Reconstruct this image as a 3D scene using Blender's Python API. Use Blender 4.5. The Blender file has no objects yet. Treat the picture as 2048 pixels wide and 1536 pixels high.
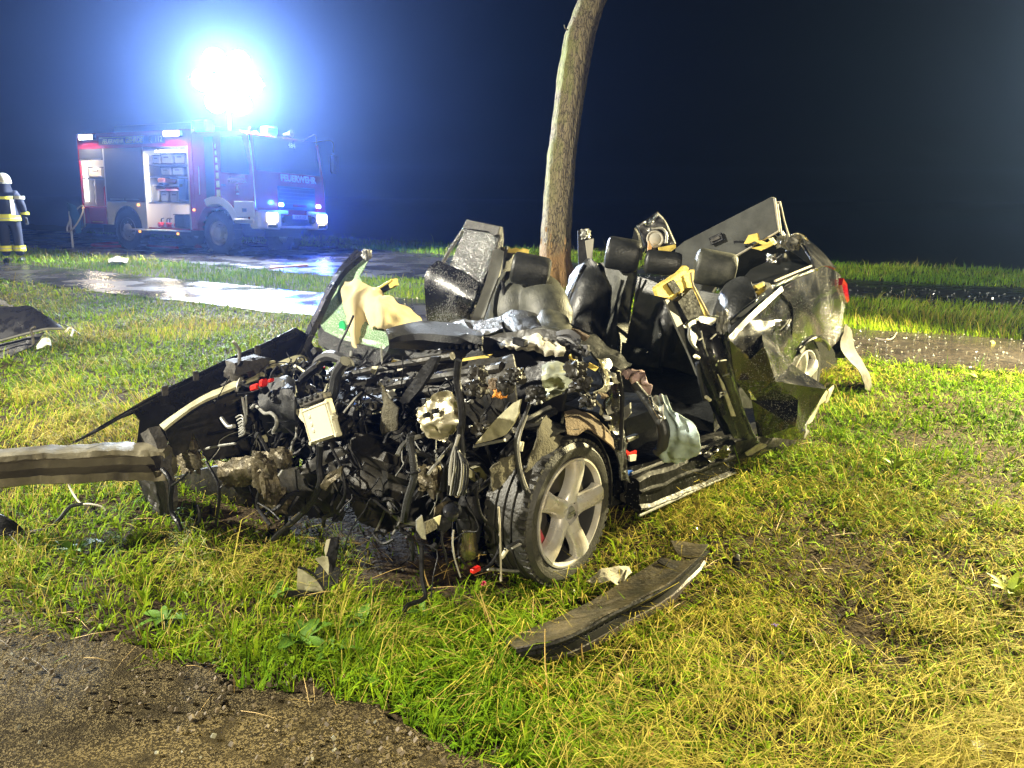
import bpy, bmesh, math, random
import numpy as np
from mathutils import Vector, Matrix, noise, geometry

# ---------------------------------------------------------------- camera
S = bpy.context.scene
COL = S.collection
FPX = 1539.0
PITCH, ROLL, CAMH = math.radians(13.87), math.radians(0.4), 1.55
_f = Vector((0, math.cos(PITCH), -math.sin(PITCH)))
_r0 = Vector((1, 0, 0)); _u0 = Vector((0, math.sin(PITCH), math.cos(PITCH)))
_r = _r0 * math.cos(ROLL) + _u0 * math.sin(ROLL)
_u = -_r0 * math.sin(ROLL) + _u0 * math.cos(ROLL)
CAM = Vector((0, 0, CAMH))
cd = bpy.data.cameras.new('camera'); cam = bpy.data.objects.new('camera', cd); COL.objects.link(cam)
cd.sensor_width = 36; cd.lens = 36 * FPX / 2048; cd.clip_start = .05; cd.clip_end = 2000
cam.matrix_world = Matrix(((_r.x, _u.x, -_f.x, 0), (_r.y, _u.y, -_f.y, 0), (_r.z, _u.z, -_f.z, CAMH), (0, 0, 0, 1)))
S.camera = cam

# ---------------------------------------------------------------- night sky
world = bpy.data.worlds.new('World'); S.world = world; world.use_nodes = True
wn = world.node_tree; bg = wn.nodes['Background']
sky = wn.nodes.new('ShaderNodeTexSky'); sky.sky_type = 'NISHITA'; sky.sun_disc = False
sky.sun_elevation = math.radians(-7); sky.sun_rotation = math.radians(200)
wn.links.new(sky.outputs[0], bg.inputs[0]); bg.inputs[1].default_value = .10
S.view_settings.view_transform = 'Standard'; S.view_settings.look = 'None'
S.view_settings.exposure = 0; S.view_settings.gamma = 1
try: S.view_settings.use_curve_mapping = False
except Exception: pass
cy = S.cycles
cy.use_denoising = True
try: cy.denoiser = 'OPENIMAGEDENOISE'
except Exception: pass
cy.max_bounces = 6; cy.diffuse_bounces = 2; cy.glossy_bounces = 3; cy.transmission_bounces = 4
cy.volume_bounces = 0; cy.transparent_max_bounces = 8
cy.caustics_reflective = False; cy.caustics_refractive = False
cy.sample_clamp_indirect = 4; cy.use_light_tree = True

# ---------------------------------------------------------------- lamp powers
KEY_W, KEY_POS, KEY_COL = 11200, (-8.4, 3.1, 4.7), (1, .93, .74)       # floodlight left of the wreck
SIDE_W, SIDE_POS, SIDE_COL = 16000, (7.2, 7.1, 3.1), (1, .86, .46)     # floodlight right, beyond the wreck
BACK_W, BACK_POS, BACK_COL = 2600, (2.6, -5.0, 3.2), (1, .88, .62)     # floodlight behind the photographer
MAST_W, MAST_COL = 21500, (.80, .90, 1)
BLUE_W, BLUE_COL = 330, (.02, .12, 1)
HAZE_D, HAZE_G, HAZE_COL = .0025, .88, (.24, .41, 1)

# ---------------------------------------------------------------- helpers
def raydir(x, y): return _f + _r * ((x - 1024) / FPX) - _u * ((y - 768) / FPX)
def at(x, y, d): return CAM + raydir(x, y) * d
def gz(x, y, z=0.): 
    d = raydir(x, y); return CAM + d * ((z - CAMH) / d.z)
def setk(o, **k):
    for a, b in k.items():
        if b is not None: o[a] = b
ORG = {}
def thing(name, label, cat, loc=(0, 0, 0), rot=None, group=None):
    o = bpy.data.objects.new(name, None); COL.objects.link(o); o.location = loc
    if rot: o.rotation_euler = rot
    setk(o, label=label, category=cat, group=group); ORG[o.name] = Vector(loc) if rot is None else Vector((0, 0, 0))
    return o
def tag(o, label, cat, group=None, kind=None):
    setk(o, label=label, category=cat, group=group, kind=kind); return o
def copy_tree(o, parent=None):
    c = o.copy(); COL.objects.link(c)
    if parent: c.parent = parent
    for ch in list(o.children): copy_tree(ch, c)
    return c

class MB:
    def __init__(s): s.v = []; s.f = []
    def add(s, vs, fs):
        n = len(s.v); s.v += [tuple(p) for p in vs]; s.f += [tuple(i + n for i in f) for f in fs]; return s
    def box(s, c, size, ax=None, ch=.0):
        """box of full size (x,y,z) at c; ax = three axis vectors; ch = chamfer"""
        X, Y, Z = ax or (Vector((1, 0, 0)), Vector((0, 1, 0)), Vector((0, 0, 1)))
        X, Y, Z = Vector(X), Vector(Y), Vector(Z); c = Vector(c); a, b, d = size[0] / 2, size[1] / 2, size[2] / 2
        if ch <= 0:
            vs = [c + X * a * i + Y * b * j + Z * d * k for i in (-1, 1) for j in (-1, 1) for k in (-1, 1)]
            return s.add(vs, [(0, 1, 3, 2), (4, 6, 7, 5), (0, 4, 5, 1), (2, 3, 7, 6), (0, 2, 6, 4), (1, 5, 7, 3)])
        ch = min(ch, a * .9, b * .9, d * .9)
        bm = bmesh.new()
        vs = [bm.verts.new(c + X * (a - p) * i + Y * (b - q) * j + Z * (d - r) * k) for i in (-1, 1) for j in (-1, 1) for k in (-1, 1)
              for p, q, r in ((0, ch, ch), (ch, 0, ch), (ch, ch, 0))]
        res = bmesh.ops.convex_hull(bm, input=vs)
        bm.verts.index_update(); n = len(s.v)
        s.v += [tuple(v.co) for v in bm.verts]; s.f += [tuple(v.index + n for v in f.verts) for f in bm.faces]
        bm.free(); return s
    def tube(s, pts, r, seg=7, smooth=3, cap=True):
        pts = [Vector(p) for p in pts]
        if smooth and len(pts) > 2:
            q = []
            P = [pts[0]] + pts + [pts[-1]]
            for i in range(1, len(P) - 2):
                for t in range(smooth):
                    u = t / smooth; a, b, c, d = P[i - 1], P[i], P[i + 1], P[i + 2]
                    q.append(.5 * ((2 * b) + (c - a) * u + (2 * a - 5 * b + 4 * c - d) * u * u + (3 * b - a - 3 * c + d) * u ** 3))
            q.append(pts[-1]); pts = q
        n = len(pts); rr = r if hasattr(r, '__len__') else [r] * n
        if len(rr) != n: rr = [rr[0] + (rr[-1] - rr[0]) * i / (n - 1) if len(rr) == 2 else rr[min(len(rr) - 1, int(i * len(rr) / n))] for i in range(n)]
        vs = []; fs = []; ref = None
        for i, p in enumerate(pts):
            t = (pts[min(i + 1, n - 1)] - pts[max(i - 1, 0)])
            t = t.normalized() if t.length > 1e-9 else Vector((0, 0, 1))
            if ref is None: ref = t.orthogonal().normalized()
            ref = (ref - t * ref.dot(t)); ref = ref.normalized() if ref.length > 1e-6 else t.orthogonal().normalized()
            bi = t.cross(ref)
            for k in range(seg):
                a = 2 * math.pi * k / seg; vs.append(p + (ref * math.cos(a) + bi * math.sin(a)) * rr[i])
        for i in range(n - 1):
            for k in range(seg):
                fs.append((i * seg + k, i * seg + (k + 1) % seg, (i + 1) * seg + (k + 1) % seg, (i + 1) * seg + k))
        if cap: fs += [tuple(range(seg - 1, -1, -1)), tuple(range((n - 1) * seg, n * seg))]
        return s.add(vs, fs)
    def lathe(s, c, axis, prof, seg=32, ref=None, arc=None, cap=False):
        """prof = [(radius, along axis)]"""
        c = Vector(c); A = Vector(axis).normalized(); R = Vector(ref) if ref else A.orthogonal()
        R = (R - A * R.dot(A)).normalized(); B = A.cross(R); vs = []; fs = []
        a0, a1 = arc or (0, 2 * math.pi); full = arc is None; m = seg if full else seg + 1
        for r, h in prof:
            for k in range(m):
                a = a0 + (a1 - a0) * k / seg; vs.append(c + A * h + (R * math.cos(a) + B * math.sin(a)) * r)
        for i in range(len(prof) - 1):
            for k in range(seg):
                k2 = (k + 1) % m; fs.append((i * m + k, i * m + k2, (i + 1) * m + k2, (i + 1) * m + k))
        if cap and full: fs += [tuple(range(m - 1, -1, -1)), tuple(range((len(prof) - 1) * m, len(prof) * m))]
        return s.add(vs, fs)
    def prism(s, pts, ext):
        """closed outline (3-D points, planar) extruded by vector ext"""
        pts = [Vector(p) for p in pts]; e = Vector(ext); n = len(pts)
        tri = geometry.tessellate_polygon([pts])
        return s.add(pts + [p + e for p in pts], [t for t in tri] + [tuple(i + n for i in t[::-1]) for t in tri] +
                     [(i, (i + 1) % n, (i + 1) % n + n, i + n) for i in range(n)])
    def grid(s, rows, nu=3, nv=3, disp=0., sc=8., seed=0, th=.004, ridge=0., fold=None):
        """smooth sheet through a grid of control points, crumpled by noise, with thickness"""
        R = len(rows); C = len(rows[0])
        def cr(a, b, c, d, u): return .5 * ((2 * b) + (c - a) * u + (2 * a - 5 * b + 4 * c - d) * u * u + (3 * b - a - 3 * c + d) * u ** 3)
        def line(P, n):
            P = [Vector(p) for p in P]; P = [P[0] * 2 - P[1]] + P + [P[-1] * 2 - P[-2]]; o = []
            for i in range(1, len(P) - 2):
                for t in range(n): o.append(cr(P[i - 1], P[i], P[i + 1], P[i + 2], t / n))
            o.append(P[-2]); return o
        A = [line(r, nu) for r in rows]; cols = [line([a[i] for a in A], nv) for i in range(len(A[0]))]
        H = len(cols[0]); Wd = len(cols); G = [[cols[i][j] for i in range(Wd)] for j in range(H)]
        nr = [[None] * Wd for _ in range(H)]
        for j in range(H):
            for i in range(Wd):
                a = G[j][min(i + 1, Wd - 1)] - G[j][max(i - 1, 0)]; b = G[min(j + 1, H - 1)][i] - G[max(j - 1, 0)][i]
                c = a.cross(b); nr[j][i] = c.normalized() if c.length > 1e-12 else Vector((0, 0, 1))
        vs = []; off = Vector((seed * 7.31, seed * 3.17, seed * 1.9))
        for j in range(H):
            for i in range(Wd):
                p = G[j][i]; d = 0
                if disp: d = noise.noise(p * sc + off) * disp + noise.noise(p * sc * 2.3 + off) * disp * .45
                if ridge: d += (1 - abs(noise.noise(p * sc * .7 - off)) * 2.5) * ridge
                if fold: d += fold[0] * math.sin(6.283 * fold[1] * i / (Wd - 1) + 3.5 * noise.noise(p * 4 + off) + .8 * j / H)
                vs.append(p + nr[j][i] * d)
        n = len(vs); vs += [v - nr[k // Wd][k % Wd] * th for k, v in enumerate(vs)]
        fs = [(j * Wd + i, j * Wd + i + 1, (j + 1) * Wd + i + 1, (j + 1) * Wd + i) for j in range(H - 1) for i in range(Wd - 1)]
        fs += [tuple(k + n for k in f[::-1]) for f in fs]
        ring = [i for i in range(Wd)] + [j * Wd + Wd - 1 for j in range(1, H)] + [(H - 1) * Wd + i for i in range(Wd - 2, -1, -1)] + [j * Wd for j in range(H - 2, 0, -1)]
        fs += [(ring[k], ring[k - 1], ring[k - 1] + n, ring[k] + n) for k in range(len(ring))]
        return s.add(vs, fs)
    def poly(s, pts, th=.003, div=2, disp=0., sc=10., seed=0, edge=0., nrm=None):
        """sheet filling an outline of 3-D points (not quite planar allowed), subdivided and crumpled"""
        pts = [Vector(p) for p in pts]; bm = bmesh.new(); vs = [bm.verts.new(p) for p in pts]
        c = sum(pts, Vector()) / len(pts); N = Vector()
        for i in range(len(pts)): N += (pts[i] - c).cross(pts[(i + 1) % len(pts)] - c)
        N = Vector(nrm) if nrm else (N.normalized() if N.length > 1e-12 else Vector((0, 0, 1)))
        for t in geometry.tessellate_polygon([pts]):
            try: bm.faces.new([vs[i] for i in t])
            except ValueError: pass
        for _ in range(div): bmesh.ops.subdivide_edges(bm, edges=bm.edges[:], cuts=1, use_grid_fill=True)
        bmesh.ops.triangulate(bm, faces=[f for f in bm.faces if len(f.verts) > 4])
        off = Vector((seed * 5.7, seed * 2.3, seed * 9.1))
        for v in bm.verts:
            if disp: v.co += N * (noise.noise(v.co * sc + off) * disp + noise.noise(v.co * sc * 2.7 + off) * disp * .5)
            if edge and v.is_boundary: v.co += Vector((noise.noise(v.co * 60 + off), noise.noise(v.co * 60 + off * 2), noise.noise(v.co * 60 - off))) * edge
        bm.verts.index_update(); n = len(bm.verts)
        V = [v.co.copy() for v in bm.verts]; F = [tuple(v.index for v in f.verts) for f in bm.faces]
        bnd = [(e.verts[0].index, e.verts[1].index) for e in bm.edges if e.is_boundary]; bm.free()
        return s.add(V + [v - N * th for v in V], F + [tuple(i + n for i in f[::-1]) for f in F] + [(a, b, b + n, a + n) for a, b in bnd])
    def tris(s, pts, faces, th=.004, div=2, disp=0., sc=8., seed=0):
        """hand-laid triangles with sharp creases, subdivided, thickened"""
        bm = bmesh.new(); vs = [bm.verts.new(p) for p in pts]
        for f in faces: bm.faces.new([vs[i] for i in f])
        for _ in range(div): bmesh.ops.subdivide_edges(bm, edges=bm.edges[:], cuts=1, use_grid_fill=True)
        bm.normal_update(); off = Vector((seed, seed * 2.3, seed * 3.1))
        if disp:
            for v in bm.verts: v.co += v.normal * (noise.noise(v.co * sc + off) * disp + noise.noise(v.co * sc * 2.6 - off) * disp * .4)
        bm.normal_update(); bm.verts.index_update(); n = len(bm.verts)
        V = [v.co.copy() for v in bm.verts]; N = [v.normal.copy() for v in bm.verts]; F = [tuple(v.index for v in f.verts) for f in bm.faces]
        bnd = [(e.verts[0].index, e.verts[1].index) for e in bm.edges if e.is_boundary]; bm.free()
        return s.add(V + [a - b * th for a, b in zip(V, N)], F + [tuple(i + n for i in f[::-1]) for f in F] + [(a, b, b + n, a + n) for a, b in bnd])
    def build(s, name, mat, parent=None, smooth=True, angle=35, label=None, kind=None):
        o0 = ORG.get(parent.name, Vector()) if parent else Vector()
        me = bpy.data.meshes.new(name)
        me.from_pydata([(p[0] - o0.x, p[1] - o0.y, p[2] - o0.z) for p in s.v], [], s.f)
        bm = bmesh.new(); bm.from_mesh(me); bmesh.ops.recalc_face_normals(bm, faces=bm.faces[:]); bm.to_mesh(me); bm.free()
        me.materials.append(mat)
        if smooth:
            me.polygons.foreach_set('use_smooth', [True] * len(me.polygons))
            try: me.set_sharp_from_angle(angle=math.radians(angle))
            except Exception: pass
        o = bpy.data.objects.new(name, me); COL.objects.link(o)
        if parent: o.parent = parent; ORG[o.name] = o0
        if label: o['label'] = label
        if kind: o['kind'] = kind
        return o

# ---------------------------------------------------------------- materials
MATS = {}
def mat(name, col, rough=.5, metal=0., spec=.5, coat=0., bump=0., bsc=60., var=0., vsc=12., col2=None, em=None, ems=0., trans=0., alpha=1., drops=0., dsc=90., rvar=0.):
    m = bpy.data.materials.new(name); m.use_nodes = True; nt = m.node_tree; p = nt.nodes['Principled BSDF']; L = nt.links.new
    p.inputs['Base Color'].default_value = (*col, 1); p.inputs['Roughness'].default_value = rough
    p.inputs['Metallic'].default_value = metal; p.inputs['Specular IOR Level'].default_value = spec
    p.inputs['Coat Weight'].default_value = coat; p.inputs['Coat Roughness'].default_value = .06
    p.inputs['Transmission Weight'].default_value = trans; p.inputs['Alpha'].default_value = alpha
    if em: p.inputs['Emission Color'].default_value = (*em, 1); p.inputs['Emission Strength'].default_value = ems
    tc = nt.nodes.new('ShaderNodeTexCoord'); co = tc.outputs['Object']
    if var or col2:
        n = nt.nodes.new('ShaderNodeTexNoise'); n.inputs['Scale'].default_value = vsc; n.inputs['Detail'].default_value = 6; n.inputs['Roughness'].default_value = .65
        L(co, n.inputs['Vector']); r = nt.nodes.new('ShaderNodeValToRGB'); r.color_ramp.elements[0].position = .36; r.color_ramp.elements[1].position = .66
        c2 = col2 or tuple(min(1, c * (1 + var)) for c in col); c1 = col if col2 else tuple(c * (1 - var) for c in col)
        r.color_ramp.elements[0].color = (*c1, 1); r.color_ramp.elements[1].color = (*c2, 1)
        L(n.outputs['Fac'], r.inputs[0]); L(r.outputs[0], p.inputs['Base Color'])
    if rvar:
        n = nt.nodes.new('ShaderNodeTexNoise'); n.inputs['Scale'].default_value = vsc * 1.7; n.inputs['Detail'].default_value = 5
        L(co, n.inputs['Vector']); mr = nt.nodes.new('ShaderNodeMapRange'); mr.inputs['From Min'].default_value = .35; mr.inputs['From Max'].default_value = .65
        mr.inputs['To Min'].default_value = max(.03, rough - rvar); mr.inputs['To Max'].default_value = min(1, rough + rvar)
        L(n.outputs['Fac'], mr.inputs[0]); L(mr.outputs[0], p.inputs['Roughness'])
    last = None
    if bump:
        n = nt.nodes.new('ShaderNodeTexNoise'); n.inputs['Scale'].default_value = bsc; n.inputs['Detail'].default_value = 5
        L(co, n.inputs['Vector']); b = nt.nodes.new('ShaderNodeBump'); b.inputs['Strength'].default_value = bump; b.inputs['Distance'].default_value = .01
        L(n.outputs['Fac'], b.inputs['Height']); last = b.outputs[0]
    if drops:
        v = nt.nodes.new('ShaderNodeTexVoronoi'); v.inputs['Scale'].default_value = dsc; L(co, v.inputs['Vector'])
        mr = nt.nodes.new('ShaderNodeMapRange'); mr.inputs['From Min'].default_value = .42; mr.inputs['From Max'].default_value = .05
        mr.interpolation_type = 'SMOOTHSTEP'; L(v.outputs['Distance'], mr.inputs[0])
        g = nt.nodes.new('ShaderNodeTexNoise'); g.inputs['Scale'].default_value = 7; g.inputs['Detail'].default_value = 3; L(co, g.inputs['Vector'])
        mm = nt.nodes.new('ShaderNodeMapRange'); mm.inputs['From Min'].default_value = .38; mm.inputs['From Max'].default_value = .58; L(g.outputs['Fac'], mm.inputs[0])
        mu = nt.nodes.new('ShaderNodeMath'); mu.operation = 'MULTIPLY'; L(mr.outputs[0], mu.inputs[0]); L(mm.outputs[0], mu.inputs[1])
        b = nt.nodes.new('ShaderNodeBump'); b.inputs['Strength'].default_value = drops; b.inputs['Distance'].default_value = .006
        L(mu.outputs[0], b.inputs['Height'])
        if last: L(last, b.inputs['Normal'])
        last = b.outputs[0]
    if last:
        L(last, p.inputs['Normal'])
        if coat and drops: L(last, p.inputs['Coat Normal'])
    MATS[name] = m; return m

def lamp(name, kind, loc, power, col, parent=None, target=None, size=.3, angle=150, blend=.5):
    l = bpy.data.lights.new(name, kind); l.energy = power; l.color = col
    if kind == 'SPOT': l.spot_size = math.radians(angle); l.spot_blend = blend; l.shadow_soft_size = size
    elif kind == 'AREA': l.size = size
    else: l.shadow_soft_size = size
    o = bpy.data.objects.new(name, l); COL.objects.link(o); loc = Vector(loc)
    if target is not None:
        o.rotation_euler = (Vector(target) - loc).to_track_quat('-Z', 'Y').to_euler()
    o.location = loc - (ORG.get(parent.name, Vector()) if parent else Vector())
    if parent: o.parent = parent
    return o
# ================================================================ SETTING
PATH_HI = [(-60, 46.5), (-30, 28.5), (-10.36, 16.63), (-3.08, 12.29), (5.74, 8.5), (14, 5.2), (40, -5)]
PATH_LO = [(-60, 45), (-26, 24), (-8.56, 13.38), (-3.09, 10.15), (4.63, 6.79), (14, 2.9), (40, -8)]
ROAD_LO = [(-60, 52), (-34, 36), (-14.18, 22.2), (-3.69, 14.9), (5.27, 12.01), (8, 11.1), (16, 8.2), (45, -2)]
ROAD_HI = [(-60, 57), (-34, 41.5), (-14, 28.2), (-5.47, 22.7), (6.44, 14.75), (9, 13.6), (16, 11), (45, 1)]
NEAR = [(-9, 5.6), (-3.6, 3.35), (-1.92, 2.62), (-1.2, 2.36), (-.79, 2.2), (-.4, 2.08), (-.05, 1.86), (.22, 1.55), (.3, 1.0), (.3, -6)]
def pw(P, x): return np.interp(x, [p[0] for p in P], [p[1] for p in P])
def vnoise(x, y, seed=0):
    xi = np.floor(x).astype(np.int64); yi = np.floor(y).astype(np.int64); fx = x - xi; fy = y - yi
    fx = fx * fx * (3 - 2 * fx); fy = fy * fy * (3 - 2 * fy)
    def h(a, b):
        n = (a * 374761393 + b * 668265263 + seed * 982451653) & 0x7fffffff
        n = ((n ^ (n >> 13)) * 1274126177) & 0x7fffffff; return ((n ^ (n >> 16)) & 0xffff) / 65535.
    return (h(xi, yi) * (1 - fx) + h(xi + 1, yi) * fx) * (1 - fy) + (h(xi, yi + 1) * (1 - fx) + h(xi + 1, yi + 1) * fx) * fy
def fbm(x, y, seed=0, o=4):
    s = 0; a = 1; t = 0
    for k in range(o): s = s + a * vnoise(x * 2 ** k, y * 2 ** k, seed + k * 17); t += a; a *= .5
    return s / t
def near_path_sd(x, y):
    """> 0 on the verge, < 0 on the tarmac in the near corner"""
    P = [(p[0], p[1]) for p in NEAR]; xs = [p[0] for p in P[:-1]]; ys = [p[1] for p in P[:-1]]
    top = np.interp(x, xs, ys, right=-9.)
    return np.where(x > .3, (x - .3) + .3, np.minimum(y - top, 9))
def ground_h(x, y):
    hi = pw(ROAD_HI, x); drop = np.clip((y - hi - 3.6 - .5 * vnoise(x * .4, y * .4, 5)) / 2.2, 0, 1); drop = drop * drop * (3 - 2 * drop)
    paved = ((y < pw(PATH_HI, x)) & (y > pw(PATH_LO, x))) | ((y > pw(ROAD_LO, x)) & (y < hi)) | (near_path_sd(x, y) < -.06)
    h = -.02 + .055 * (fbm(x * 1.1, y * 1.1, 3) - .35) + .03 * (fbm(x * 5, y * 5, 9, 3) - .5)
    return np.where(paved, -.03, h) - drop * 1.5

def mesh_np(name, co, tri, material, smooth=True):
    me = bpy.data.meshes.new(name); me.vertices.add(len(co)); me.vertices.foreach_set('co', np.ascontiguousarray(co, dtype=np.float32).ravel())
    k = tri.shape[1]; me.loops.add(tri.size); me.loops.foreach_set('vertex_index', np.ascontiguousarray(tri, dtype=np.int32).ravel())
    me.polygons.add(len(tri)); me.polygons.foreach_set('loop_start', np.arange(0, tri.size, k, dtype=np.int32))
    if smooth: me.polygons.foreach_set('use_smooth', np.ones(len(tri), dtype=bool))
    me.update(calc_edges=True); me.materials.append(material); o = bpy.data.objects.new(name, me); COL.objects.link(o); return o

# -- soil under everything
def soil_mat():
    m = bpy.data.materials.new('soil'); m.use_nodes = True; nt = m.node_tree; p = nt.nodes['Principled BSDF']; L = nt.links.new
    tc = nt.nodes.new('ShaderNodeTexCoord'); co = tc.outputs['Object']
    n = nt.nodes.new('ShaderNodeTexNoise'); n.inputs['Scale'].default_value = 26; n.inputs['Detail'].default_value = 8; L(co, n.inputs['Vector'])
    r = nt.nodes.new('ShaderNodeValToRGB'); e = r.color_ramp.elements
    e[0].position = .3; e[0].color = (.018, .013, .008, 1); e[1].position = .7; e[1].color = (.085, .062, .034, 1)
    L(n.outputs['Fac'], r.inputs[0]); L(r.outputs[0], p.inputs['Base Color']); p.inputs['Roughness'].default_value = .85; p.inputs['Specular IOR Level'].default_value = .08
    b = nt.nodes.new('ShaderNodeBump'); b.inputs['Strength'].default_value = .9; b.inputs['Distance'].default_value = .03
    n2 = nt.nodes.new('ShaderNodeTexNoise'); n2.inputs['Scale'].default_value = 45; n2.inputs['Detail'].default_value = 6; L(co, n2.inputs['Vector'])
    L(n2.outputs['Fac'], b.inputs['Height']); L(b.outputs[0], p.inputs['Normal']); return m
def axis(a, b, fine0, fine1, d0, grow=1.25):
    v = list(np.arange(fine0, fine1, d0)); s = d0
    while v[-1] < b: s *= grow; v.append(v[-1] + s)
    s = d0
    while v[0] > a: s *= grow; v.insert(0, v[0] - s)
    return np.array(v)
gx = axis(-400, 400, -14, 14, .14); gy = axis(-60, 420, .5, 31, .14)
GX, GY = np.meshgrid(gx, gy); GZ = ground_h(GX, GY)
nn = len(gx); idx = np.arange(len(gx) * len(gy)).reshape(len(gy), nn)
quads = np.stack([idx[:-1, :-1], idx[:-1, 1:], idx[1:, 1:], idx[1:, :-1]], -1).reshape(-1, 4)
g = mesh_np('ground', np.stack([GX, GY, GZ], -1).reshape(-1, 3), quads, soil_mat()); g['kind'] = 'structure'

# -- wet tarmac: path, road and the corner the photographer stands on
def tarmac_mat(name, c0, c1, chip, wet0, wet1, csc=190., cthr=.62, bumpd=.5, patch=.35, spec=.5):
    m = bpy.data.materials.new(name); m.use_nodes = True; nt = m.node_tree; p = nt.nodes['Principled BSDF']; L = nt.links.new
    tc = nt.nodes.new('ShaderNodeTexCoord'); co = tc.outputs['Object']
    def nz(sc, d=6):
        n = nt.nodes.new('ShaderNodeTexNoise'); n.inputs['Scale'].default_value = sc; n.inputs['Detail'].default_value = d; L(co, n.inputs['Vector']); return n
    def mr(src, a, b, c, d):
        x = nt.nodes.new('ShaderNodeMapRange'); x.inputs['From Min'].default_value = a; x.inputs['From Max'].default_value = b
        x.inputs['To Min'].default_value = c; x.inputs['To Max'].default_value = d; L(src, x.inputs[0]); return x.outputs[0]
    def mix(f, a, b):
        x = nt.nodes.new('ShaderNodeMix'); x.data_type = 'RGBA'; L(f, x.inputs[0])
        for v, i in ((a, 6), (b, 7)):
            if hasattr(v, 'is_linked'): L(v, x.inputs[i])
            else: x.inputs[i].default_value = (*v, 1)
        return x.outputs[2]
    p.inputs['Specular IOR Level'].default_value = spec
    base = mix(mr(nz(2.2).outputs['Fac'], .35, .65, 0, 1), c0, c1)
    v = nt.nodes.new('ShaderNodeTexVoronoi'); v.inputs['Scale'].default_value = csc; L(co, v.inputs['Vector'])
    sep = nt.nodes.new('ShaderNodeSeparateColor'); L(v.outputs['Color'], sep.inputs[0])
    isch = mr(sep.outputs[0], cthr, cthr + .05, 0, 1)
    mud = mr(nz(9).outputs['Fac'], patch, patch + .2, 0, 1)
    mm = nt.nodes.new('ShaderNodeMath'); mm.operation = 'MULTIPLY'; L(isch, mm.inputs[0]); L(mud, mm.inputs[1])
    c = mix(mm.outputs[0], base, chip); L(c, p.inputs['Base Color'])
    L(mr(nz(1.3, 4).outputs['Fac'], .38, .62, wet0, wet1), p.inputs['Roughness'])
    b = nt.nodes.new('ShaderNodeBump'); b.inputs['Strength'].default_value = bumpd; b.inputs['Distance'].default_value = .006
    L(v.outputs['Distance'], b.inputs['Height']); b2 = nt.nodes.new('ShaderNodeBump'); b2.inputs['Strength'].default_value = .35; b2.inputs['Distance'].default_value = .01
    L(nz(14).outputs['Fac'], b2.inputs['Height']); L(b.outputs[0], b2.inputs['Normal']); L(b2.outputs[0], p.inputs['Normal'])
    return m
def strip(name, lo, hi, m, x0, x1, ragged=.08, z=0.):
    xs = np.concatenate([np.arange(x0, -14, 2.), np.arange(-14, 14, .15), np.arange(14, x1, 2.)]); k = 14; P = []
    for x in xs:
        a = float(pw(lo, x)) + ragged * (float(fbm(np.array(x * 2.1), np.array(1.), 2)) - .5) * 2; b = float(pw(hi, x)) + ragged * (float(fbm(np.array(x * 2.1), np.array(7.), 4)) - .5) * 2
        for j in range(k):
            y = a + (b - a) * j / (k - 1); P.append((x, y, z + .012 * math.sin(math.pi * j / (k - 1))))
    n = len(xs); q = np.array([(i * k + j, (i + 1) * k + j, (i + 1) * k + j + 1, i * k + j + 1) for i in range(n - 1) for j in range(k - 1)])
    o = mesh_np(name, np.array(P), q, m); o['kind'] = 'structure'; return o
wet = tarmac_mat('wet_tarmac', (.016, .014, .013), (.03, .026, .024), (.10, .08, .06), .10, .34, csc=120, cthr=.7, bumpd=.16)
strip('path', PATH_LO, PATH_HI, wet, -58, 38)
strip('road', ROAD_LO, ROAD_HI, tarmac_mat('wet_road', (.014, .013, .013), (.026, .022, .02), (.06, .05, .04), .12, .38, csc=120, cthr=.75, bumpd=.2), -58, 43)
npm = tarmac_mat('worn_tarmac', (.026, .020, .0095), (.044, .034, .016), (.155, .122, .060), .7, .95, csc=210, cthr=.58, bumpd=.7, patch=.30, spec=.1)
pts = []
for i in range(len(NEAR) - 1):
    for t in np.linspace(0, 1, 9)[:-1]:
        x = NEAR[i][0] + (NEAR[i + 1][0] - NEAR[i][0]) * t; y = NEAR[i][1] + (NEAR[i + 1][1] - NEAR[i][1]) * t
        w = .09 * (float(fbm(np.array(x * 4.), np.array(y * 4.), 8)) - .5) * 2; pts.append(Vector((x + w * .4, y + w, .004)))
pts += [Vector((.3, -6, .004)), Vector((-9, -6, .004))]
o = MB().prism(pts, (0, 0, -.05)).build('tarmac_path', npm, smooth=False); o['kind'] = 'structure'

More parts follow.
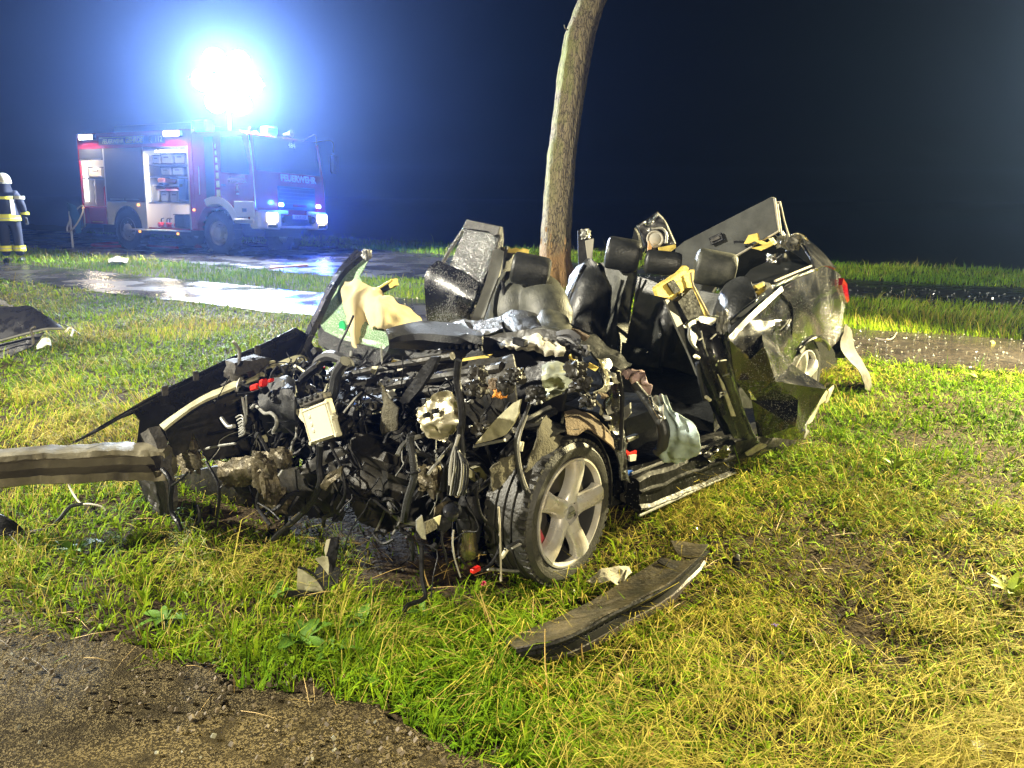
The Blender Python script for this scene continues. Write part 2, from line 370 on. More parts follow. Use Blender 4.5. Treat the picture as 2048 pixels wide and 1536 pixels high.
# -- grass: one mass of blades
rng = np.random.default_rng(7)
def grass_field():
    N = 700000
    r = 1.65 * np.exp(rng.random(N) ** 1.15 * math.log(34 / 1.65)); a = np.radians(rng.uniform(-49, 49, N)); x = r * np.sin(a); y = r * np.cos(a)
    n1 = fbm(x * .55, y * .55, 21); n2 = fbm(x * 2.3, y * 2.3, 31); n3 = fbm(x * 6, y * 6, 41, 2)
    plo, phi, rlo, rhi = pw(PATH_LO, x), pw(PATH_HI, x), pw(ROAD_LO, x), pw(ROAD_HI, x)
    wob = .16 * (n2 - .5) + .10 * (n3 - .5)
    onroad = ((y > plo + wob) & (y < phi + wob)) | ((y > rlo + wob) & (y < rhi + wob))
    nsd = near_path_sd(x, y)
    keep = ~onroad & (y < rhi + 4.6) & (nsd > -.10 + .34 * (n3 - .35))
    # trodden and churned soil: in front of the engine bay, below the sill, thin at the edge of the tarmac
    def blob(cx, cy, rx, ry, p): return np.exp(-(((x - cx) / rx) ** 2 + ((y - cy) / ry) ** 2)) * p
    bare = blob(-.55, 2.95, .42, .17, .95) + blob(-1.0, 3.6, .9, .5, .8) + blob(.55, 2.75, .28, .16, .75) + blob(.95, 2.35, .35, .12, .5) + blob(.9, 3.3, .6, .35, .45)
    bare += blob(-2.9, 4.15, .5, .22, .85) + blob(-.1, 2.15, .4, .16, .45) + blob(1.0, 1.95, .4, .2, .3) + blob(.2, 12.9, .9, .6, .6) + blob(-.9, 9.0, 1.2, .5, .6)
    # footprint of the car
    px, py = x - .11, y - 2.98; fwx, fwy = -.672, -.7406; cx = px * fwx + py * fwy; cyy = px * .7406 - py * .672
    wv = .25 * (n2 - .5) + .2 * (n3 - .5); under = (cx < .42 + wv) & (cx > -3.3 + wv) & (cyy < -.05 + wv) & (cyy > -1.5 - wv)
    keep &= ~(under & (rng.random(N) < .88)) & (rng.random(N) > bare * (0.6 + .8 * n3)) & (rng.random(N) < np.clip(.22 + 1.5 * (n2 - .24) + .5 * (r > 7), 0, 1)) & (rng.random(N) < np.clip((nsd + .14) / .36, .06, 1))
    cs = .085; ix, iy = np.floor(x / cs), np.floor(y / cs); hx = (np.sin(ix * 127.1 + iy * 311.7) * 43758.5453) % 1; hy = (np.sin(ix * 269.5 + iy * 183.3) * 43758.5453) % 1
    tcx, tcy = (ix + .15 + .7 * hx) * cs, (iy + .15 + .7 * hy) * cs; tuft = (rng.random(N) < .62) & (r < 9); pull = np.where(tuft, rng.uniform(.35, .95, N), 0); ox, oy = x.copy(), y.copy(); x = x + (tcx - x) * pull; y = y + (tcy - y) * pull; tang = np.arctan2(oy - tcy, ox - tcx) + rng.normal(0, .35, N)
    thgt = .65 + .75 * ((np.sin(ix * 57.3 + iy * 91.1) * 4375.85) % 1); keep &= ~(tuft & (((np.sin(ix * 17.7 + iy * 71.3) * 1375.5) % 1) < .12))
    tuft, tang, thgt = tuft[keep], tang[keep], thgt[keep]
    x, y, n1, n2, n3, r, bare, nsd = [v[keep] for v in (x, y, n1, n2, n3, r, bare, nsd)]; n = len(x)
    plo, phi = plo[keep], phi[keep]
    near = y < plo - .1
    # straw share: dry and flattened in the right foreground, some on the left, green by the path
    straw = np.clip(.10 + 1.0 * (n1 - .5) + .8 * (n2 - .5), 0, .7)
    right = np.clip((x + .15 - .12 * (y - 2)) / .8, 0, 1) * np.clip((4.6 - y) / 1.6, 0, 1)
    straw = np.where(near, np.clip(straw + .36 * right + .4 * np.exp(-((x + 2.7) / .9) ** 2 - ((y - 4.3) / .55) ** 2), 0, .94), straw * .5)
    isst = rng.random(n) < straw
    hgt = np.where(near, rng.gamma(4, .0145, n) + .012, rng.gamma(5, .0125, n) + .025) * (.55 + .9 * n2)
    hgt = np.where(isst, hgt * 1.7 + .03, hgt); tall = rng.random(n) < .012; hgt = np.where(tall, hgt * 2.0, hgt)
    far = y > phi; hgt = np.where(far & (y > pw(ROAD_HI, x)), hgt * 1.2, hgt)
    lean = np.radians(np.where(isst, rng.normal(74, 12, n), rng.normal(np.where(near, 60, 44), 18, n))); lean = np.where(far, lean * .6, lean)
    lean = np.where(near & ~isst, lean + np.radians(22) * right, lean); lean = np.clip(lean, .08, 1.5)
    flow = 2 * math.pi * (fbm(x * .8, y * .8, 77, 2) * 1.6) + rng.normal(0, .75, n)
    flow = np.where(rng.random(n) < .28, rng.uniform(0, 2 * math.pi, n), flow)
    flow = np.where(tuft & ~isst, tang, flow); hgt = hgt * np.where(tuft, thgt, 1); broad = ~isst & near & (rng.random(n) < .10); hgt = np.where(broad, hgt * .6 + .01, hgt)
    wdt = (.0019 + .0011 * rng.random(n)) * np.where(isst, .72, 1.25) + .00042 * r
    wdt = np.where(~isst & (rng.random(n) < .06), wdt * 1.9, wdt)
    wdt = np.where(broad, wdt * 3.2, wdt)
    dx, dy = np.cos(flow), np.sin(flow); sx, sy = -dy, dx; z0 = ground_h(x, y) - .004
    h1 = hgt * .5; c1 = lean * .55; c2 = np.clip(lean * 1.45, 0, 1.75)
    m1x = x + dx * np.sin(c1) * h1; m1y = y + dy * np.sin(c1) * h1; m1z = z0 + np.cos(c1) * h1
    tx = m1x + dx * np.sin(c2) * h1; ty = m1y + dy * np.sin(c2) * h1; tz = np.maximum(m1z + np.cos(c2) * h1, z0 + .006)
    w = wdt / 2; V = np.empty((n, 5, 3))
    V[:, 0] = np.stack([x - sx * w, y - sy * w, z0], -1); V[:, 1] = np.stack([x + sx * w, y + sy * w, z0], -1)
    V[:, 2] = np.stack([m1x - sx * w * .85, m1y - sy * w * .85, m1z], -1); V[:, 3] = np.stack([m1x + sx * w * .85, m1y + sy * w * .85, m1z], -1)
    V[:, 4] = np.stack([tx, ty, tz], -1)
    T = np.array([(0, 1, 3), (0, 3, 2), (2, 3, 4)])[None] + (np.arange(n) * 5)[:, None, None]
    g0 = np.array([.105, .225, .010]); g1 = np.array([.33, .42, .014]); s0 = np.array([.52, .45, .085]); s1 = np.array([.26, .20, .05])
    t = np.clip(n1 * .9 + rng.normal(0, .22, n) + .25 * right - .05, 0, 1)[:, None]; c = g0 * (1 - t) + g1 * t
    t2 = rng.random(n)[:, None] ** 1.5; c = np.where(isst[:, None], s0 * (1 - t2) + s1 * t2, c); c = c * rng.uniform(.65, 1.2, n)[:, None]
    col = np.ones((n, 5, 4), dtype=np.float32); col[:, :, :3] = c[:, None, :]
    m = bpy.data.materials.new('grass'); m.use_nodes = True; nt = m.node_tree; p = nt.nodes['Principled BSDF']
    at_ = nt.nodes.new('ShaderNodeAttribute'); at_.attribute_name = 'Col'; nt.links.new(at_.outputs['Color'], p.inputs['Base Color'])
    p.inputs['Roughness'].default_value = .62; p.inputs['Specular IOR Level'].default_value = .03
    tr = nt.nodes.new('ShaderNodeBsdfTranslucent'); nt.links.new(at_.outputs['Color'], tr.inputs[0]); mx = nt.nodes.new('ShaderNodeMixShader'); mx.inputs[0].default_value = .16
    nt.links.new(p.outputs[0], mx.inputs[1]); nt.links.new(tr.outputs[0], mx.inputs[2]); nt.links.new(mx.outputs[0], nt.nodes['Material Output'].inputs[0])
    o = mesh_np('grass', V.reshape(-1, 3), T.reshape(-1, 3), m); o['kind'] = 'stuff'
    ca = o.data.color_attributes.new('Col', 'FLOAT_COLOR', 'POINT'); ca.data.foreach_set('color', col.ravel()); return o
tag(grass_field(), 'wet green and straw-coloured grass of the verges', 'grass')

# -- tree by the road
def tree():
    bark = bpy.data.materials.new('bark'); bark.use_nodes = True; nt = bark.node_tree; p = nt.nodes['Principled BSDF']; L = nt.links.new
    tc = nt.nodes.new('ShaderNodeTexCoord'); mp = nt.nodes.new('ShaderNodeMapping'); mp.inputs['Scale'].default_value = (1, 1, .16); L(tc.outputs['Object'], mp.inputs[0])
    v = nt.nodes.new('ShaderNodeTexVoronoi'); v.feature = 'DISTANCE_TO_EDGE'; v.inputs['Scale'].default_value = 24
    n0 = nt.nodes.new('ShaderNodeTexNoise'); n0.inputs['Scale'].default_value = 18; n0.inputs['Detail'].default_value = 6; L(mp.outputs[0], n0.inputs['Vector'])
    ad = nt.nodes.new('ShaderNodeMixRGB'); ad.inputs[0].default_value = .12; L(mp.outputs[0], ad.inputs[1]); L(n0.outputs['Color'], ad.inputs[2]); L(ad.outputs[0], v.inputs['Vector'])
    cr = nt.nodes.new('ShaderNodeValToRGB'); e = cr.color_ramp.elements; e[0].position = .0; e[0].color = (.03, .022, .013, 1); e[1].position = .12; e[1].color = (.38, .31, .17, 1)
    L(v.outputs['Distance'], cr.inputs[0])
    n1 = nt.nodes.new('ShaderNodeTexNoise'); n1.inputs['Scale'].default_value = 2.4; n1.inputs['Detail'].default_value = 5; L(tc.outputs['Object'], n1.inputs['Vector'])
    # green algae down the weather side
    gn = nt.nodes.new('ShaderNodeNewGeometry'); dt = nt.nodes.new('ShaderNodeVectorMath'); dt.operation = 'DOT_PRODUCT'; dt.inputs[1].default_value = (-.75, -.62, .1); L(gn.outputs['Normal'], dt.inputs[0])
    ml = nt.nodes.new('ShaderNodeMath'); ml.operation = 'MULTIPLY'; L(dt.outputs['Value'], ml.inputs[0]); L(n1.outputs['Fac'], ml.inputs[1])
    m1 = nt.nodes.new('ShaderNodeMapRange'); m1.inputs['From Min'].default_value = .36; m1.inputs['From Max'].default_value = .62; m1.inputs['To Max'].default_value = .7; L(ml.outputs[0], m1.inputs[0])
    sp = nt.nodes.new('ShaderNodeSeparateXYZ'); L(tc.outputs['Object'], sp.inputs[0])
    up = nt.nodes.new('ShaderNodeMapRange'); up.inputs['From Min'].default_value = 1.1; up.inputs['From Max'].default_value = 2.2; L(sp.outputs[2], up.inputs[0])
    m2 = nt.nodes.new('ShaderNodeMath'); m2.operation = 'MULTIPLY'; L(m1.outputs[0], m2.inputs[0]); L(up.outputs[0], m2.inputs[1])
    mx = nt.nodes.new('ShaderNodeMixRGB'); L(m2.outputs[0], mx.inputs[0]); L(cr.outputs[0], mx.inputs[1]); mx.inputs[2].default_value = (.34, .38, .07, 1)
    # bark torn off at the foot
    lo = nt.nodes.new('ShaderNodeMapRange'); lo.inputs['From Min'].default_value = 1.25; lo.inputs['From Max'].default_value = .5; L(sp.outputs[2], lo.inputs[0])
    m3 = nt.nodes.new('ShaderNodeMath'); m3.operation = 'ADD'; L(n1.outputs['Fac'], m3.inputs[0]); L(lo.outputs[0], m3.inputs[1])
    m4 = nt.nodes.new('ShaderNodeMapRange'); m4.inputs['From Min'].default_value = 1.08; m4.inputs['From Max'].default_value = 1.42; m4.inputs['To Max'].default_value = .8; L(m3.outputs[0], m4.inputs[0])
    mx2 = nt.nodes.new('ShaderNodeMixRGB'); L(m4.outputs[0], mx2.inputs[0]); L(mx.outputs[0], mx2.inputs[1]); mx2.inputs[2].default_value = (.46, .26, .10, 1)
    L(mx2.outputs[0], p.inputs['Base Color']); p.inputs['Roughness'].default_value = .85
    b = nt.nodes.new('ShaderNodeBump'); b.inputs['Strength'].default_value = 1; b.inputs['Distance'].default_value = .03; L(v.outputs['Distance'], b.inputs['Height']); L(b.outputs[0], p.inputs['Normal'])
    base = gz(1109, 576); D = (base - CAM).dot(_f)
    t = thing('roadside_tree', 'tall leaning tree trunk with bark torn off at its foot', 'tree', base)
    prof = [(1109, 600, 44), (1109, 570, 36), (1110, 520, 31), (1112, 470, 29), (1117, 400, 29), (1125, 300, 28.5), (1136, 220, 28), (1147, 140, 29.5), (1160, 70, 30), (1180, 10, 29), (1212, -60, 28), (1250, -140, 27), (1285, -240, 25), (1310, -380, 22)]
    seg = 72; vs = []; fs = []
    pr = []
    for i in range(len(prof) - 1):
        for k in range(14):
            u = k / 14; pr.append([prof[i][j] * (1 - u) + prof[i + 1][j] * u for j in range(3)])
    for i, (px, py, hw) in enumerate(pr):
        c = at(px, py, D + .1); rad = hw / FPX * D
        for k in range(seg):
            a = 2 * math.pi * k / seg; d = Vector((math.cos(a), math.sin(a), 0)); q = c + d * rad
            f = 1 + .09 * noise.noise(Vector((math.cos(a) * 2, math.sin(a) * 2, c.z * .7))) + .05 * noise.noise(q * 7)
            f += .030 * (1 - 2 * abs(noise.noise(Vector((math.cos(a) * 7, math.sin(a) * 7, c.z * 1.7))))) + .012 * noise.noise(Vector((math.cos(a) * 18, math.sin(a) * 18, c.z * 4)))
            if c.z < .45: f += (.45 - c.z) * 1.3 * max(0, math.sin(a * 3 + .6)) ** 2
            vs.append(c + d * rad * f)
    n = len(pr)
    for i in range(n - 1):
        for k in range(seg): fs.append((i * seg + k, i * seg + (k + 1) % seg, (i + 1) * seg + (k + 1) % seg, (i + 1) * seg + k))
    MB().add(vs, fs).build('trunk', bark, t)
    m = MB()                                                     # a broken stub and torn strips of bark
    s0 = at(1136, 60, D - .05); m.tube([s0, s0 + Vector((-.05, -.03, .02)), s0 + Vector((-.07, -.04, .07))], [.012, .006], 5)
    m.build('twig', bark, t)
    pale = mat('torn_wood', (.55, .34, .15), .8, bump=.4, bsc=50, var=.3)
    for k in range(16):
        rr = random.Random(k); px = rr.choice([1084, 1090, 1095, 1100, 1130, 1134]) + rr.uniform(-3, 3); py = rr.uniform(450, 560)
        p0 = at(px, py, D - .27 + abs(px - 1109) * .008); w = rr.uniform(.01, .03); h = rr.uniform(.05, .16)
        MB().poly([p0, p0 + Vector((w, -.01, .01)), p0 + Vector((w * 1.2, -.03, h * .7)), p0 + Vector((w * .3, -.045, h)), p0 + Vector((-w * .2, -.02, h * .5))], .004, 1, .006, 30, k).build('bark_strip', pale, t)
    cr_ = MB()                                                    # limbs and crown above the frame
    top = at(1310, -380, D + .1); rr = random.Random(4)
    limbs = MB()
    tips = []
    for k in range(9):
        d = Vector((rr.uniform(-1, 1.2), rr.uniform(-1, 1), rr.uniform(.6, 1.5))).normalized(); L_ = rr.uniform(1.8, 3.4)
        e_ = top + d * L_; mid = top + d * L_ * .5 + Vector((rr.uniform(-.2, .2), rr.uniform(-.2, .2), .2)); limbs.tube([top - Vector((0, 0, .5)), mid, e_], [.14, .03], 7); tips += [mid, e_]
    limbs.build('limb', bark, t)
    leaf = mat('leaf', (.06, .09, .02), .5, var=.4, vsc=3)
    for c in tips:
        for k in range(170):
            q = c + Vector((rr.gauss(0, .75), rr.gauss(0, .75), rr.gauss(0, .6))); u = Vector((rr.gauss(0, 1), rr.gauss(0, 1), rr.gauss(0, 1))).normalized(); w_ = u.orthogonal().normalized() * .035
            cr_.add([q - w_, q + u * .06, q + w_, q - u * .06], [(0, 1, 2, 3)])
    o = cr_.build('crown', leaf, t, smooth=False); o['kind'] = 'stuff'
tree()

# -- moist air
hz = bpy.data.materials.new('moist_air'); hz.use_nodes = True; nt = hz.node_tree; nt.nodes.remove(nt.nodes['Principled BSDF'])
pv = nt.nodes.new('ShaderNodeVolumePrincipled'); pv.inputs['Density'].default_value = HAZE_D; pv.inputs['Anisotropy'].default_value = HAZE_G; pv.inputs['Color'].default_value = (*HAZE_COL, 1)
nt.links.new(pv.outputs[0], nt.nodes['Material Output'].inputs['Volume'])
o = MB().box((0, 180, 6), (1100, 720, 26)).build('haze', hz, smooth=False); o['kind'] = 'stuff'

# -- the floodlights that light the wreck (they stand outside the picture)
lamp_body = mat('lamp_housing', (.03, .03, .03), .5); lamp_metal = mat('galvanised_tube', (.4, .4, .4), .35, metal=1)
def floodlight(pos, target, power, col, label, cone=165):
    pos = Vector(pos); base = Vector((pos.x, pos.y, float(ground_h(np.array(pos.x), np.array(pos.y)))))
    t = thing('tripod_floodlight', label, 'floodlight', base, group='tripod floodlights around the wreck')
    MB().tube([base + Vector((0, 0, .3)), pos - Vector((0, 0, .2))], .022, 10).build('pole', lamp_metal, t)
    for k in range(3):
        a = k * 2.094 + .4; MB().tube([base + Vector((0, 0, .95)), base + Vector((math.cos(a) * .6, math.sin(a) * .6, .0))], .014, 8).build('leg', lamp_metal, t)
    d = (Vector(target) - pos).normalized(); X = d.cross(Vector((0, 0, 1))).normalized(); Z = X.cross(d)
    h = MB().box(pos - d * .06, (.5, .12, .36), (X, d, Z), .02).build('lamp_head', lamp_body, t)
    MB().box(pos + d * .012, (.44, .02, .30), (X, d, Z), .004).build('lens', mat('flood_lens', (.8, .8, .8), .2, em=col, ems=8), h)
    lamp('flood', 'SPOT', pos + d * .05, power, col, t, target, .12, cone, .35)
floodlight(KEY_POS, (0, 4, .3), KEY_W, KEY_COL, 'tripod floodlight on the verge left of the wreck', 116)
floodlight(SIDE_POS, (1.5, 5, .3), SIDE_W, SIDE_COL, 'tripod floodlight by the road beyond the wreck', 120)
floodlight(BACK_POS, (.8, 4, .3), BACK_W, BACK_COL, 'tripod floodlight on the tarmac behind the photographer', 90)
# ================================================================ FIRE ENGINE
TH = .488; TROT = (-.047, 0, -TH); TO = Vector((-12.24, 22.3, -.02))
TM = Matrix.Translation(TO) @ Matrix.Rotation(-TH, 4, 'Z') @ Matrix.Rotation(-.047, 4, 'X')
def T(x, y, z): return TM @ Vector((x, y, z))
red = mat('fire_red', (.30, .008, .016), .25, coat=.5, bump=.02, bsc=3); white = mat('white_lacquer', (.78, .78, .74), .3, coat=.3)
black = mat('black_plastic', (.012, .012, .014), .5, bump=.2, bsc=80); glass_dark = mat('tinted_glass', (.01, .014, .02), .06, spec=.8)
rubber = mat('rubber', (.014, .014, .015), .6, bump=.3, bsc=50, var=.4, vsc=20); grey = mat('shutter_grey', (.16, .165, .18), .35, metal=.5)
alu = mat('aluminium', (.55, .55, .56), .32, metal=.9, bump=.15, bsc=30); steel = mat('steel', (.35, .35, .36), .3, metal=1)
yel_ref = mat('yellow_film', (.88, .88, .34), .4); cyan_l = mat('beacon_dome', (.05, .5, .8), .15, em=(.05, .55, .9), ems=1.0)
warm_l = mat('warm_lamp', (1, 1, 1), .2, em=(1, .93, .80), ems=9); head_l = mat('head_lamp', (1, 1, 1), .1, em=(1, .78, .48), ems=16)
blue_l = mat('blue_lamp', (.2, .4, 1), .1, em=(.35, .6, 1), ems=14); white_l = mat('mast_lamp', (1, 1, 1), .1, em=(.93, .97, 1), ems=40)
amber_l = mat('amber_lamp', (1, .5, .1), .2, em=(1, .42, .06), ems=3.0); navy = mat('dark_blue_panel', (.018, .022, .04), .35)

def text(body, size, loc, right, up, m, parent, name='lettering', shear=0., bold=0.):
    c = bpy.data.curves.new(name, 'FONT'); c.body = body; c.size = size; c.extrude = .003; c.offset = bold; c.align_x = 'CENTER'; c.align_y = 'CENTER'; c.shear = shear
    tmp = bpy.data.objects.new('tmp', c); COL.objects.link(tmp); bpy.context.view_layer.update()
    me = bpy.data.meshes.new_from_object(tmp); bpy.data.objects.remove(tmp); me.name = name
    R = Vector(right).normalized(); U = Vector(up).normalized(); N = R.cross(U)
    me.transform(Matrix(((R.x, U.x, N.x, 0), (R.y, U.y, N.y, 0), (R.z, U.z, N.z, 0), (0, 0, 0, 1)))); me.transform(Matrix.Translation(Vector(loc)))
    me.materials.clear(); me.materials.append(m); o = bpy.data.objects.new(name, me); COL.objects.link(o); o.parent = parent; return o

def fire_engine():
    t = thing('fire_engine', 'red fire engine on the road with open lockers and lit light mast', 'fire engine', TO, TROT)
    B = lambda x0, x1, y0, y1, z0, z1, n, m, p=t, ch=.0: MB().box(((x0 + x1) / 2, (y0 + y1) / 2, (z0 + z1) / 2), (x1 - x0, y1 - y0, z1 - z0), None, ch).build(n, m, p, smooth=False)
    # superstructure
    m = MB()
    for b in ((0, 4.6, .0, 2.5, 3.05, 3.11), (0, .05, .0, 2.5, .68, 3.05), (.05, 4.6, 2.45, 2.5, .68, 3.05), (4.45, 4.6, .0, 2.45, .62, 3.05), (.05, 4.45, .0, .04, 2.70, 3.05), (.05, 1.1, .04, 2.45, 1.12, 1.16), (2.72, 4.45, .04, 2.45, .60, .64), (1.1, 2.72, .6, 2.45, 1.3, 1.36)):
        m.box(((b[0] + b[1]) / 2, (b[2] + b[3]) / 2, (b[4] + b[5]) / 2), (b[1] - b[0], b[3] - b[2], b[5] - b[4]), None, .006)
    m.build('body_shell', red, t, smooth=False)
    m = MB()
    for b in ((1.08, 1.12, .0, 2.4, .68, 2.70), (2.70, 2.74, .0, 2.4, .62, 2.70), (4.40, 4.45, .0, .08, .62, 2.70), (.05, 1.08, .75, .78, 1.16, 2.70), (2.74, 4.40, .75, .78, .64, 2.70), (.05, .08, .04, .75, 1.16, 2.7), (.05, 4.4, .04, .75, 2.68, 2.70)):
        m.box(((b[0] + b[1]) / 2, (b[2] + b[3]) / 2, (b[4] + b[5]) / 2), (b[1] - b[0], b[3] - b[2], b[5] - b[4]))
    m.build('locker_lining', mat('light_alloy', (.62, .62, .62), .45, metal=.3), t, smooth=False)
    m = MB()
    for z in (2.25, 1.96, 1.28): m.box((3.57, .4, z), (1.66, .66, .03))
    m.build('shelf', alu, t, smooth=False)
    B(.08, 1.08, .05, .72, 1.90, 1.93, 'shelf', alu)
    B(.56, .60, .05, .70, 1.17, 1.90, 'divider', mat('pale_board', (.6, .5, .36), .6))
    B(.06, 1.07, -.004, .03, 2.40, 2.70, 'roller_shutter', grey); B(1.13, 2.70, -.004, .03, 1.30, 2.70, 'roller_shutter', grey); B(2.75, 4.40, -.004, .03, 2.62, 2.70, 'roller_shutter', grey)
    for x0, x1, z in ((.1, .5, 2.41), (.58, 1.0, 2.41), (1.3, 1.85, 1.36), (1.95, 2.5, 1.36), (2.8, 3.3, 2.63), (3.4, 4.2, 2.63)): B(x0, x1, -.03, -.006, z - .018, z + .018, 'shutter_handle', alu)
    B(.30, 1.06, -.006, .05, .68, 1.12, 'locker_flap', red, ch=.01); B(.45, .9, -.02, -.007, .72, .75, 'reflector', mat('reflector', (.55, .3, .06), .3))
    # wheel-arch panel
    o = [(1.13, 0, .68), (1.13, 0, 1.29), (2.70, 0, 1.29), (2.70, 0, .62)] + [(1.90 + .62 * math.cos(a), 0, .60 + .60 * math.sin(a)) for a in np.linspace(.03, math.pi - .12, 11)]
    MB().prism(o, (0, .05, 0)).build('wheel_arch_panel', white, t, smooth=False)
    B(1.25, 2.6, .06, .1, .5, 1.25, 'arch_liner', black)
    B(2.5, 4.42, -.46, -.0, .555, .595, 'folding_step', alu, ch=.008)
    B(.3, 4.6, .4, 2.1, .45, .66, 'chassis', black); B(4.6, 6.4, .6, 1.9, .5, .95, 'chassis', black)
    # sign band
    B(.95, 2.95, -.004, -.001, 2.79, 3.0, 'sign_panel', navy); B(2.95, 3.62, -.004, -.001, 2.79, 3.0, 'sign_panel', navy)
    B(1.0, 2.80, -.008, -.005, 2.965, 2.985, 'sign_stripe', yel_ref)
    text('FEUERWEHR', .155, (1.55, -.006, 2.875), (1, 0, 0), (0, 0, 1), yel_ref, t, shear=.25, bold=.006); text('GEHRDE', .185, (2.40, -.006, 2.885), (1, 0, 0), (0, 0, 1), yel_ref, t, shear=.25, bold=.007)
    pw_ = mat('pale_print', (.55, .55, .6), .5); text('112', .2, (3.38, -.006, 2.89), (1, 0, 0), (0, 0, 1), pw_, t)
    MB().tube([(3.12, -.006, 2.97), (3.06, -.008, 2.93), (3.06, -.008, 2.86), (3.12, -.006, 2.82)], .012, 6).build('handset_sign', pw_, t)
    for x in (.55, 4.0):
        f = B(x - .32, x + .32, -.10, .0, 2.93, 3.08, 'area_light', black, ch=.02); MB().box((x, -.108, 3.0), (.58, .012, .13), None, .004).build('lamp_glass', warm_l, f)
        lamp('area_glow', 'SPOT', (x, -.3, 3.02), 110, (1, .86, .66), t, (x, -1.5, 0), .15, 172, .2)
    B(3.1, 4.2, .08, .14, 2.57, 2.62, 'strip_light', warm_l); B(.1, .14, .1, .14, 1.3, 2.35, 'strip_light', warm_l); B(2.76, 2.80, .06, .09, 1.32, 2.5, 'strip_light', warm_l)
    lamp('locker_glow', 'POINT', (.5, .12, 2.2), 80, (1, .76, .46), t, None, .1); lamp('locker_glow', 'POINT', (3.5, .15, 2.5), 55, (1, .88, .7), t, None, .1); lamp('locker_glow', 'POINT', (3.4, .05, 1.15), 26, (1, .82, .6), t, None, .08)
    for x, z in ((.1, 1.10), (2.45, 1.22), (4.6, 1.12), (3.95, .50), (2.45, .52)):
        MB().box((x, -.03, z), (.07, .04, .06), None, .012).build('marker_lamp', amber_l, t)
    # roof load
    B(1.28, 4.33, .25, 2.1, 3.112, 3.32, 'roof_box', grey, ch=.02)
    B(4.50, 5.0, .1, .42, 3.05, 3.34, 'beacon', cyan_l, ch=.04)
    # crew cab and cab
    o = [(4.62, 0, .62), (4.62, 0, 3.02), (6.30, 0, 3.02), (6.52, 0, 2.94), (6.66, 0, 2.1), (6.72, 0, 1.6), (6.72, 0, 1.02), (6.05, 0, 1.02)] + [(5.36 + .70 * math.cos(a), 0, .58 + .72 * math.sin(a)) for a in np.linspace(.5, math.pi - .3, 10)] + [(4.7, 0, .62)]
    MB().prism(o, (0, 2.5, 0)).build('cab', red, t, smooth=False)
    B(5.05, 5.36, -.005, -.001, 1.30, 2.9, 'dark_panel', black)
    d = MB().prism([(5.60, -.001, 2.05), (5.64, -.001, 2.88), (6.36, -.001, 2.88), (6.56, -.001, 2.2), (6.56, -.001, 1.98)], (0, -.008, 0)).build('side_window', glass_dark, t, smooth=False)
    z = 2.86
    for k in range(8):
        h = .11 + .012 * k; w = .012 + .011 * k
        if k: MB().prism([(5.42, -.008, z - h * .86), (5.42 + w * 1.55, -.008, z - h * .86), (5.42 + w * 1.45, -.008, z), (5.42, -.008, z)], (0, .004, 0)).build('reflective_strip', yel_ref, t, smooth=False)
        z -= h + .03
    text('SAMTGEMEINDE', .075, (6.14, -.004, 1.93), (1, 0, 0), (0, 0, 1), white, t); text('BERSENBRÜCK', .095, (6.14, -.004, 1.83), (1, 0, 0), (0, 0, 1), white, t)
    e = MB(); e.tube([(6.14, -.004, 1.77), (6.13, -.004, 1.68), (6.10, -.004, 1.60)], .012, 5); e.tube([(6.14, -.004, 1.77), (6.15, -.004, 1.68), (6.18, -.004, 1.60)], .012, 5); e.tube([(6.09, -.004, 1.74), (6.19, -.004, 1.74)], .008, 5); e.build('emblem', white, t)
    text('484', .07, (6.14, -.004, 1.53), (1, 0, 0), (0, 0, 1), white, t)
    B(5.62, 5.74, -.03, -.004, 1.72, 1.76, 'door_handle', black)
    MB().tube([(6.60, -.01, 2.9), (6.70, -.01, 2.1), (6.74, -.01, 1.2)], .012, 6).build('door_seal', alu, t)
    MB().tube([(4.85, -.03, 2.2), (4.85, -.04, 1.5)], .014, 6).build('grab_rail', alu, t)
    # mudguard arch, steps
    A = [(5.36 + r_ * math.cos(a), -.03, .58 + r_ * 1.03 * math.sin(a)) for r_, L in ((.86, np.linspace(2.02, .42, 12)), (.68, np.linspace(.42, 2.02, 12))) for a in L]
    MB().prism(A, (0, .35, 0)).build('mudguard', white, t, smooth=False)
    B(6.0, 6.70, -.02, .3, .98, 1.36, 'step_panel', white, ch=.02); B(6.05, 6.68, -.05, .2, .82, .93, 'step', alu, ch=.01); B(6.3, 6.45, -.026, -.021, 1.1, 1.18, 'fuel_flap', black); 
    # front
    n = Vector((math.cos(.13), 0, math.sin(.13)))
    MB().prism([(6.672, .12, 2.10), (6.545, .16, 2.95), (6.545, 2.34, 2.95), (6.672, 2.38, 2.10)], n * .012).build('windscreen', glass_dark, t, smooth=False)
    text('484', .17, (6.60, 1.42, 2.80), (0, 1, 0), (-.15, 0, 1), yel_ref, t)
    text('FEUERWEHR', .225, (6.715, 1.52, 1.97), (0, 1, 0), (-.1, 0, 1), white, t, bold=.008)
    g_ = MB().box((6.735, 1.42, 1.48), (.03, 1.35, .58), None, .012).build('grille', black, t, smooth=False)
    for k in range(6): MB().box((6.757, 1.42, 1.26 + k * .09), (.02, 1.25, .02)).build('grille_bar', mat('grille_grey', (.05, .05, .055), .4) if k == 0 else MATS['grille_grey'], g_, smooth=False)
    B(6.755, 6.77, 1.25, 1.75, 1.27, 1.33, 'name_bar', red)
    bp = MB()
    for y0, y1 in ((-.0, .78), (1.95, 2.5)):
        bp.box((6.66, (y0 + y1) / 2, .93), (.38, y1 - y0, .46), None, .06)
    bp.box((6.70, 1.37, .76), (.2, 1.2, .06), None, .02); bp.box((6.72, .9, 1.12), (.16, .3, .1), None, .02); bp.box((6.72, 1.9, 1.12), (.16, .24, .1), None, .02)
    bp.build('bumper', white, t)
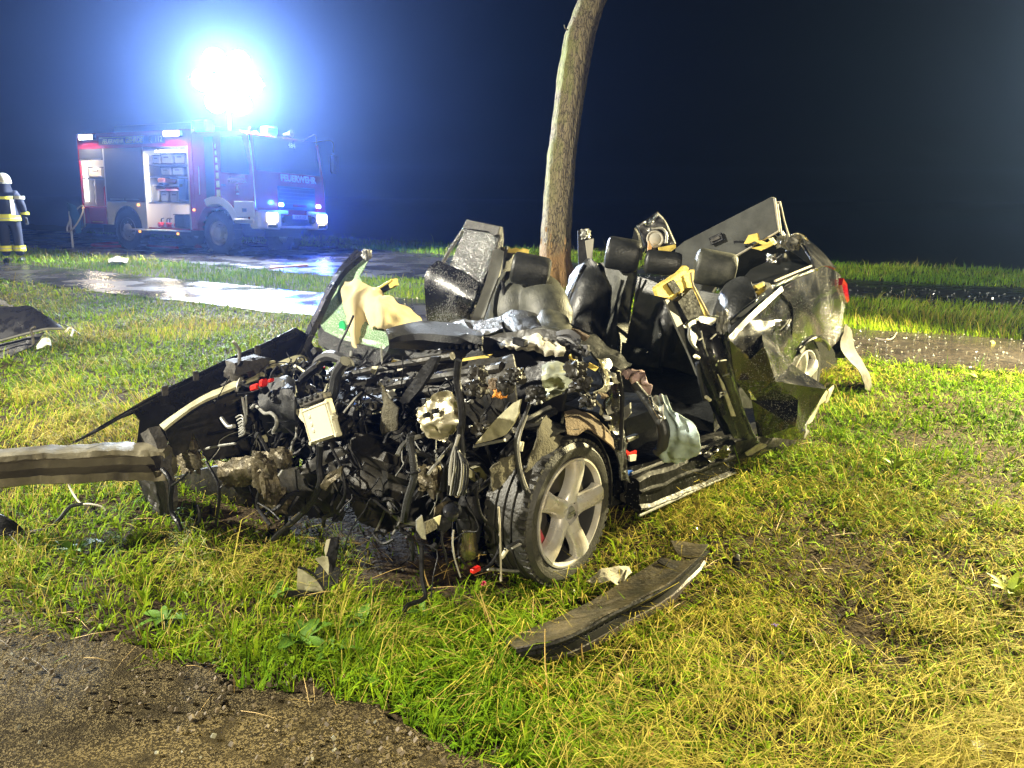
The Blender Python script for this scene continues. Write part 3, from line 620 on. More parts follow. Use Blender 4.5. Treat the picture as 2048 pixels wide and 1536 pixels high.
    B(6.66, 6.74, .8, 1.94, .80, 1.04, 'bumper_grille', black)
    for y in (.42, 2.22):
        f = MB().box((6.855, y, .99), (.04, .36, .22), None, .03).build('headlight', head_l, t); MB().box((6.858, y, .78), (.03, .34, .09), None, .01).build('fog_lamp', mat('lamp_chrome', (.5, .45, .4), .15, metal=1) if y < 1 else MATS['lamp_chrome'], t)
        lamp('headlight_beam', 'SPOT', (6.92, y, .99), 260, (1, .84, .62), t, (12, y + .3, .0), .07, 70, .6)
    for y in (.80, 2.16):
        MB().box((6.79, y, 1.31), (.05, .16, .09), None, .02).build('blue_flasher', blue_l, t); lamp('blue_glow', 'POINT', (7.0, y, 1.36), 55, BLUE_COL, t, None, .05); lamp('blue_flash', 'SPOT', (6.86, y, 1.31), BLUE_W, BLUE_COL, t, (12, y, 1.0), .06, 170, .3)
        MB().lathe((6.80, .86 + (1.05 if y > 1 else 0), .95), (1, 0, 0), [(.005, .06), (.08, .05), (.1, 0), (.1, -.1)], 16).build('camera_pod', black, t)
    pl = B(6.855, 6.868, 1.12, 1.66, .96, 1.07, 'number_plate', white); text('OS·FY 112', .088, (6.870, 1.39, 1.012), (0, 1, 0), (0, 0, 1), black, pl, 'plate_lettering')['kind'] = 'stuff'
    # mirrors
    for y0, s in ((2.5, 1), (0., -1)):
        mm = MB(); mm.tube([(6.45, y0 - .1 * s, 2.98), (6.75, y0 + .1 * s, 3.05), (6.85, y0 + .22 * s, 3.0), (6.85, y0 + .22 * s, 2.75)], .016, 6); mm.build('mirror_arm', black, t)
        if s > 0: MB().box((6.85, y0 + .22, 2.45), (.12, .22, .5), None, .04).build('mirror', black, t)
    mm = MB(); mm.tube([(6.5, 1.95, 2.98), (6.85, 1.95, 3.12), (6.95, 1.95, 3.05), (6.95, 1.95, 2.85)], .014, 6); mm.build('mirror_arm', black, t)
    # roof front: second beacon, small lamps, hailer
    B(6.0, 6.35, .9, 1.25, 3.02, 3.24, 'beacon', cyan_l, ch=.05)
    MB().lathe((6.4, 1.5, 3.1), (1, .2, .1), [(.03, -.12), (.04, 0), (.1, .12)], 14).build('hailer', alu, t)
    for k in range(6): MB().box((5.4 + .2 * k, .5 + .08 * (k % 3), 3.05), (.08, .06, .05), None, .015).build('roof_lamp', MATS['lamp_chrome'], t)
    lamp('beacon_flash', 'POINT', (4.75, .2, 3.7), BLUE_W * 1.6, (.05, .25, 1), t, None, .15); lamp('beacon_flash', 'POINT', (6.2, 1.1, 3.6), BLUE_W * 1.6, (.05, .25, 1), t, None, .15)
    # light mast
    mx, my, mz = 5.5, .4, 4.05
    ms = MB(); ms.tube([(mx - .3, my + .3, 3.02), (mx - .3, my + .3, 3.6)], .05, 12, 0); ms.tube([(mx - .3, my + .3, 3.55), (mx - .3, my + .3, mz + .5)], .035, 12, 0); ms.build('mast', alu, t)
    inv = TM.inverted(); aim = (inv @ Vector((0, 2, .5)) - Vector((mx, my, mz))).normalized(); X = aim.cross(Vector((0, 0, 1))).normalized(); Z = X.cross(aim)
    C0 = inv @ (CAM + raydir(455, 164) * 1.0); dirc = (C0 - inv @ CAM).normalized(); tt = (6.0 - (inv @ CAM).x) / dirc.x
    P = inv @ CAM + dirc * ((inv @ CAM - Vector((5.6, .6, 4.2))).length)
    for i, j in ((0, 0), (1, 0), (-1, 0), (.5, .87), (-.5, .87), (.5, -.87), (-.5, -.87)):  # oversized round heads packed in a ring, shaped to stand in for glare
        c = P + X * i * .56 + Z * j * .56
        h = MB().lathe(c, aim, [(.0, -.14), (.16, -.14), (.27, -.04), (.275, .0), (.262, .0)], 24).build('mast_lamp', black, t)
        MB().lathe(c, aim, [(.0, .022), (.15, .016), (.270, -.004)], 24).build('lamp_glass', white_l, h)
    MB().tube([P - aim * .2 + X * .9, P - aim * .2 - X * .9], .03, 8, 0).build('mast_crossbar', alu, t)
    MB().tube([P - aim * .2, (mx - .3, my + .3, 3.6)], .04, 10, 0).build('mast_arm', alu, t)
    lamp('mast_flood', 'SPOT', P + aim * .12, MAST_W, MAST_COL, t, P + aim * 5, .45, 175, .25)
    # wheels
    def wheel(x, y, s):
        c = Vector((x, y, .56)); w = MB().lathe(c, (0, s, 0), [(.30, -.02), (.36, .0), (.50, .0), (.545, -.03), (.555, -.06), (.555, -.26), (.53, -.3), (.36, -.3), (.3, -.28)], 36)
        for k in range(26):
            a = k * 2 * math.pi / 26; q = c + Vector((math.cos(a) * .56, -s * .15, math.sin(a) * .56)); w.box(q, (.05, .28, .055), (Vector((math.cos(a), 0, math.sin(a))), Vector((0, 1, 0)), Vector((-math.sin(a), 0, math.cos(a)))))
        tyre = w.build('tyre', rubber, t)
        r_ = MB().lathe(c, (0, s, 0), [(.31, .0), (.315, -.015), (.28, -.05), (.24, -.09), (.17, -.05), (.14, .03), (.11, .05), (.0, .055)], 32)
        for k in range(8): a = k * math.pi / 4; r_.lathe(c + Vector((math.cos(a) * .2, 0, math.sin(a) * .2)), (0, s, 0), [(.0, .0), (.016, -.01), (.018, -.07)], 8)
        r_.build('rim', mat('wheel_rim', (.42, .42, .42), .4, metal=.6) if 'wheel_rim' not in MATS else MATS['wheel_rim'], tyre)
    for x in (1.86, 5.36):
        wheel(x, .04, -1); wheel(x, 2.46, 1)
    return t
fire_engine()

# equipment in the lockers: each a thing of its own
eq_grey = mat('crate_grey', (.22, .23, .25), .5); eq_black = mat('kit_black', (.02, .02, .024), .5); eq_red = mat('kit_red', (.5, .02, .02), .4); eq_white = mat('kit_white', (.75, .75, .72), .45); eq_blue = mat('kit_blue', (.05, .12, .4), .5); eq_orange = mat('kit_orange', (.8, .25, .03), .5)
def kit(name, label, cat, x, z, w, h, m, d=.4, y=.3, group=None, style=0):
    t = thing(name, label, cat, T(x, y, z), TROT, group)
    b = MB().box((0, 0, h / 2), (w, d, h), None, min(.03, w * .15)).build('body', m, t, smooth=False)
    if style == 0: MB().box((0, 0, h + .008), (w * 1.04, d * 1.04, .02)).build('rim', eq_black, t, smooth=False); MB().box((0, -d / 2 - .006, h * .7), (w * .4, .012, h * .12)).build('handle', eq_black, t, smooth=False)
    if style == 1: MB().lathe((0, 0, h), (0, 0, 1), [(w * .25, 0), (w * .2, .04), (.0, .05)], 10).build('cap', eq_black, t)
    return t
G = 'equipment crates in the front locker'
for i, (x, z, w, h, lab) in enumerate([(3.1, 2.27, .30, .22, 'grey crate at the left end of the top locker shelf'), (3.5, 2.27, .42, .25, 'wide grey crate in the middle of the top locker shelf'), (4.0, 2.27, .40, .25, 'grey crate at the right end of the top locker shelf'),
    (3.45, 1.98, .38, .20, 'grey crate in the middle of the second locker shelf'), (3.9, 1.98, .40, .20, 'grey crate at the right of the second locker shelf'), (3.35, 1.30, .34, .28, 'grey crate low in the front locker beside the white canister'), (3.72, 1.30, .34, .28, 'grey crate low in the front locker, second from the white canister')]):
    kit('equipment_crate', lab, 'crate', x, z, w, h, eq_grey, group=G)
kit('canister', 'tall white canister standing at the left of the front locker', 'canister', 2.98, 1.30, .26, .46, eq_white, style=1)
kit('tool_bag', 'dark blue bag hanging at the right side of the front locker', 'bag', 4.2, 1.34, .26, .55, eq_blue, y=.15)
kit('tool_case', 'flat red tool case lying across grey crates in the front locker', 'tool case', 3.75, 1.60, .5, .09, eq_red, y=.2)
kit('work_lamp', 'small orange work lamp on the middle shelf of the front locker', 'lamp', 3.3, 1.80, .3, .12, eq_orange, y=.25, style=1)
kit('tool_case', 'brown case left of the red tool case in the front locker', 'tool case', 3.30, 1.60, .36, .10, mat('kit_brown', (.25, .14, .09), .6), y=.2)
kit('hydraulic_pump', 'dark hydraulic rescue pump on the open lower flap of the locker', 'pump', 4.12, .645, .42, .34, eq_black, y=.1)
for i in range(5):
    t = thing('hose_coupling', ['red topped coupling lowest left on the locker floor', 'steel coupling beside the hose on the locker floor', 'coupling in the middle of the locker floor', 'coupling next to the hydraulic pump', 'coupling behind the others on the locker floor'][i], 'coupling', T(3.15 + .16 * i, .12 + .05 * (i % 2), .645), TROT, 'hose couplings on the locker floor')
    MB().lathe((0, 0, .07), (0, 1, 0), [(.03, -.1), (.065, -.08), (.065, .08), (.03, .1)], 12).build('sleeve', [eq_red, alu][i % 2], t); MB().tube([(0, 0, .1), (.03, -.02, .22), (.1, 0, .24)], .018, 6).build('lever', eq_black, t)
def extinguisher(x, z, lab, h=.6):
    t = thing('fire_extinguisher', lab, 'extinguisher', T(x, .25, z), TROT, 'red extinguishers in the rear locker')
    MB().lathe((0, 0, 0), (0, 0, 1), [(.0, 0), (.085, .01), (.09, .05), (.09, h * .8), (.05, h * .93), (.03, h)], 16).build('cylinder', eq_red, t); MB().tube([(-.03, 0, h), (.02, 0, h + .05), (.1, 0, h + .04), (.13, 0, h - .25)], .014, 6).build('hose', eq_white, t)
extinguisher(.80, 1.17, 'red extinguisher with a white hose at the right of the rear locker', .62); extinguisher(.93, 1.17, 'shorter red extinguisher at the locker edge next to the grey shutter', .5)
for i in range(3):
    z = 1.2 + .24 * i; t = thing('rolled_hose', ['pale rolled hose lowest in the rear locker', 'pale rolled hose in the middle of the rear locker stack', 'pale rolled hose topmost of the rear locker stack'][i], 'hose', T(.35, .3, z), TROT, 'rolled hoses in the rear locker')
    MB().lathe((0, 0, .1), (0, 1, 0), [(.03, -.06), (.1, -.06), (.1, .06), (.03, .06)], 18).build('coil', eq_white, t); MB().lathe((0, -.03, .1), (0, 1, 0), [(.0, -.05), (.03, -.05), (.03, .06)], 10).build('coupling', eq_black, t)
kit('equipment_basket', 'pale wire basket on the upper shelf of the rear locker', 'basket', .55, 1.95, .6, .26, mat('kit_beige', (.55, .5, .42), .6))

# waste bag on its hoop at the tail of the engine
hb = thing('waste_bag_stand', 'blue waste bag on a round hoop at the tail of the fire engine', 'waste bag', T(.15, -.35, .0), TROT)
MB().tube([(.03 + .30 * math.cos(a), .18 * math.sin(a), .80 + .36 * math.sin(a + .3)) for a in np.linspace(0, 2 * math.pi, 25)], .022, 7, 0).build('hoop', mat('hoop_white', (.6, .56, .48), .5), hb)
MB().grid([[(-.30, 0, 1.25), (-.1, -.05, 1.22), (.08, .0, 1.15)], [(-.36, .1, .95), (-.12, .0, .9), (.1, .1, .9)], [(-.2, .1, .62), (-.05, .02, .6), (.12, .1, .6)], [(-.1, .1, .42), (.0, .05, .40), (.1, .1, .42)]], 4, 4, .03, 9, 2, .01).build('bag', mat('bag_blue', (.03, .16, .38), .5), hb)
MB().tube([(-.2, 0, 1.0), (-.18, .0, .0)], .03, 8, 0).build('leg', eq_white, hb); MB().tube([(.3, .1, 1.1), (.3, .1, .6), (.12, .1, .52)], .018, 6, 0).build('bracket', alu, hb)

# ================================================================ FIREFIGHTER seen from behind
def skin_obj(name, nodes, edges, m, parent, sub=2, root=0):
    me = bpy.data.meshes.new(name); me.from_pydata([n[0] for n in nodes], edges, []); o = bpy.data.objects.new(name, me); COL.objects.link(o); o.parent = parent; me.materials.append(m)
    md = o.modifiers.new('skin', 'SKIN'); sv = me.skin_vertices[0].data
    for i, n in enumerate(nodes): sv[i].radius = n[1] if hasattr(n[1], '__len__') else (n[1], n[1]); sv[i].use_root = (i == root)
    md.use_smooth_shade = True; s = o.modifiers.new('sub', 'SUBSURF'); s.levels = sub; s.render_levels = sub; return o
def firefighter():
    b = gz(29, 524); t = thing('person', 'firefighter in dark turnout gear with yellow bands and white helmet', 'firefighter', (b.x, b.y, -.02), (0, 0, .34))
    cloth = mat('turnout_cloth', (.012, .016, .035), .8, bump=.4, bsc=25); lime = mat('lime_band', (.85, .85, .06), .4); silver = mat('silver_band', (.6, .6, .5), .35)
    N = [((0, 0, 1.0), (.19, .155)), ((0, .0, 1.2), (.205, .16)), ((0, .01, 1.40), (.215, .16)), ((0, .03, 1.555), (.085, .085)), ((0, .05, 1.70), (.10, .115)), ((0, .05, 1.80), (.08, .09)),
         ((.20, .01, 1.49), .105), ((.30, .0, 1.26), .082), ((.315, .09, 1.02), .062), ((-.20, .01, 1.49), .105), ((-.30, .0, 1.26), .082), ((-.315, .09, 1.02), .062),
         ((.115, 0, .88), .135), ((.125, .03, .52), .105), ((.135, 0, .14), .10), ((-.115, 0, .88), .135), ((-.125, .03, .52), .105), ((-.135, 0, .14), .10)]
    E = [(0, 1), (1, 2), (2, 3), (3, 4), (4, 5), (2, 6), (6, 7), (7, 8), (2, 9), (9, 10), (10, 11), (0, 12), (12, 13), (13, 14), (0, 15), (15, 16), (16, 17)]
    skin_obj('body', N, E, cloth, t)
    MB().lathe((0, .0, .0), (0, 0, 1), [(.235, .92), (.242, .95), (.235, 1.15), (.225, 1.35), (.20, 1.46)], 28, (1, 0, 0)).build('jacket', cloth, t)
    def ring(c, rx, ry, h, m, n='reflective_band', tilt=0.):
        v = []; f = []; k = 26
        for j, z in enumerate((-h / 2, h / 2)):
            for i in range(k): a = 2 * math.pi * i / k; v.append((c[0] + rx * math.cos(a), c[1] + ry * math.sin(a), c[2] + z + tilt * math.sin(a)))
        f = [(i, (i + 1) % k, (i + 1) % k + k, i + k) for i in range(k)]; return MB().add(v, f).build(n, m, t)
    ring((0, 0, 1.01), .252, .252, .05, lime); ring((0, 0, .95), .254, .254, .05, lime); ring((0, 0, .98), .255, .255, .015, silver)
    for s in (1, -1):
        ring((s * .315, .075, 1.08), .085, .085, .06, lime); ring((s * .25, .0, 1.42), .125, .12, .07, silver)
        ring((s * .13, .02, .36), .125, .13, .05, lime); ring((s * .132, .015, .29), .125, .13, .05, lime); ring((s * .13, .018, .325), .126, .131, .02, silver)
        MB().box((s * .135, .05, .055), (.13, .32, .11), None, .04).build('boot', black, t)
        h = [((s * .318, .10, 1.0), .034), ((s * .32, .12, .93), .038), ((s * .32, .125, .90), .03)]; e = [(0, 1), (1, 2)]
        for q in range(4): i = len(h); h += [((s * (.30 + .014 * q), .11 + .012 * q, .87), .012), ((s * (.30 + .014 * q), .10 + .016 * q, .82 + .006 * abs(q - 1.5)), .010)]; e += [(2, i), (i, i + 1)]
        i = len(h); h += [((s * .30, .16, .91), .014), ((s * .298, .175, .87), .011)]; e += [(1, i), (i, i + 1)]
        skin_obj('hand', h, e, mat('glove', (.03, .03, .032), .8) if s == 1 else MATS['glove'], t, 1)
    for x0, x1, z0, z1, m in ((-.18, .18, 1.385, 1.445, lime), (-.19, -.125, 1.06, 1.38, lime), (.125, .19, 1.06, 1.38, silver), (-.19, .19, 1.02, 1.07, lime)):   # panel across the back
        p = MB(); n = 7
        V = []
        for i in range(n):
            x = x0 + (x1 - x0) * i / (n - 1)
            for z in (z0, z1):
                R = np.interp(z, [.95, 1.15, 1.35, 1.46], [.246, .239, .229, .204]) + .008; V.append((x, -math.sqrt(max(R * R - x * x, 0)), z))
        p.add(V, [(2 * i, 2 * i + 2, 2 * i + 3, 2 * i + 1) for i in range(n - 1)]); p.build('back_band', m, t)
    cream = mat('helmet_cream', (.72, .70, .55), .3, coat=.4)
    MB().lathe((0, .05, 1.70), (0, 0, 1), [(.165, .02), (.152, .03), (.150, .08), (.135, .15), (.10, .205), (.05, .235), (.0, .242)], 28, (1, 0, 0)).build('helmet', cream, t)
    MB().grid([[(-.14, -.02, 1.74), (-.05, -.09, 1.74), (.05, -.09, 1.74), (.14, -.02, 1.74)], [(-.15, -.04, 1.64), (-.05, -.11, 1.63), (.05, -.11, 1.63), (.15, -.04, 1.64)], [(-.18, -.05, 1.54), (-.06, -.14, 1.53), (.06, -.14, 1.53), (.18, -.05, 1.54)]], 3, 3, .004, 10, 1, .006).build('neck_guard', cloth, t)
firefighter()
# ================================================================ THE WRECK
CFW = Vector((-.67195, -.74059, 0)); CLF = Vector((.74059, -.67195, 0)); CP0 = Vector((.11, 2.98, 0)) - CLF * .76
def W(a, b, c): return CP0 + CFW * a + CLF * b + Vector((0, 0, c))
_N = {'x': CFW, 'y': CLF, 'z': Vector((0, 0, 1))}
def K(x, y, ax, v):
    d = raydir(x, y); n = _N[ax]; o = CP0 if ax != 'z' else Vector()
    return CAM + d * ((v - (CAM - o).dot(n)) / d.dot(n))
def PL(pts, ax, v): return [K(p[0], p[1], ax, p[2] if len(p) > 2 else v) for p in pts]
def DL(pts, d): return [at(p[0], p[1], p[2] if len(p) > 2 else d) for p in pts]
UP = Vector((0, 0, 1))
paint = mat('black_paint', (.006, .006, .007), .22, spec=.6, coat=1, drops=.12, dsc=85, rvar=.06, vsc=5)
paint_dry = mat('black_paint_dull', (.010, .010, .012), .32, coat=.4, drops=.35, dsc=110, rvar=.12, vsc=9)
paint_in = mat('bare_primer', (.42, .40, .26), .5, var=.35, vsc=14, bump=.2, bsc=30); dusty = mat('dusty_plastic', (.055, .05, .042), .7, bump=.5, bsc=90, var=.5, vsc=25)
plastic = mat('wreck_plastic', (.010, .010, .011), .48, spec=.28, bump=.35, bsc=70, rvar=.15, vsc=20); plastic2 = mat('grained_plastic', (.022, .023, .024), .5, bump=.5, bsc=220, var=.3, vsc=10)
leather = mat('black_leather', (.020, .021, .020), .42, bump=.35, bsc=70, rvar=.1, vsc=9, var=.25); leather_dusty = mat('dusty_leather', (.024, .026, .021), .5, col2=(.085, .086, .066), vsc=11, bump=.3, bsc=120)
foamy = mat('yellow_foam', (.62, .47, .10), .75, bump=.4, bsc=60, var=.2); cloth_y = mat('airbag_cream', (.50, .42, .24), .85, bump=.25, bsc=160, var=.06, vsc=6); cloth_w = mat('airbag_white', (.48, .45, .36), .8, bump=.3, bsc=120, var=.15, vsc=8)
cloth_b = mat('airbag_pale_blue', (.40, .50, .50), .7, bump=.3, bsc=90, var=.1, vsc=6); cloth_p = mat('cloth_pink', (.48, .36, .34), .8, bump=.4, bsc=60, col2=(.36, .20, .19), vsc=14)
shield = mat('heat_shield', (.44, .40, .27), .42, metal=.55, bump=.6, bsc=28, var=.3, vsc=12); cast = mat('cast_alloy', (.085, .070, .040), .5, metal=.5, bump=.9, bsc=45, var=.5, vsc=18)
dull_alloy = mat('dull_alloy', (.30, .30, .28), .5, metal=.5, bump=.3, bsc=40, var=.3, vsc=16); oily = mat('oily_metal', (.010, .010, .009), .52, spec=.3, bump=.7, bsc=26, col2=(.034, .030, .022), vsc=11, rvar=.15)
felt = mat('liner_felt', (.075, .068, .045), .95, bump=.9, bsc=110, var=.45, vsc=9); felt_b = mat('liner_brown', (.12, .085, .05), .9, bump=.8, bsc=90, var=.5, vsc=9)
silver = mat('rim_silver', (.66, .66, .66), .30, metal=.35, col2=(.50, .45, .36), vsc=7, rvar=.1); dark_rim = mat('rim_inner', (.05, .05, .05), .5, metal=.5)
cream_box = mat('control_box', (.62, .59, .43), .5, bump=.05, bsc=40, var=.05); red_p = mat('red_plastic', (.62, .02, .015), .35); caliper = mat('red_caliper', (.45, .06, .07), .45)
tyre_m = mat('tyre_rubber', (.022, .022, .021), .5, bump=.35, bsc=120, col2=(.045, .043, .036), vsc=16); board = mat('cargo_board', (.055, .057, .052), .9, bump=.3, bsc=200, var=.3, vsc=7)
chrome = mat('chrome_trim', (.7, .7, .7), .18, metal=1, drops=.5, dsc=120); tail = mat('tail_lamp', (.55, .008, .02), .1, coat=1, spec=.8); wire_g = mat('wire_grey', (.35, .34, .30), .5); orange_m = mat('dry_leaf', (.55, .22, .03), .7, var=.4, vsc=20); blue_p = mat('blue_plastic', (.03, .12, .5), .4)

def shatter_mat():
    m = mat('shattered_glass', (.20, .36, .22), .25, spec=.6, alpha=.86); nt = m.node_tree; p = nt.nodes['Principled BSDF']; L = nt.links.new
    tc = nt.nodes.new('ShaderNodeTexCoord'); v = nt.nodes.new('ShaderNodeTexVoronoi'); v.feature = 'DISTANCE_TO_EDGE'; v.inputs['Scale'].default_value = 75; L(tc.outputs['Object'], v.inputs['Vector'])
    r = nt.nodes.new('ShaderNodeValToRGB'); e = r.color_ramp.elements; e[0].position = .0; e[0].color = (.70, .80, .66, 1); e[1].position = .10; e[1].color = (.19, .33, .18, 1); L(v.outputs['Distance'], r.inputs[0]); L(r.outputs[0], p.inputs['Base Color'])
    v2 = nt.nodes.new('ShaderNodeTexVoronoi'); v2.inputs['Scale'].default_value = 75; L(tc.outputs['Object'], v2.inputs['Vector']); b = nt.nodes.new('ShaderNodeBump'); b.inputs['Strength'].default_value = .8; b.inputs['Distance'].default_value = .01; L(v2.outputs['Color'], b.inputs['Height']); L(b.outputs[0], p.inputs['Normal']); return m
shatter = shatter_mat()

def rock(m, c, size, ax, seed, amp=.25, sub=2):
    bm = bmesh.new(); bmesh.ops.create_cube(bm, size=1)
    for _ in range(sub): bmesh.ops.subdivide_edges(bm, edges=bm.edges[:], cuts=1, use_grid_fill=True)
    X, Y, Z = ax; off = Vector((seed * 3.3, seed * 1.7, seed * 2.9)); bm.verts.index_update(); V = []
    for v in bm.verts:
        q = v.co.copy(); q = q * .55 + q.normalized() * .27; q *= 1 + amp * noise.noise(q * 3.2 + off) + amp * .5 * noise.noise(q * 8 + off)
        V.append(Vector(c) + X * q.x * size[0] + Y * q.y * size[1] + Z * q.z * size[2])
    m.add(V, [tuple(v.index for v in f.verts) for f in bm.faces]); bm.free(); return m
AX = (CFW, CLF, UP)

def car_wheel(root, c, axis, R=.318, rr=.246, w=.215, spin=0., dirt=False):
    """c = centre of the outer face; axis points outward"""
    A = Vector(axis).normalized(); up = (UP - A * UP.dot(A)).normalized(); B = A.cross(up); sp = lambda a, r, h: c + (up * math.cos(a) + B * math.sin(a)) * r + A * h
    hub = bpy.data.objects.new('wheel', None); COL.objects.link(hub); hub.parent = root; ORG[hub.name] = ORG[root.name]
    prof = [(rr - .004, -.02), (rr + .006, .0), (rr + .02, .006), (R - .03, .006), (R - .012, -.008), (R - .003, -.03)]
    for k in range(4):
        x0 = -.035 - k * .042; prof += [(R, x0), (R, x0 - .030), (R - .010, x0 - .032), (R - .010, x0 - .040)]
    prof += [(R, -.206), (R - .012, -w + .01), (rr + .02, -w), (rr - .004, -w + .02)]
    t = MB().lathe(c, A, prof, 72, up)
    for k in range(54):                                      # shoulder blocks and sipes
        a = k * 2 * math.pi / 54; d = up * math.cos(a) + B * math.sin(a); tg = -up * math.sin(a) + B * math.cos(a)
        t.box(c + d * (R - .003) + A * -.022, (.011, .034, .021), (d, A, tg)); t.box(c + d * (R - .003) + A * -.194, (.011, .030, .021), (d, A, tg))
    t.build('tyre', tyre_m, hub, angle=28)
    b = MB().lathe(c, A, [(rr + .001, -.004), (rr + .001, .004), (rr - .008, .006), (rr - .014, -.004), (rr - .017, -.018)], 72, up); rim = b.build('rim', silver, hub)
    MB().lathe(c, A, [(rr - .017, -.018), (rr - .026, -.05), (rr - .03, -w + .02)], 60, up).build('rim_barrel', dark_rim, rim)
    MB().lathe(c, A, [(.07, -.075), (rr - .03, -.078)], 40, up).build('brake_disc', mat('brake_disc', (.10, .09, .08), .4, metal=.7) if 'brake_disc' not in MATS else MATS['brake_disc'], hub)
    MB().box(sp(1.75 + .35, .165, -.062), (.05, .13, .05), (sp(2.1, 1, 0) - c, (sp(2.1 + 1.57, 1, 0) - c), A), .012).build('caliper', caliper, hub)
    MB().box(sp(5.2, .15, -.066), (.04, .09, .03), (sp(5.2, 1, 0) - c, (sp(5.2 + 1.57, 1, 0) - c), A), .008).build('dust_plate', shield, hub)
    for k in range(5):
        a = spin + k * 2 * math.pi / 5; s = MB(); rows = []
        for r_, hw, h in ((.045, .032, -.016), (.085, .019, -.010), (.13, .018, -.002), (.175, .022, .002), (rr - .010, .032, -.004)):
            rows.append([sp(a - math.atan2(hw, r_), math.hypot(r_, hw), h - .032), sp(a - math.atan2(hw * .82, r_), math.hypot(r_, hw * .82), h - .004), sp(a, r_, h), sp(a + math.atan2(hw * .82, r_), math.hypot(r_, hw * .82), h - .004), sp(a + math.atan2(hw, r_), math.hypot(r_, hw), h - .032)])
        s.grid(rows, 3, 4, th=.02).build('spoke', silver, rim, angle=50)
    MB().lathe(c, A, [(.0, -.004), (.030, -.005), (.034, -.010), (.050, -.012), (.062, -.022), (.066, -.05)], 32, up).build('hub', silver, rim)
    for k in range(5):
        a = spin + (k + .5) * 2 * math.pi / 5; MB().lathe(sp(a, .052, -.013), A, [(.0, .002), (.010, .002), (.0125, .001), (.013, -.03)], 14, up).build('bolt_hole', plastic, rim)
    cp = MB().lathe(c, A, [(.0, .001), (.026, -.001), (.029, -.006)], 28, up).build('cap', dull_alloy, rim)
    em = MB()
    for k in range(4):
        q = c + A * .003 + B * (k - 1.5) * .0095; em.tube([q + (up * math.cos(a) + B * math.sin(a)) * .0068 for a in np.linspace(0, 2 * math.pi, 15)], .0013, 5, 0, False)
    em.build('ring_emblem', MATS['chrome_trim'], rim)
    return hub

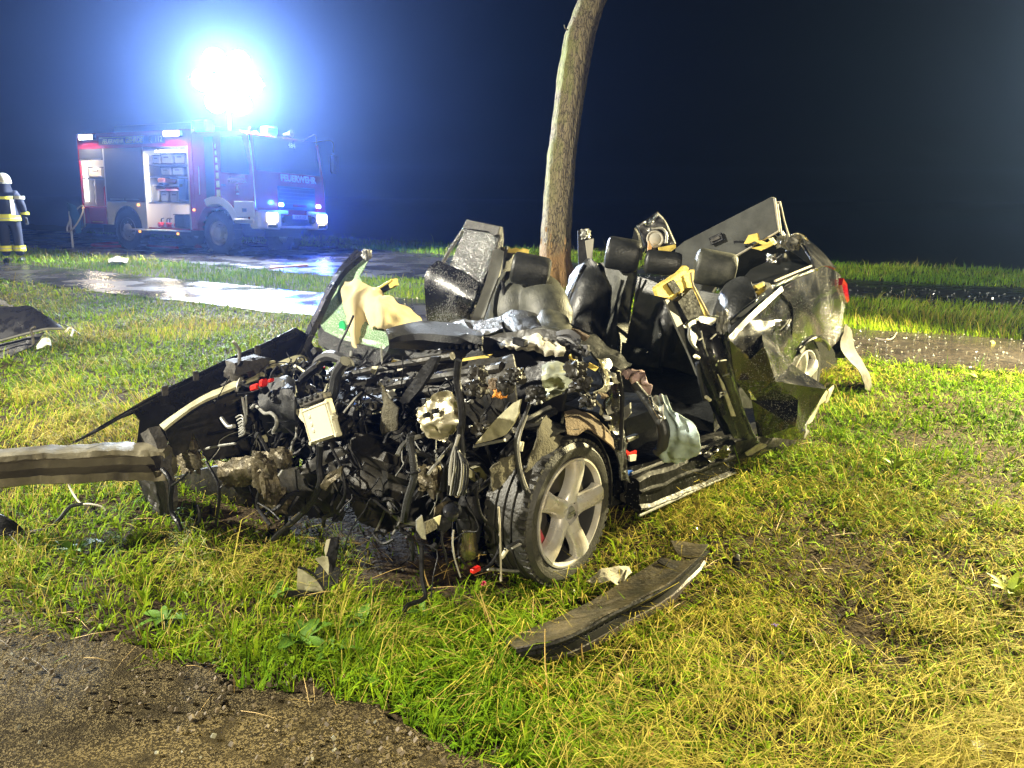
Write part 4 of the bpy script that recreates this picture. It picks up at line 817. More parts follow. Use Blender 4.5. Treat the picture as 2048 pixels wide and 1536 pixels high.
def wreck():
    base = W(-1.2, 0, 0); base.z = 0
    t = thing('wrecked_car', 'roofless wrecked black estate car torn open at the front on the grass', 'car', base)
    A = lambda mb, n, m, **k: mb.build(n, m, t, **k)
    X, Y, Z = AX
    # ---- floor, tunnel, bulkhead: what closes the shell from below and behind
    A(MB().grid([[W(-.3, b, .17) for b in (-.75, -.3, .3, .74)], [W(-1.2, b, .15) for b in (-.75, -.3, .3, .76)], [W(-2.1, b, .17) for b in (-.75, -.3, .3, .76)], [W(-3.2, b, .28) for b in (-.7, -.3, .3, .62)]], 5, 5, .02, 6, 1, .05), 'floor_pan', plastic)
    A(MB().grid([[W(-.30, b, .86 + .05 * math.sin(b * 4)) for b in (-.80, -.4, 0, .4, .72)], [W(-.22, b, .62) for b in (-.80, -.4, 0, .4, .70)], [W(-.30, b, .40) for b in (-.78, -.4, 0, .4, .66)], [W(-.36, b, .18) for b in (-.75, -.4, 0, .4, .66)]], 5, 5, .05, 5, 3, .02), 'bulkhead', plastic)
    m = MB(); rock(m, W(.02, -.30, .40), (.55, .70, .46), AX, 3, .35, 3); A(m, 'engine_block', oily)
    m = MB(); rock(m, W(.18, .20, .36), (.5, .5, .34), AX, 8, .4, 3); A(m, 'gearbox', oily)
    m = MB(); rock(m, W(-.9, .0, .30), (1.0, .22, .26), AX, 5, .15, 2); A(m, 'centre_tunnel', plastic)
    A(MB().grid([[W(-1.6, b, .38) for b in (-.7, 0, .7)], [W(-1.95, b, .46) for b in (-.7, 0, .7)], [W(-2.15, b, .44) for b in (-.7, 0, .7)]], 5, 5, .012, 6, 2, .16), 'rear_bench', leather)
    m = MB(); rock(m, W(-1.05, -.36, .42), (.5, .48, .22), AX, 11, .12, 2); A(m, 'seat_cushion', leather)
    m = MB(); rock(m, W(-1.15, .34, .34), (.5, .5, .2), AX, 12, .12, 2); A(m, 'seat_cushion', leather)
    # ---- right wing, hanging forward
    o = [(133, 893, -1.02), (205, 850), (284, 801), (400, 743), (506, 695), (575, 662), (591, 655), (612, 668), (640, 715), (560, 755), (470, 790), (400, 830), (345, 862), (330, 892), (274, 890), (280, 842), (268, 827), (235, 840), (180, 868)]
    wing = A(MB().poly(PL(o, 'y', -.95), .004, 3, .012, 5, 2), 'right_wing', paint_dry)
    MB().tube(PL([(150, 884), (205, 856), (284, 810), (400, 753), (506, 705), (585, 668)], 'y', -.94), .006, 6).build('flange', paint_dry, wing)
    for p in ((392, 752), (330, 782), (515, 700)): MB().box(K(p[0], p[1], 'y', -.925), (.03, .012, .05), AX, .004).build('clip', dusty, wing)
    # ---- inner wing and its upper rail
    o = [(330, 862), (400, 815), (470, 786), (540, 755), (610, 727), (650, 770), (640, 850), (560, 905), (470, 915), (415, 922), (395, 880), (385, 862), (378, 900), (352, 915)]
    A(MB().poly(PL(o, 'y', -.70), .004, 3, .02, 6, 4), 'inner_wing', oily)
    rows = [PL([(322, 854), (400, 799), (455, 773), (520, 743), (590, 716), (614, 719)], 'y', -.76), PL([(330, 862), (402, 810), (462, 783), (530, 752), (595, 726), (612, 728)], 'y', -.70)]
    r_ = A(MB().grid(rows, 4, 2, .006, 9, 5, .012), 'wing_rail', paint_in)
    for p in ((590, 721), (508, 752), (545, 737)): MB().lathe(K(p[0], p[1], 'y', -.735), UP + CLF * .6, [(.0, .006), (.007, .006), (.008, -.004)], 10).build('bolt_hole', plastic, r_)
    m = MB(); rock(m, K(497, 738, 'y', -.78), (.2, .1, .11), AX, 7, .3); A(m, 'wing_bracket', dusty)
    A(MB().poly(PL([(440, 770), (475, 742), (505, 735), (560, 722), (548, 735), (500, 752), (470, 772)], 'y', -.84), .02, 2, .008, 9, 6), 'wheel_housing', dusty)
    A(MB().box(K(545, 731, 'y', -.74), (.03, .02, .05), AX, .004), 'bracket', paint_in)
    # ---- rail end and bumper beam
    o = [(303, 863), (320, 851), (332, 872), (341, 915), (348, 950), (360, 1000), (352, 1022), (338, 985), (328, 945), (314, 900)]
    A(MB().poly(PL(o, 'x', .87), .05, 3, .010, 12, 8), 'crash_box', dusty)
    A(MB().poly(PL([(285, 950), (325, 935), (345, 985), (350, 1035), (318, 1025), (300, 1000)], 'x', .80), .03, 3, .02, 9, 9), 'radiator_mount', plastic)
    A(MB().poly(PL([(283, 944), (310, 938), (335, 955), (340, 1008), (330, 1030), (312, 1022), (294, 985)], 'x', .90), .006, 3, .02, 14, 19), 'lower_bracket', oily)
    prof = [(.095, .00), (.088, .035), (.062, .045), (.054, -.02), (.012, -.055), (-.022, -.03), (-.036, .040), (-.080, .046), (-.095, .02), (-.092, -.08), (.09, -.08)]
    st = [(338, 925, .36), (305, 925, .36), (230, 926, .36), (110, 931, .36), (0, 938, .36), (-130, 952, .35)]
    C0_ = [K(a, b, 'z', c) for a, b, c in st]; C_ = [C0_[i].lerp(C0_[i + 1], k / 9) for i in range(len(C0_) - 1) for k in range(9)] + [C0_[-1]]; V = []; n = len(prof)
    for i, c in enumerate(C_):
        d = (C_[min(i + 1, len(C_) - 1)] - C_[max(i - 1, 0)]).normalized(); nrm = d.cross(UP).normalized()
        if nrm.dot(CAM - c) < 0: nrm = -nrm
        k = .80 if i == 0 else 1.
        V += [c + UP * (u * k * .82 + .012 * noise.noise(c * 5) + .007 * noise.noise(c * 21 + Vector((u * 40, 0, 0)))) + nrm * (w + .022 * noise.noise(c * 4 + Vector((9, 0, 0))) + .010 * noise.noise(c * 24 + Vector((0, u * 30, 0)))) for u, w in prof]
    Fq = [(i * n + j, i * n + (j + 1) % n, (i + 1) * n + (j + 1) % n, (i + 1) * n + j) for i in range(len(C_) - 1) for j in range(n)] + [tuple(range(n)), tuple(range((len(C_) - 1) * n, len(C_) * n))]
    bb = A(MB().add(V, Fq), 'bumper_beam', mat('beam_alloy', (.30, .27, .18), .46, metal=.5, col2=(.12, .105, .07), vsc=5, bump=.3, bsc=25, rvar=.1), angle=25)
    for px in (60, 185, 262): MB().lathe(K(px, 962 - px * .03, 'z', .27), CFW, [(.0, .05), (.008, .05), (.01, .02)], 8).build('bolt', steel, bb)
    A(MB().poly(PL([(288, 930), (300, 928), (325, 942), (318, 958), (296, 955)], 'x', .93), .02, 2, .012, 20, 3), 'torn_weld', cast)
    # ---- front end: lower cross member, castings, pipes
    A(MB().grid([PL([(345, 955), (430, 930), (520, 925), (600, 935), (680, 950)], 'x', .55), PL([(350, 1000), (430, 985), (520, 975), (610, 985), (690, 1000)], 'x', .52), PL([(360, 1035), (430, 1030), (520, 1020), (620, 1020), (690, 1030)], 'x', .40)], 4, 4, .03, 8, 7, .03), 'subframe', oily)
    rows = [PL([(440, 930), (475, 922), (512, 915), (535, 912)], 'x', .74), PL([(445, 950), (478, 945), (515, 938), (548, 935)], 'x', .78), PL([(455, 968), (485, 965), (520, 960), (552, 958)], 'x', .72)]
    A(MB().grid(rows, 6, 6, .02, 30, 4, .02), 'gear_casting', cast)
    m = MB(); rock(m, K(527, 945, 'x', .78), (.06, .12, .15), AX, 4, .5, 3); A(m, 'torn_casting', cast)
    m = MB(); rock(m, K(383, 900, 'x', .7), (.05, .11, .17), AX, 21, .6, 3); A(m, 'torn_casting', cast)
    A(MB().poly(PL([(372, 862), (380, 900), (398, 910), (402, 935), (378, 945), (355, 905), (362, 890)], 'x', .72), .006, 2, .03, 12, 3), 'torn_sheet', cast)
    m = MB(); rock(m, K(563, 916, 'x', .66), (.05, .10, .08), AX, 23, .25, 3); A(m, 'mount', cast)
    m = MB(); rock(m, K(550, 1000, 'x', .62), (.08, .12, .10), AX, 24, .4, 3); A(m, 'mount', cast)
    A(MB().poly(PL([(640, 970), (660, 945), (690, 930), (685, 950), (650, 982)], 'x', .66), .006, 2, .015, 20, 5), 'ribbed_cover', cast)
    A(MB().poly(PL([(600, 935), (640, 905), (690, 890), (700, 905), (640, 935), (610, 950)], 'x', .62), .006, 2, .02, 20, 6), 'ribbed_cover', oily)
    # ---- suspension tower cover, control box and connectors
    rows = [PL([(522, 790), (545, 765), (570, 752), (590, 765)], 'x', .48), PL([(520, 810), (545, 800), (575, 790), (590, 800)], 'x', .56), PL([(525, 838), (550, 832), (575, 838), (598, 838)], 'x', .52), PL([(535, 870), (555, 862), (575, 858), (592, 855)], 'x', .44)]
    cv = A(MB().grid(rows, 5, 5, .018, 14, 3, .012), 'tower_cover', plastic2)
    for r_, h in ((.028, .004), (.018, .014), (.009, .020)): MB().tube([K(545, 796, 'x', .565 + h) + (CLF * math.cos(a) + UP * math.sin(a)) * r_ for a in np.linspace(0, 6.283, 17)], .004, 6, 0, False).build('mount_ring', plastic, cv)
    q = PL([(613, 820), (668, 798), (673, 868), (616, 889)], 'x', .56); N_ = (q[1] - q[0]).cross(q[3] - q[0]).normalized(); N_ = N_ if N_.dot(CAM - q[0]) > 0 else -N_
    U_ = (q[1] - q[0]).normalized(); c = sum(q, Vector()) / 4; V_ = N_.cross(U_); wq = (q[1] - q[0]).length; hq = (q[3] - q[0]).length
    ecu = A(MB().box(c, (wq, hq, .03), (U_, V_, N_), .008), 'control_box', cream_box)
    fr = c + N_ * .016; m = MB(); k = [fr + U_ * wq * a * .42 + V_ * hq * b * .43 for a, b in ((-1, -1), (1, -1), (1, 1), (-1, 1), (-1, -1))]; m.tube(k, .0028, 5, 0); m.build('lid_rib', cream_box, ecu)
    for a, b in ((-.22, .02), (-.22, .24), (-.22, -.16)): MB().lathe(fr + U_ * wq * a - V_ * hq * b * (1 if V_.z < 0 else -1), N_, [(.0, .002), (.008, .002), (.011, .0)], 14).build('lid_screw', cream_box, ecu)
    for a, b in ((-.46, -.46), (.46, -.46), (.46, .46), (-.46, .46), (.48, 0)): MB().lathe(c + U_ * wq * a + V_ * hq * b, N_, [(.0, .017), (.008, .017), (.010, .01), (.010, -.01)], 12).build('lug', cream_box, ecu)
    sg = 1 if V_.z > 0 else -1
    cn = MB().box(c + V_ * sg * hq * .62 + U_ * .004, (wq * .86, hq * .16, .045), (U_, V_, N_), .004).build('connector', dusty, ecu)
    for k in range(4): MB().box(c + V_ * sg * hq * .70 + U_ * wq * (-.33 + .2 * k) + N_ * .012, (wq * .12, hq * .12, .035), (U_, V_, N_), .003).build('plug', plastic2, ecu)
    A(MB().poly(PL([(592, 819), (614, 815), (614, 846), (606, 838)], 'x', .54), .012, 1), 'bracket', cream_box)
    A(MB().poly(PL([(597, 806), (640, 800), (642, 808), (600, 816)], 'x', .52), .02, 1), 'bracket', dull_alloy)
    m = MB().box(K(512, 774, 'x', .60), (.03, .07, .028), (CFW, (CLF + UP * .35).normalized(), UP), .006); m.box(K(527, 766, 'x', .60), (.03, .035, .034), (CFW, (CLF + UP * .35).normalized(), UP), .006); A(m, 'safety_plug', red_p)
    A(MB().box(K(542, 761, 'x', .60), (.02, .03, .016), (CFW, (CLF + UP * .4).normalized(), UP), .004), 'safety_plug', red_p)
    for p, s in (((652, 712), .03), ((698, 722), .035), ((648, 735), .02), ((700, 728), .02), ((630, 708), .016)): A(MB().box(K(p[0], p[1], 'x', .12), (s * .5, s, s * .5), AX, .003), 'red_terminal', red_p)
    # white-ish torn plate between the tower and the box
    A(MB().poly(PL([(573, 755), (585, 760), (600, 775), (602, 800), (590, 803), (580, 780), (572, 765)], 'x', .40), .004, 2, .012, 25, 2), 'torn_plate', paint_in)
    A(MB().poly(PL([(612, 772), (622, 768), (632, 774), (615, 778)], 'x', .42), .004, 1), 'torn_plate', dull_alloy)
    # ---- hoses and looms in the bay
    hose = lambda pts, v, r, m=plastic, n='hose', ax='x', seg=8: A(MB().tube(PL(pts, ax, v), r, seg, 4), n, m)
    hose([(612, 795), (603, 780), (605, 760), (620, 745), (640, 730)], .45, .020); hose([(585, 745), (600, 738), (612, 742), (620, 752)], .30, .016); hose([(660, 797), (668, 780), (672, 755), (680, 735), (690, 722)], .42, .024, plastic2)
    hose([(632, 740), (640, 722), (662, 712), (690, 722), (700, 738)], .35, .026, plastic2); hose([(566, 760), (572, 785), (585, 797), (600, 800), (620, 795)], .52, .008, dull_alloy, 'pipe')
    hose([(503, 816), (510, 811), (520, 818), (530, 827), (542, 826), (552, 836), (553, 850), (547, 862), (548, 868)], .62, .008, dull_alloy, 'pipe'); hose([(443, 836), (450, 846), (458, 854), (468, 852)], .66, .010, dull_alloy, 'pipe')
    m = MB()
    for k in range(6): m.tube(PL([(472 + k * 2, 835 + k * 6), (482 + k * 1.5, 830 + k * 6), (488, 838 + k * 6), (478, 848 + k * 5)], 'x', .66), .004, 5, 3)
    m.tube(PL([(485, 795), (488, 815), (492, 840), (488, 850)], 'x', .66), .006, 6); m.tube(PL([(492, 790), (494, 830)], 'x', .66), .004, 6); m.tube(PL([(394, 902), (430, 893), (470, 887)], 'x', .7), .006, 6); A(m, 'valve_pipes', dull_alloy)
    hose([(640, 890), (638, 930), (641, 965), (622, 1005), (590, 1040), (560, 1065), (545, 1082)], .66, .014); hose([(660, 885), (668, 905), (680, 930), (688, 960), (690, 990), (676, 1018)], .66, .006)
    hose([(324, 938), (336, 952), (343, 972), (341, 999), (344, 1026), (356, 1045), (363, 1062)], .93, .010); hose([(343, 972), (362, 958), (375, 945)], .93, .006, plastic, 'loom'); hose([(412, 923), (427, 949), (437, 972), (438, 1006), (431, 1047)], .80, .007, plastic, 'loom')
    hose([(519, 872), (534, 901), (537, 928), (525, 964), (515, 998), (517, 1018), (541, 1050)], .74, .008); hose([(515, 1005), (540, 1020), (560, 1040)], .74, .004, plastic, 'loom'); hose([(395, 1010), (400, 1040), (385, 1052)], .85, .008, plastic, 'loom')
    hose([(822, 870), (820, 885), (826, 915), (828, 955), (815, 1000), (808, 1042)], .60, .014, plastic2); A(MB().lathe(K(827, 942, 'x', .6), UP, [(.024, -.004), (.028, 0), (.024, .004)], 16), 'flange', plastic)
    hose([(917, 720), (914, 760), (921, 800), (924, 845), (917, 880), (905, 915), (892, 945), (886, 980)], .52, .013); hose([(920, 850), (916, 900), (912, 930), (911, 970)], .54, .008, plastic, 'loom'); hose([(921, 850), (926, 900), (926, 943), (929, 985)], .53, .008, plastic2, 'loom'); hose([(918, 870), (902, 925), (900, 970)], .55, .006, wire_g, 'loom')
    for k in range(7): hose([(915 + k * 2 - 6, 885 + 4 * k), (905 + k * 5, 930), (898 + k * 6, 965 + 3 * (k % 3)), (896 + k * 5, 990)], .54 + .01 * k, .0045, [plastic, wire_g, plastic2][k % 3], 'loom')
    # cross bars of the bulkhead and broken wiper linkage
    for a, b, r_ in (((622, 768), (905, 712), .018), ((640, 800), (1005, 735), .024), ((700, 812), (1010, 760), .012), ((620, 775), (760, 760), .012), ((690, 790), (905, 765), .008)):
        A(MB().tube([K(a[0], a[1], 'x', .12), K((a[0] + b[0]) / 2, (a[1] + b[1]) / 2 - 4, 'x', .08), K(b[0], b[1], 'x', .05)], r_, 8, 3), 'cross_bar', oily)
    A(MB().poly(PL([(806, 800), (815, 785), (850, 735), (870, 712), (884, 712), (872, 740), (845, 780), (826, 803), (812, 806)], 'x', .35), .02, 2, .006, 12, 4), 'hinge_arm', plastic)
    A(MB().grid([PL([(740, 740), (800, 735), (870, 730), (960, 718), (1030, 712)], 'x', .0), PL([(750, 790), (810, 790), (880, 780), (970, 775), (1035, 770)], 'x', .08), PL([(740, 850), (810, 860), (880, 840), (970, 850), (1040, 850)], 'x', .05)], 4, 4, .03, 7, 12, .01), 'plenum_panel', oily)
    A(MB().poly(PL([(763, 770), (775, 790), (800, 815), (790, 860), (770, 880), (760, 850), (765, 810)], 'x', .40), .006, 2, .02, 14, 14), 'torn_liner', felt)
    A(MB().lathe(K(745, 812, 'x', .42), CFW, [(.014, 0), (.018, .004), (.018, -.01)], 14), 'sensor_ring', dusty)
    # heat shield, wedge plate, crumpled foil
    sh = A(MB().poly(PL([(833, 830), (845, 812), (868, 787), (890, 780), (908, 783), (915, 800), (914, 822), (919, 842), (905, 868), (890, 872), (882, 886), (868, 880), (858, 872), (848, 862), (842, 846)], 'x', .50), .004, 4, .035, 13, 6, .003), 'heat_shield', shield)
    for p in ((849, 831), (867, 823)): MB().lathe(K(p[0], p[1], 'x', .535), CFW, [(.0, .002), (.009, .002), (.010, -.02)], 12).build('screw_hole', plastic, sh)
    A(MB().poly(PL([(952, 888), (972, 862), (1000, 832), (1030, 805), (1043, 798), (1040, 825), (1030, 845), (1012, 870), (985, 880)], 'x', .36), .008, 3, .010, 10, 5), 'wedge_plate', paint_in)
    A(MB().tube(PL([(948, 893), (980, 886), (1010, 880)], 'x', .37), .006, 6), 'wedge_edge', dull_alloy)
    A(MB().grid([PL([(1090, 728), (1108, 722), (1126, 730), (1140, 745)], 'x', .12), PL([(1086, 752), (1104, 748), (1124, 750), (1145, 762)], 'x', .2), PL([(1085, 778), (1100, 775), (1118, 776), (1132, 778)], 'x', .16), PL([(1088, 800), (1096, 802), (1106, 800), (1112, 795)], 'x', .2)], 5, 5, .025, 16, 8, .004), 'crumpled_foil', mat('foil', (.42, .44, .32), .5, metal=.3, bump=.4, bsc=30, var=.3))
    for k, (px, py, s, mm) in enumerate([(1012, 772, .05, oily), (1000, 785, .035, orange_m), (990, 768, .035, felt_b), (955, 775, .06, oily), (965, 860, .05, oily), (955, 745, .05, oily), (1070, 790, .05, oily), (700, 850, .09, oily), (760, 905, .09, oily), (850, 960, .05, cast), (778, 915, .05, oily), (1160, 768, .05, oily), (1176, 800, .04, oily), (1150, 740, .05, oily), (1030, 752, .05, oily)]):
        m = MB(); rock(m, K(px, py, 'x', .3), (s, s * 1.1, s), AX, 40 + k, .5, 3); A(m, 'broken_casting', mm)
    # ---- strut, motor and looms in front of the left wheel
    A(MB().lathe(K(938, 1104, 'y', .70), UP + CLF * .05 + CFW * .05, [(.0, -.03), (.028, -.022), (.036, .0), (.036, .03), (.030, .04), (.030, .10), (.0, .11)], 20), 'damper', mat('damper_brass', (.30, .27, .17), .25, metal=.9))
    A(MB().lathe(K(938, 1045, 'y', .68), UP, [(.04, -.08), (.05, -.02), (.05, .06), (.03, .12)], 18), 'strut', plastic)
    A(MB().lathe(K(901, 1026, 'y', .80), CFW * .8 + CLF * .5, [(.0, .034), (.018, .03), (.03, .014), (.034, .0), (.034, -.03), (.02, -.05)], 20), 'motor', mat('motor_black', (.015, .016, .02), .22)); A(MB().lathe(K(886, 1048, 'y', .80), CFW * .6 + CLF * .7, [(.0, .008), (.026, .006), (.03, .0), (.028, -.01)], 18), 'motor_disc', plastic)
    A(MB().grid([PL([(868, 1015), (885, 1005), (900, 1003)], 'y', .76), PL([(866, 1040), (874, 1030), (884, 1022)], 'y', .78)], 4, 4, .01, 30, 3, .01), 'motor_bracket', cast)
    A(MB().poly(PL([(831, 1040), (842, 1030), (846, 1052), (850, 1078), (842, 1076), (832, 1060)], 'y', .84), .006, 1), 'bracket_plate', dull_alloy); A(MB().poly(PL([(848, 1044), (872, 1034), (872, 1056), (850, 1068)], 'y', .82), .006, 1), 'bracket_plate', felt)
    A(MB().poly(PL([(866, 1036), (880, 1030), (876, 1050)], 'y', .84), .006, 1), 'bracket_plate', paint_in)
    A(MB().poly(PL([(930, 938), (952, 930), (968, 950), (962, 965), (946, 962), (934, 952)], 'y', .66), .02, 2, .008, 30, 5), 'control_arm', paint_in); A(MB().lathe(K(953, 950, 'y', .675), CLF * .6 + CFW * .7, [(.0, .012), (.006, .012), (.014, .010), (.015, -.01)], 14), 'bushing', plastic)
    hy = lambda pts, v, r, m=plastic, n='hose': A(MB().tube(PL(pts, 'y', v), r, 8, 4), n, m)
    hy([(1062, 800), (1050, 830), (1036, 862), (1031, 891), (1036, 933), (1049, 977), (1070, 1006), (1076, 1039), (1059, 1068), (1022, 1091), (1009, 1102)], .90, .007, plastic2); hy([(1054, 830), (1042, 862), (1037, 891), (1041, 933), (1054, 975), (1075, 1008), (1081, 1040), (1062, 1074), (1024, 1096)], .90, .005, wire_g, 'loom')
    A(MB().tube(PL([(1013, 1099), (1003, 1117)], 'y', .9), [.010, .006], 8, 0), 'cable_plug', cream_box); A(MB().tube(PL([(1044, 884), (1041, 902)], 'y', .9), .008, 8, 0), 'cable_plug', cream_box)
    hy([(955, 972), (954, 995), (963, 1031), (986, 1054), (1000, 1075), (996, 1105), (980, 1130), (963, 1141)], .86, .006); hy([(997, 1014), (1000, 1068), (1001, 1110), (1002, 1162)], .90, .004, mat('wire_pale', (.5, .46, .36), .6), 'loom'); hy([(907, 1060), (905, 1085), (909, 1115), (921, 1154)], .84, .003, wire_g, 'loom')
    hy([(884, 1062), (884, 1085), (890, 1105), (896, 1130)], .82, .004, plastic, 'loom'); hy([(918, 1115), (932, 1130), (946, 1142)], .84, .005, plastic, 'loom'); hy([(975, 1138), (1005, 1140), (1030, 1142), (1044, 1140)], .84, .006, dull_alloy, 'tie_rod'); A(MB().box(K(951, 1139, 'y', .86), (.04, .02, .018), AX, .003), 'red_connector', red_p)
    hy([(950, 985), (975, 965), (1000, 940), (1020, 920)], .80, .010); hy([(930, 985), (945, 975), (965, 960)], .78, .010, plastic2); hy([(1000, 925), (1010, 905), (1030, 885), (1060, 855), (1085, 835), (1110, 822)], .74, .016, plastic); hy([(1010, 880), (1040, 850), (1075, 828), (1100, 815)], .70, .011, dull_alloy, 'pipe')
    A(MB().lathe(K(914, 990, 'y', .8), CLF + CFW, [(.006, .004), (.009, .004), (.009, -.004), (.006, -.004)], 14), 'eyelet', chrome); m = MB(); rock(m, K(862, 958, 'x', .5), (.06, .09, .09), AX, 31, .5, 3); A(m, 'mount', cast)
    # tangle of small wires and broken brackets all through the bay: too fine to pick apart
    rr = random.Random(5); mA, mB_, mC = MB(), MB(), MB()
    for k in range(420):
        a, b, c = rr.uniform(.0, .62), rr.uniform(-.72, .70), rr.uniform(.26, .80); c = min(c, .82 - .25 * max(0, a - .2)); a = min(a, .34) if (abs(b + .04) < .2 and .40 < c < .8) or (.18 < b < .6 and .42 < c < .78) else a; p = W(a, b, c); P_ = [p]; d = Vector((rr.gauss(0, 1), rr.gauss(0, 1), rr.gauss(-.4, 1))).normalized()
        for _ in range(rr.randint(2, 5)): d = (d + Vector((rr.gauss(0, .6), rr.gauss(0, .6), rr.gauss(-.25, .6)))).normalized(); p = p + d * rr.uniform(.03, .09); P_.append(p)
        P_ = [q if q.z > .03 else Vector((q.x, q.y, .03)) for q in P_]
        (mA if rr.random() < .9 else mB_).tube(P_, rr.choice([.002, .0025, .003, .004, .006, .009]), 5, 3)
    for k in range(260):
        a, b, c = rr.uniform(.0, .60), rr.uniform(-.72, .70), rr.uniform(.22, .80); a = min(a, .34) if (abs(b + .04) < .2 and .40 < c < .8) or (.18 < b < .6 and .42 < c < .78) else a; p = W(a, b, c); d = Vector((rr.gauss(0, 1), rr.gauss(0, 1), rr.gauss(0, 1))).normalized(); e = d.orthogonal().normalized(); s = rr.uniform(.012, .05)
        if rr.random() < .5: (mA if rr.random() < .88 else mC).poly([p + d * s * rr.uniform(.6, 1.3), p + e * s * rr.uniform(.4, 1), p - d * s * rr.uniform(.5, 1.3), p - e * s * rr.uniform(.4, 1) + d * s * .3], .003, 1, .008, 30, k)
        else: (mA if rr.random() < .93 else mB_).box(p, (s, s * rr.uniform(.4, 1), s * rr.uniform(.3, .8)), (d, e, d.cross(e)), .003)
    for mm, ml in ((mA, plastic), (mB_, dull_alloy), (mC, paint_in)): A(mm, 'engine_bay_tangle', ml, kind='stuff')
    # ---- wheels
    car_wheel(t, W(-.035, .91, .296), (CLF - CFW * .06 + UP * .02), R=.303, rr=.226, spin=-.22)
    car_wheel(t, K(1607, 768, 'y', .80), (CLF + CFW * -.02), R=.303, rr=.226, spin=.2)
    # wheel-arch liners
    A(MB().grid([PL([(1090, 832), (1104, 848), (1132, 870)], 'y', .80), PL([(1078, 850), (1098, 872), (1118, 890)], 'y', .88), PL([(1072, 880), (1086, 900), (1098, 905)], 'y', .90), PL([(1064, 908), (1068, 925), (1075, 918)], 'y', .9), PL([(1046, 941), (1050, 945), (1056, 938)], 'y', .9)], 4, 4, .012, 18, 2, .006), 'arch_liner', felt)
    A(MB().grid([PL([(1128, 826), (1158, 822), (1195, 842), (1218, 866)], 'y', .74), PL([(1130, 845), (1160, 842), (1195, 852), (1224, 880)], 'y', .86), PL([(1132, 870), (1152, 872), (1181, 862), (1228, 900)], 'y', .91)], 5, 4, .008, 14, 3, .006), 'arch_liner', felt_b)
    A(MB().poly(PL([(984, 983), (980, 940), (1000, 918), (1028, 906), (1032, 925), (1022, 948), (1004, 965)], 'y', .88), .006, 3, .014, 16, 4), 'arch_liner', felt)
    m = MB(); m.grid([[W(.02 + .352 * math.sin(a), b, .30 + .352 * math.cos(a)) for a in np.linspace(-1.75, .2, 9)] for b in (.90, .80, .62)], 3, 4, .008, 12, 6, .005); A(m, 'wheel_house', plastic)
    # ---- left front pillar
    A(MB().grid([PL([(1196, 728), (1212, 722), (1228, 735)], 'y', .72), PL([(1204, 770), (1222, 765), (1240, 780)], 'y', .80), PL([(1212, 830), (1228, 830), (1245, 840)], 'y', .82), PL([(1226, 890), (1236, 890), (1246, 905)], 'y', .84), PL([(1240, 960), (1248, 960), (1256, 965)], 'y', .85)], 4, 5, .022, 16, 9, .01), 'front_pillar', paint_dry)
    for k, pts in enumerate([[(1197, 717), (1206, 735), (1213, 752), (1210, 768), (1200, 780), (1188, 786)], [(1236, 740), (1234, 765), (1228, 780)], [(1190, 800), (1202, 815), (1196, 828)], [(1212, 820), (1220, 835), (1228, 850)]]): A(MB().poly(PL(pts + [(p[0] + 7, p[1] + 3) for p in pts[::-1]], 'y', .83 - .02 * k), .004, 2, .015, 25, k), 'torn_edge', paint_in)
    A(MB().tube(PL([(1236, 745), (1244, 790), (1243, 850), (1240, 900)], 'y', .86), .010, 8), 'door_seal', plastic)
    for k, (px, py) in enumerate([(1215, 835), (1222, 855), (1205, 790), (1178, 812), (1232, 760)]): A(MB().poly(PL([(px - 6, py - 6), (px + 5, py - 3), (px + 7, py + 6), (px - 4, py + 7)], 'y', .85), .004, 2, .02, 40, k + 3), 'torn_metal', [dull_alloy, paint_in, felt_b][k % 3])
    # ---- dashboard
    A(MB().grid([PL([(771, 664), (843, 648), (917, 655), (966, 674)], 'z', .93), PL([(776, 676), (838, 672), (905, 676), (967, 682)], 'z', .92), PL([(780, 690), (838, 694), (900, 692), (962, 690)], 'z', .86)], 5, 4, .006, 7, 2, .015), 'dashboard', plastic2)
    q0, q1 = K(778, 682, 'x', -.12), K(838, 695, 'x', -.12); d_ = (q1 - q0).normalized(); m = MB().box((q0 + q1) / 2, ((q1 - q0).length, .02, .045), (d_, CFW, d_.cross(CFW)), .004); v_ = A(m, 'air_vent', plastic)
    for k in range(9): MB().box(q0.lerp(q1, (k + .5) / 9) + CFW * .014, (.016, .012, .026), (d_, CFW, d_.cross(CFW)), .002).build('vent_slot', dusty, v_)
    A(MB().grid([PL([(778, 694), (840, 700), (910, 700), (965, 692)], 'x', -.15), PL([(780, 712), (842, 720), (912, 718), (968, 705)], 'x', -.12), PL([(790, 722), (850, 730), (915, 728), (970, 715)], 'x', -.2)], 4, 4, .008, 9, 5, .01), 'dash_front', plastic2)
    m = MB()
    for k in range(9): p = K(842 + k * 14, 696 - k * .4, 'x', -.1); m.box(p, (.012, .02, .022), AX, .003)
    A(m, 'dash_clips', plastic, kind='stuff')
    A(MB().poly(PL([(790, 718), (850, 731), (848, 736), (786, 726)], 'x', -.05), .015, 1, .003, 20, 2), 'foam_strip', foamy); A(MB().poly(PL([(930, 716), (985, 708), (980, 716), (925, 724)], 'x', -.05), .012, 1, .004, 20, 3), 'foam_strip', foamy)
    A(MB().poly(PL([(785, 728), (830, 736), (838, 745), (790, 740)], 'x', .0), .02, 2, .006, 20, 4), 'foam_strip', cloth_w)
    wet_dust = mat('wet_dusty_trim', (.075, .075, .072), .42, bump=.6, bsc=200, drops=1.0, dsc=130, var=.4, vsc=30)
    A(MB().grid([PL([(893, 648), (930, 641), (965, 642), (1003, 634)], 'x', -.55), PL([(920, 660), (940, 655), (972, 654), (1004, 650)], 'x', -.45), PL([(946, 668), (958, 672), (980, 668), (1008, 660)], 'x', -.38)], 4, 4, .012, 18, 7, .004), 'dash_cover', wet_dust)
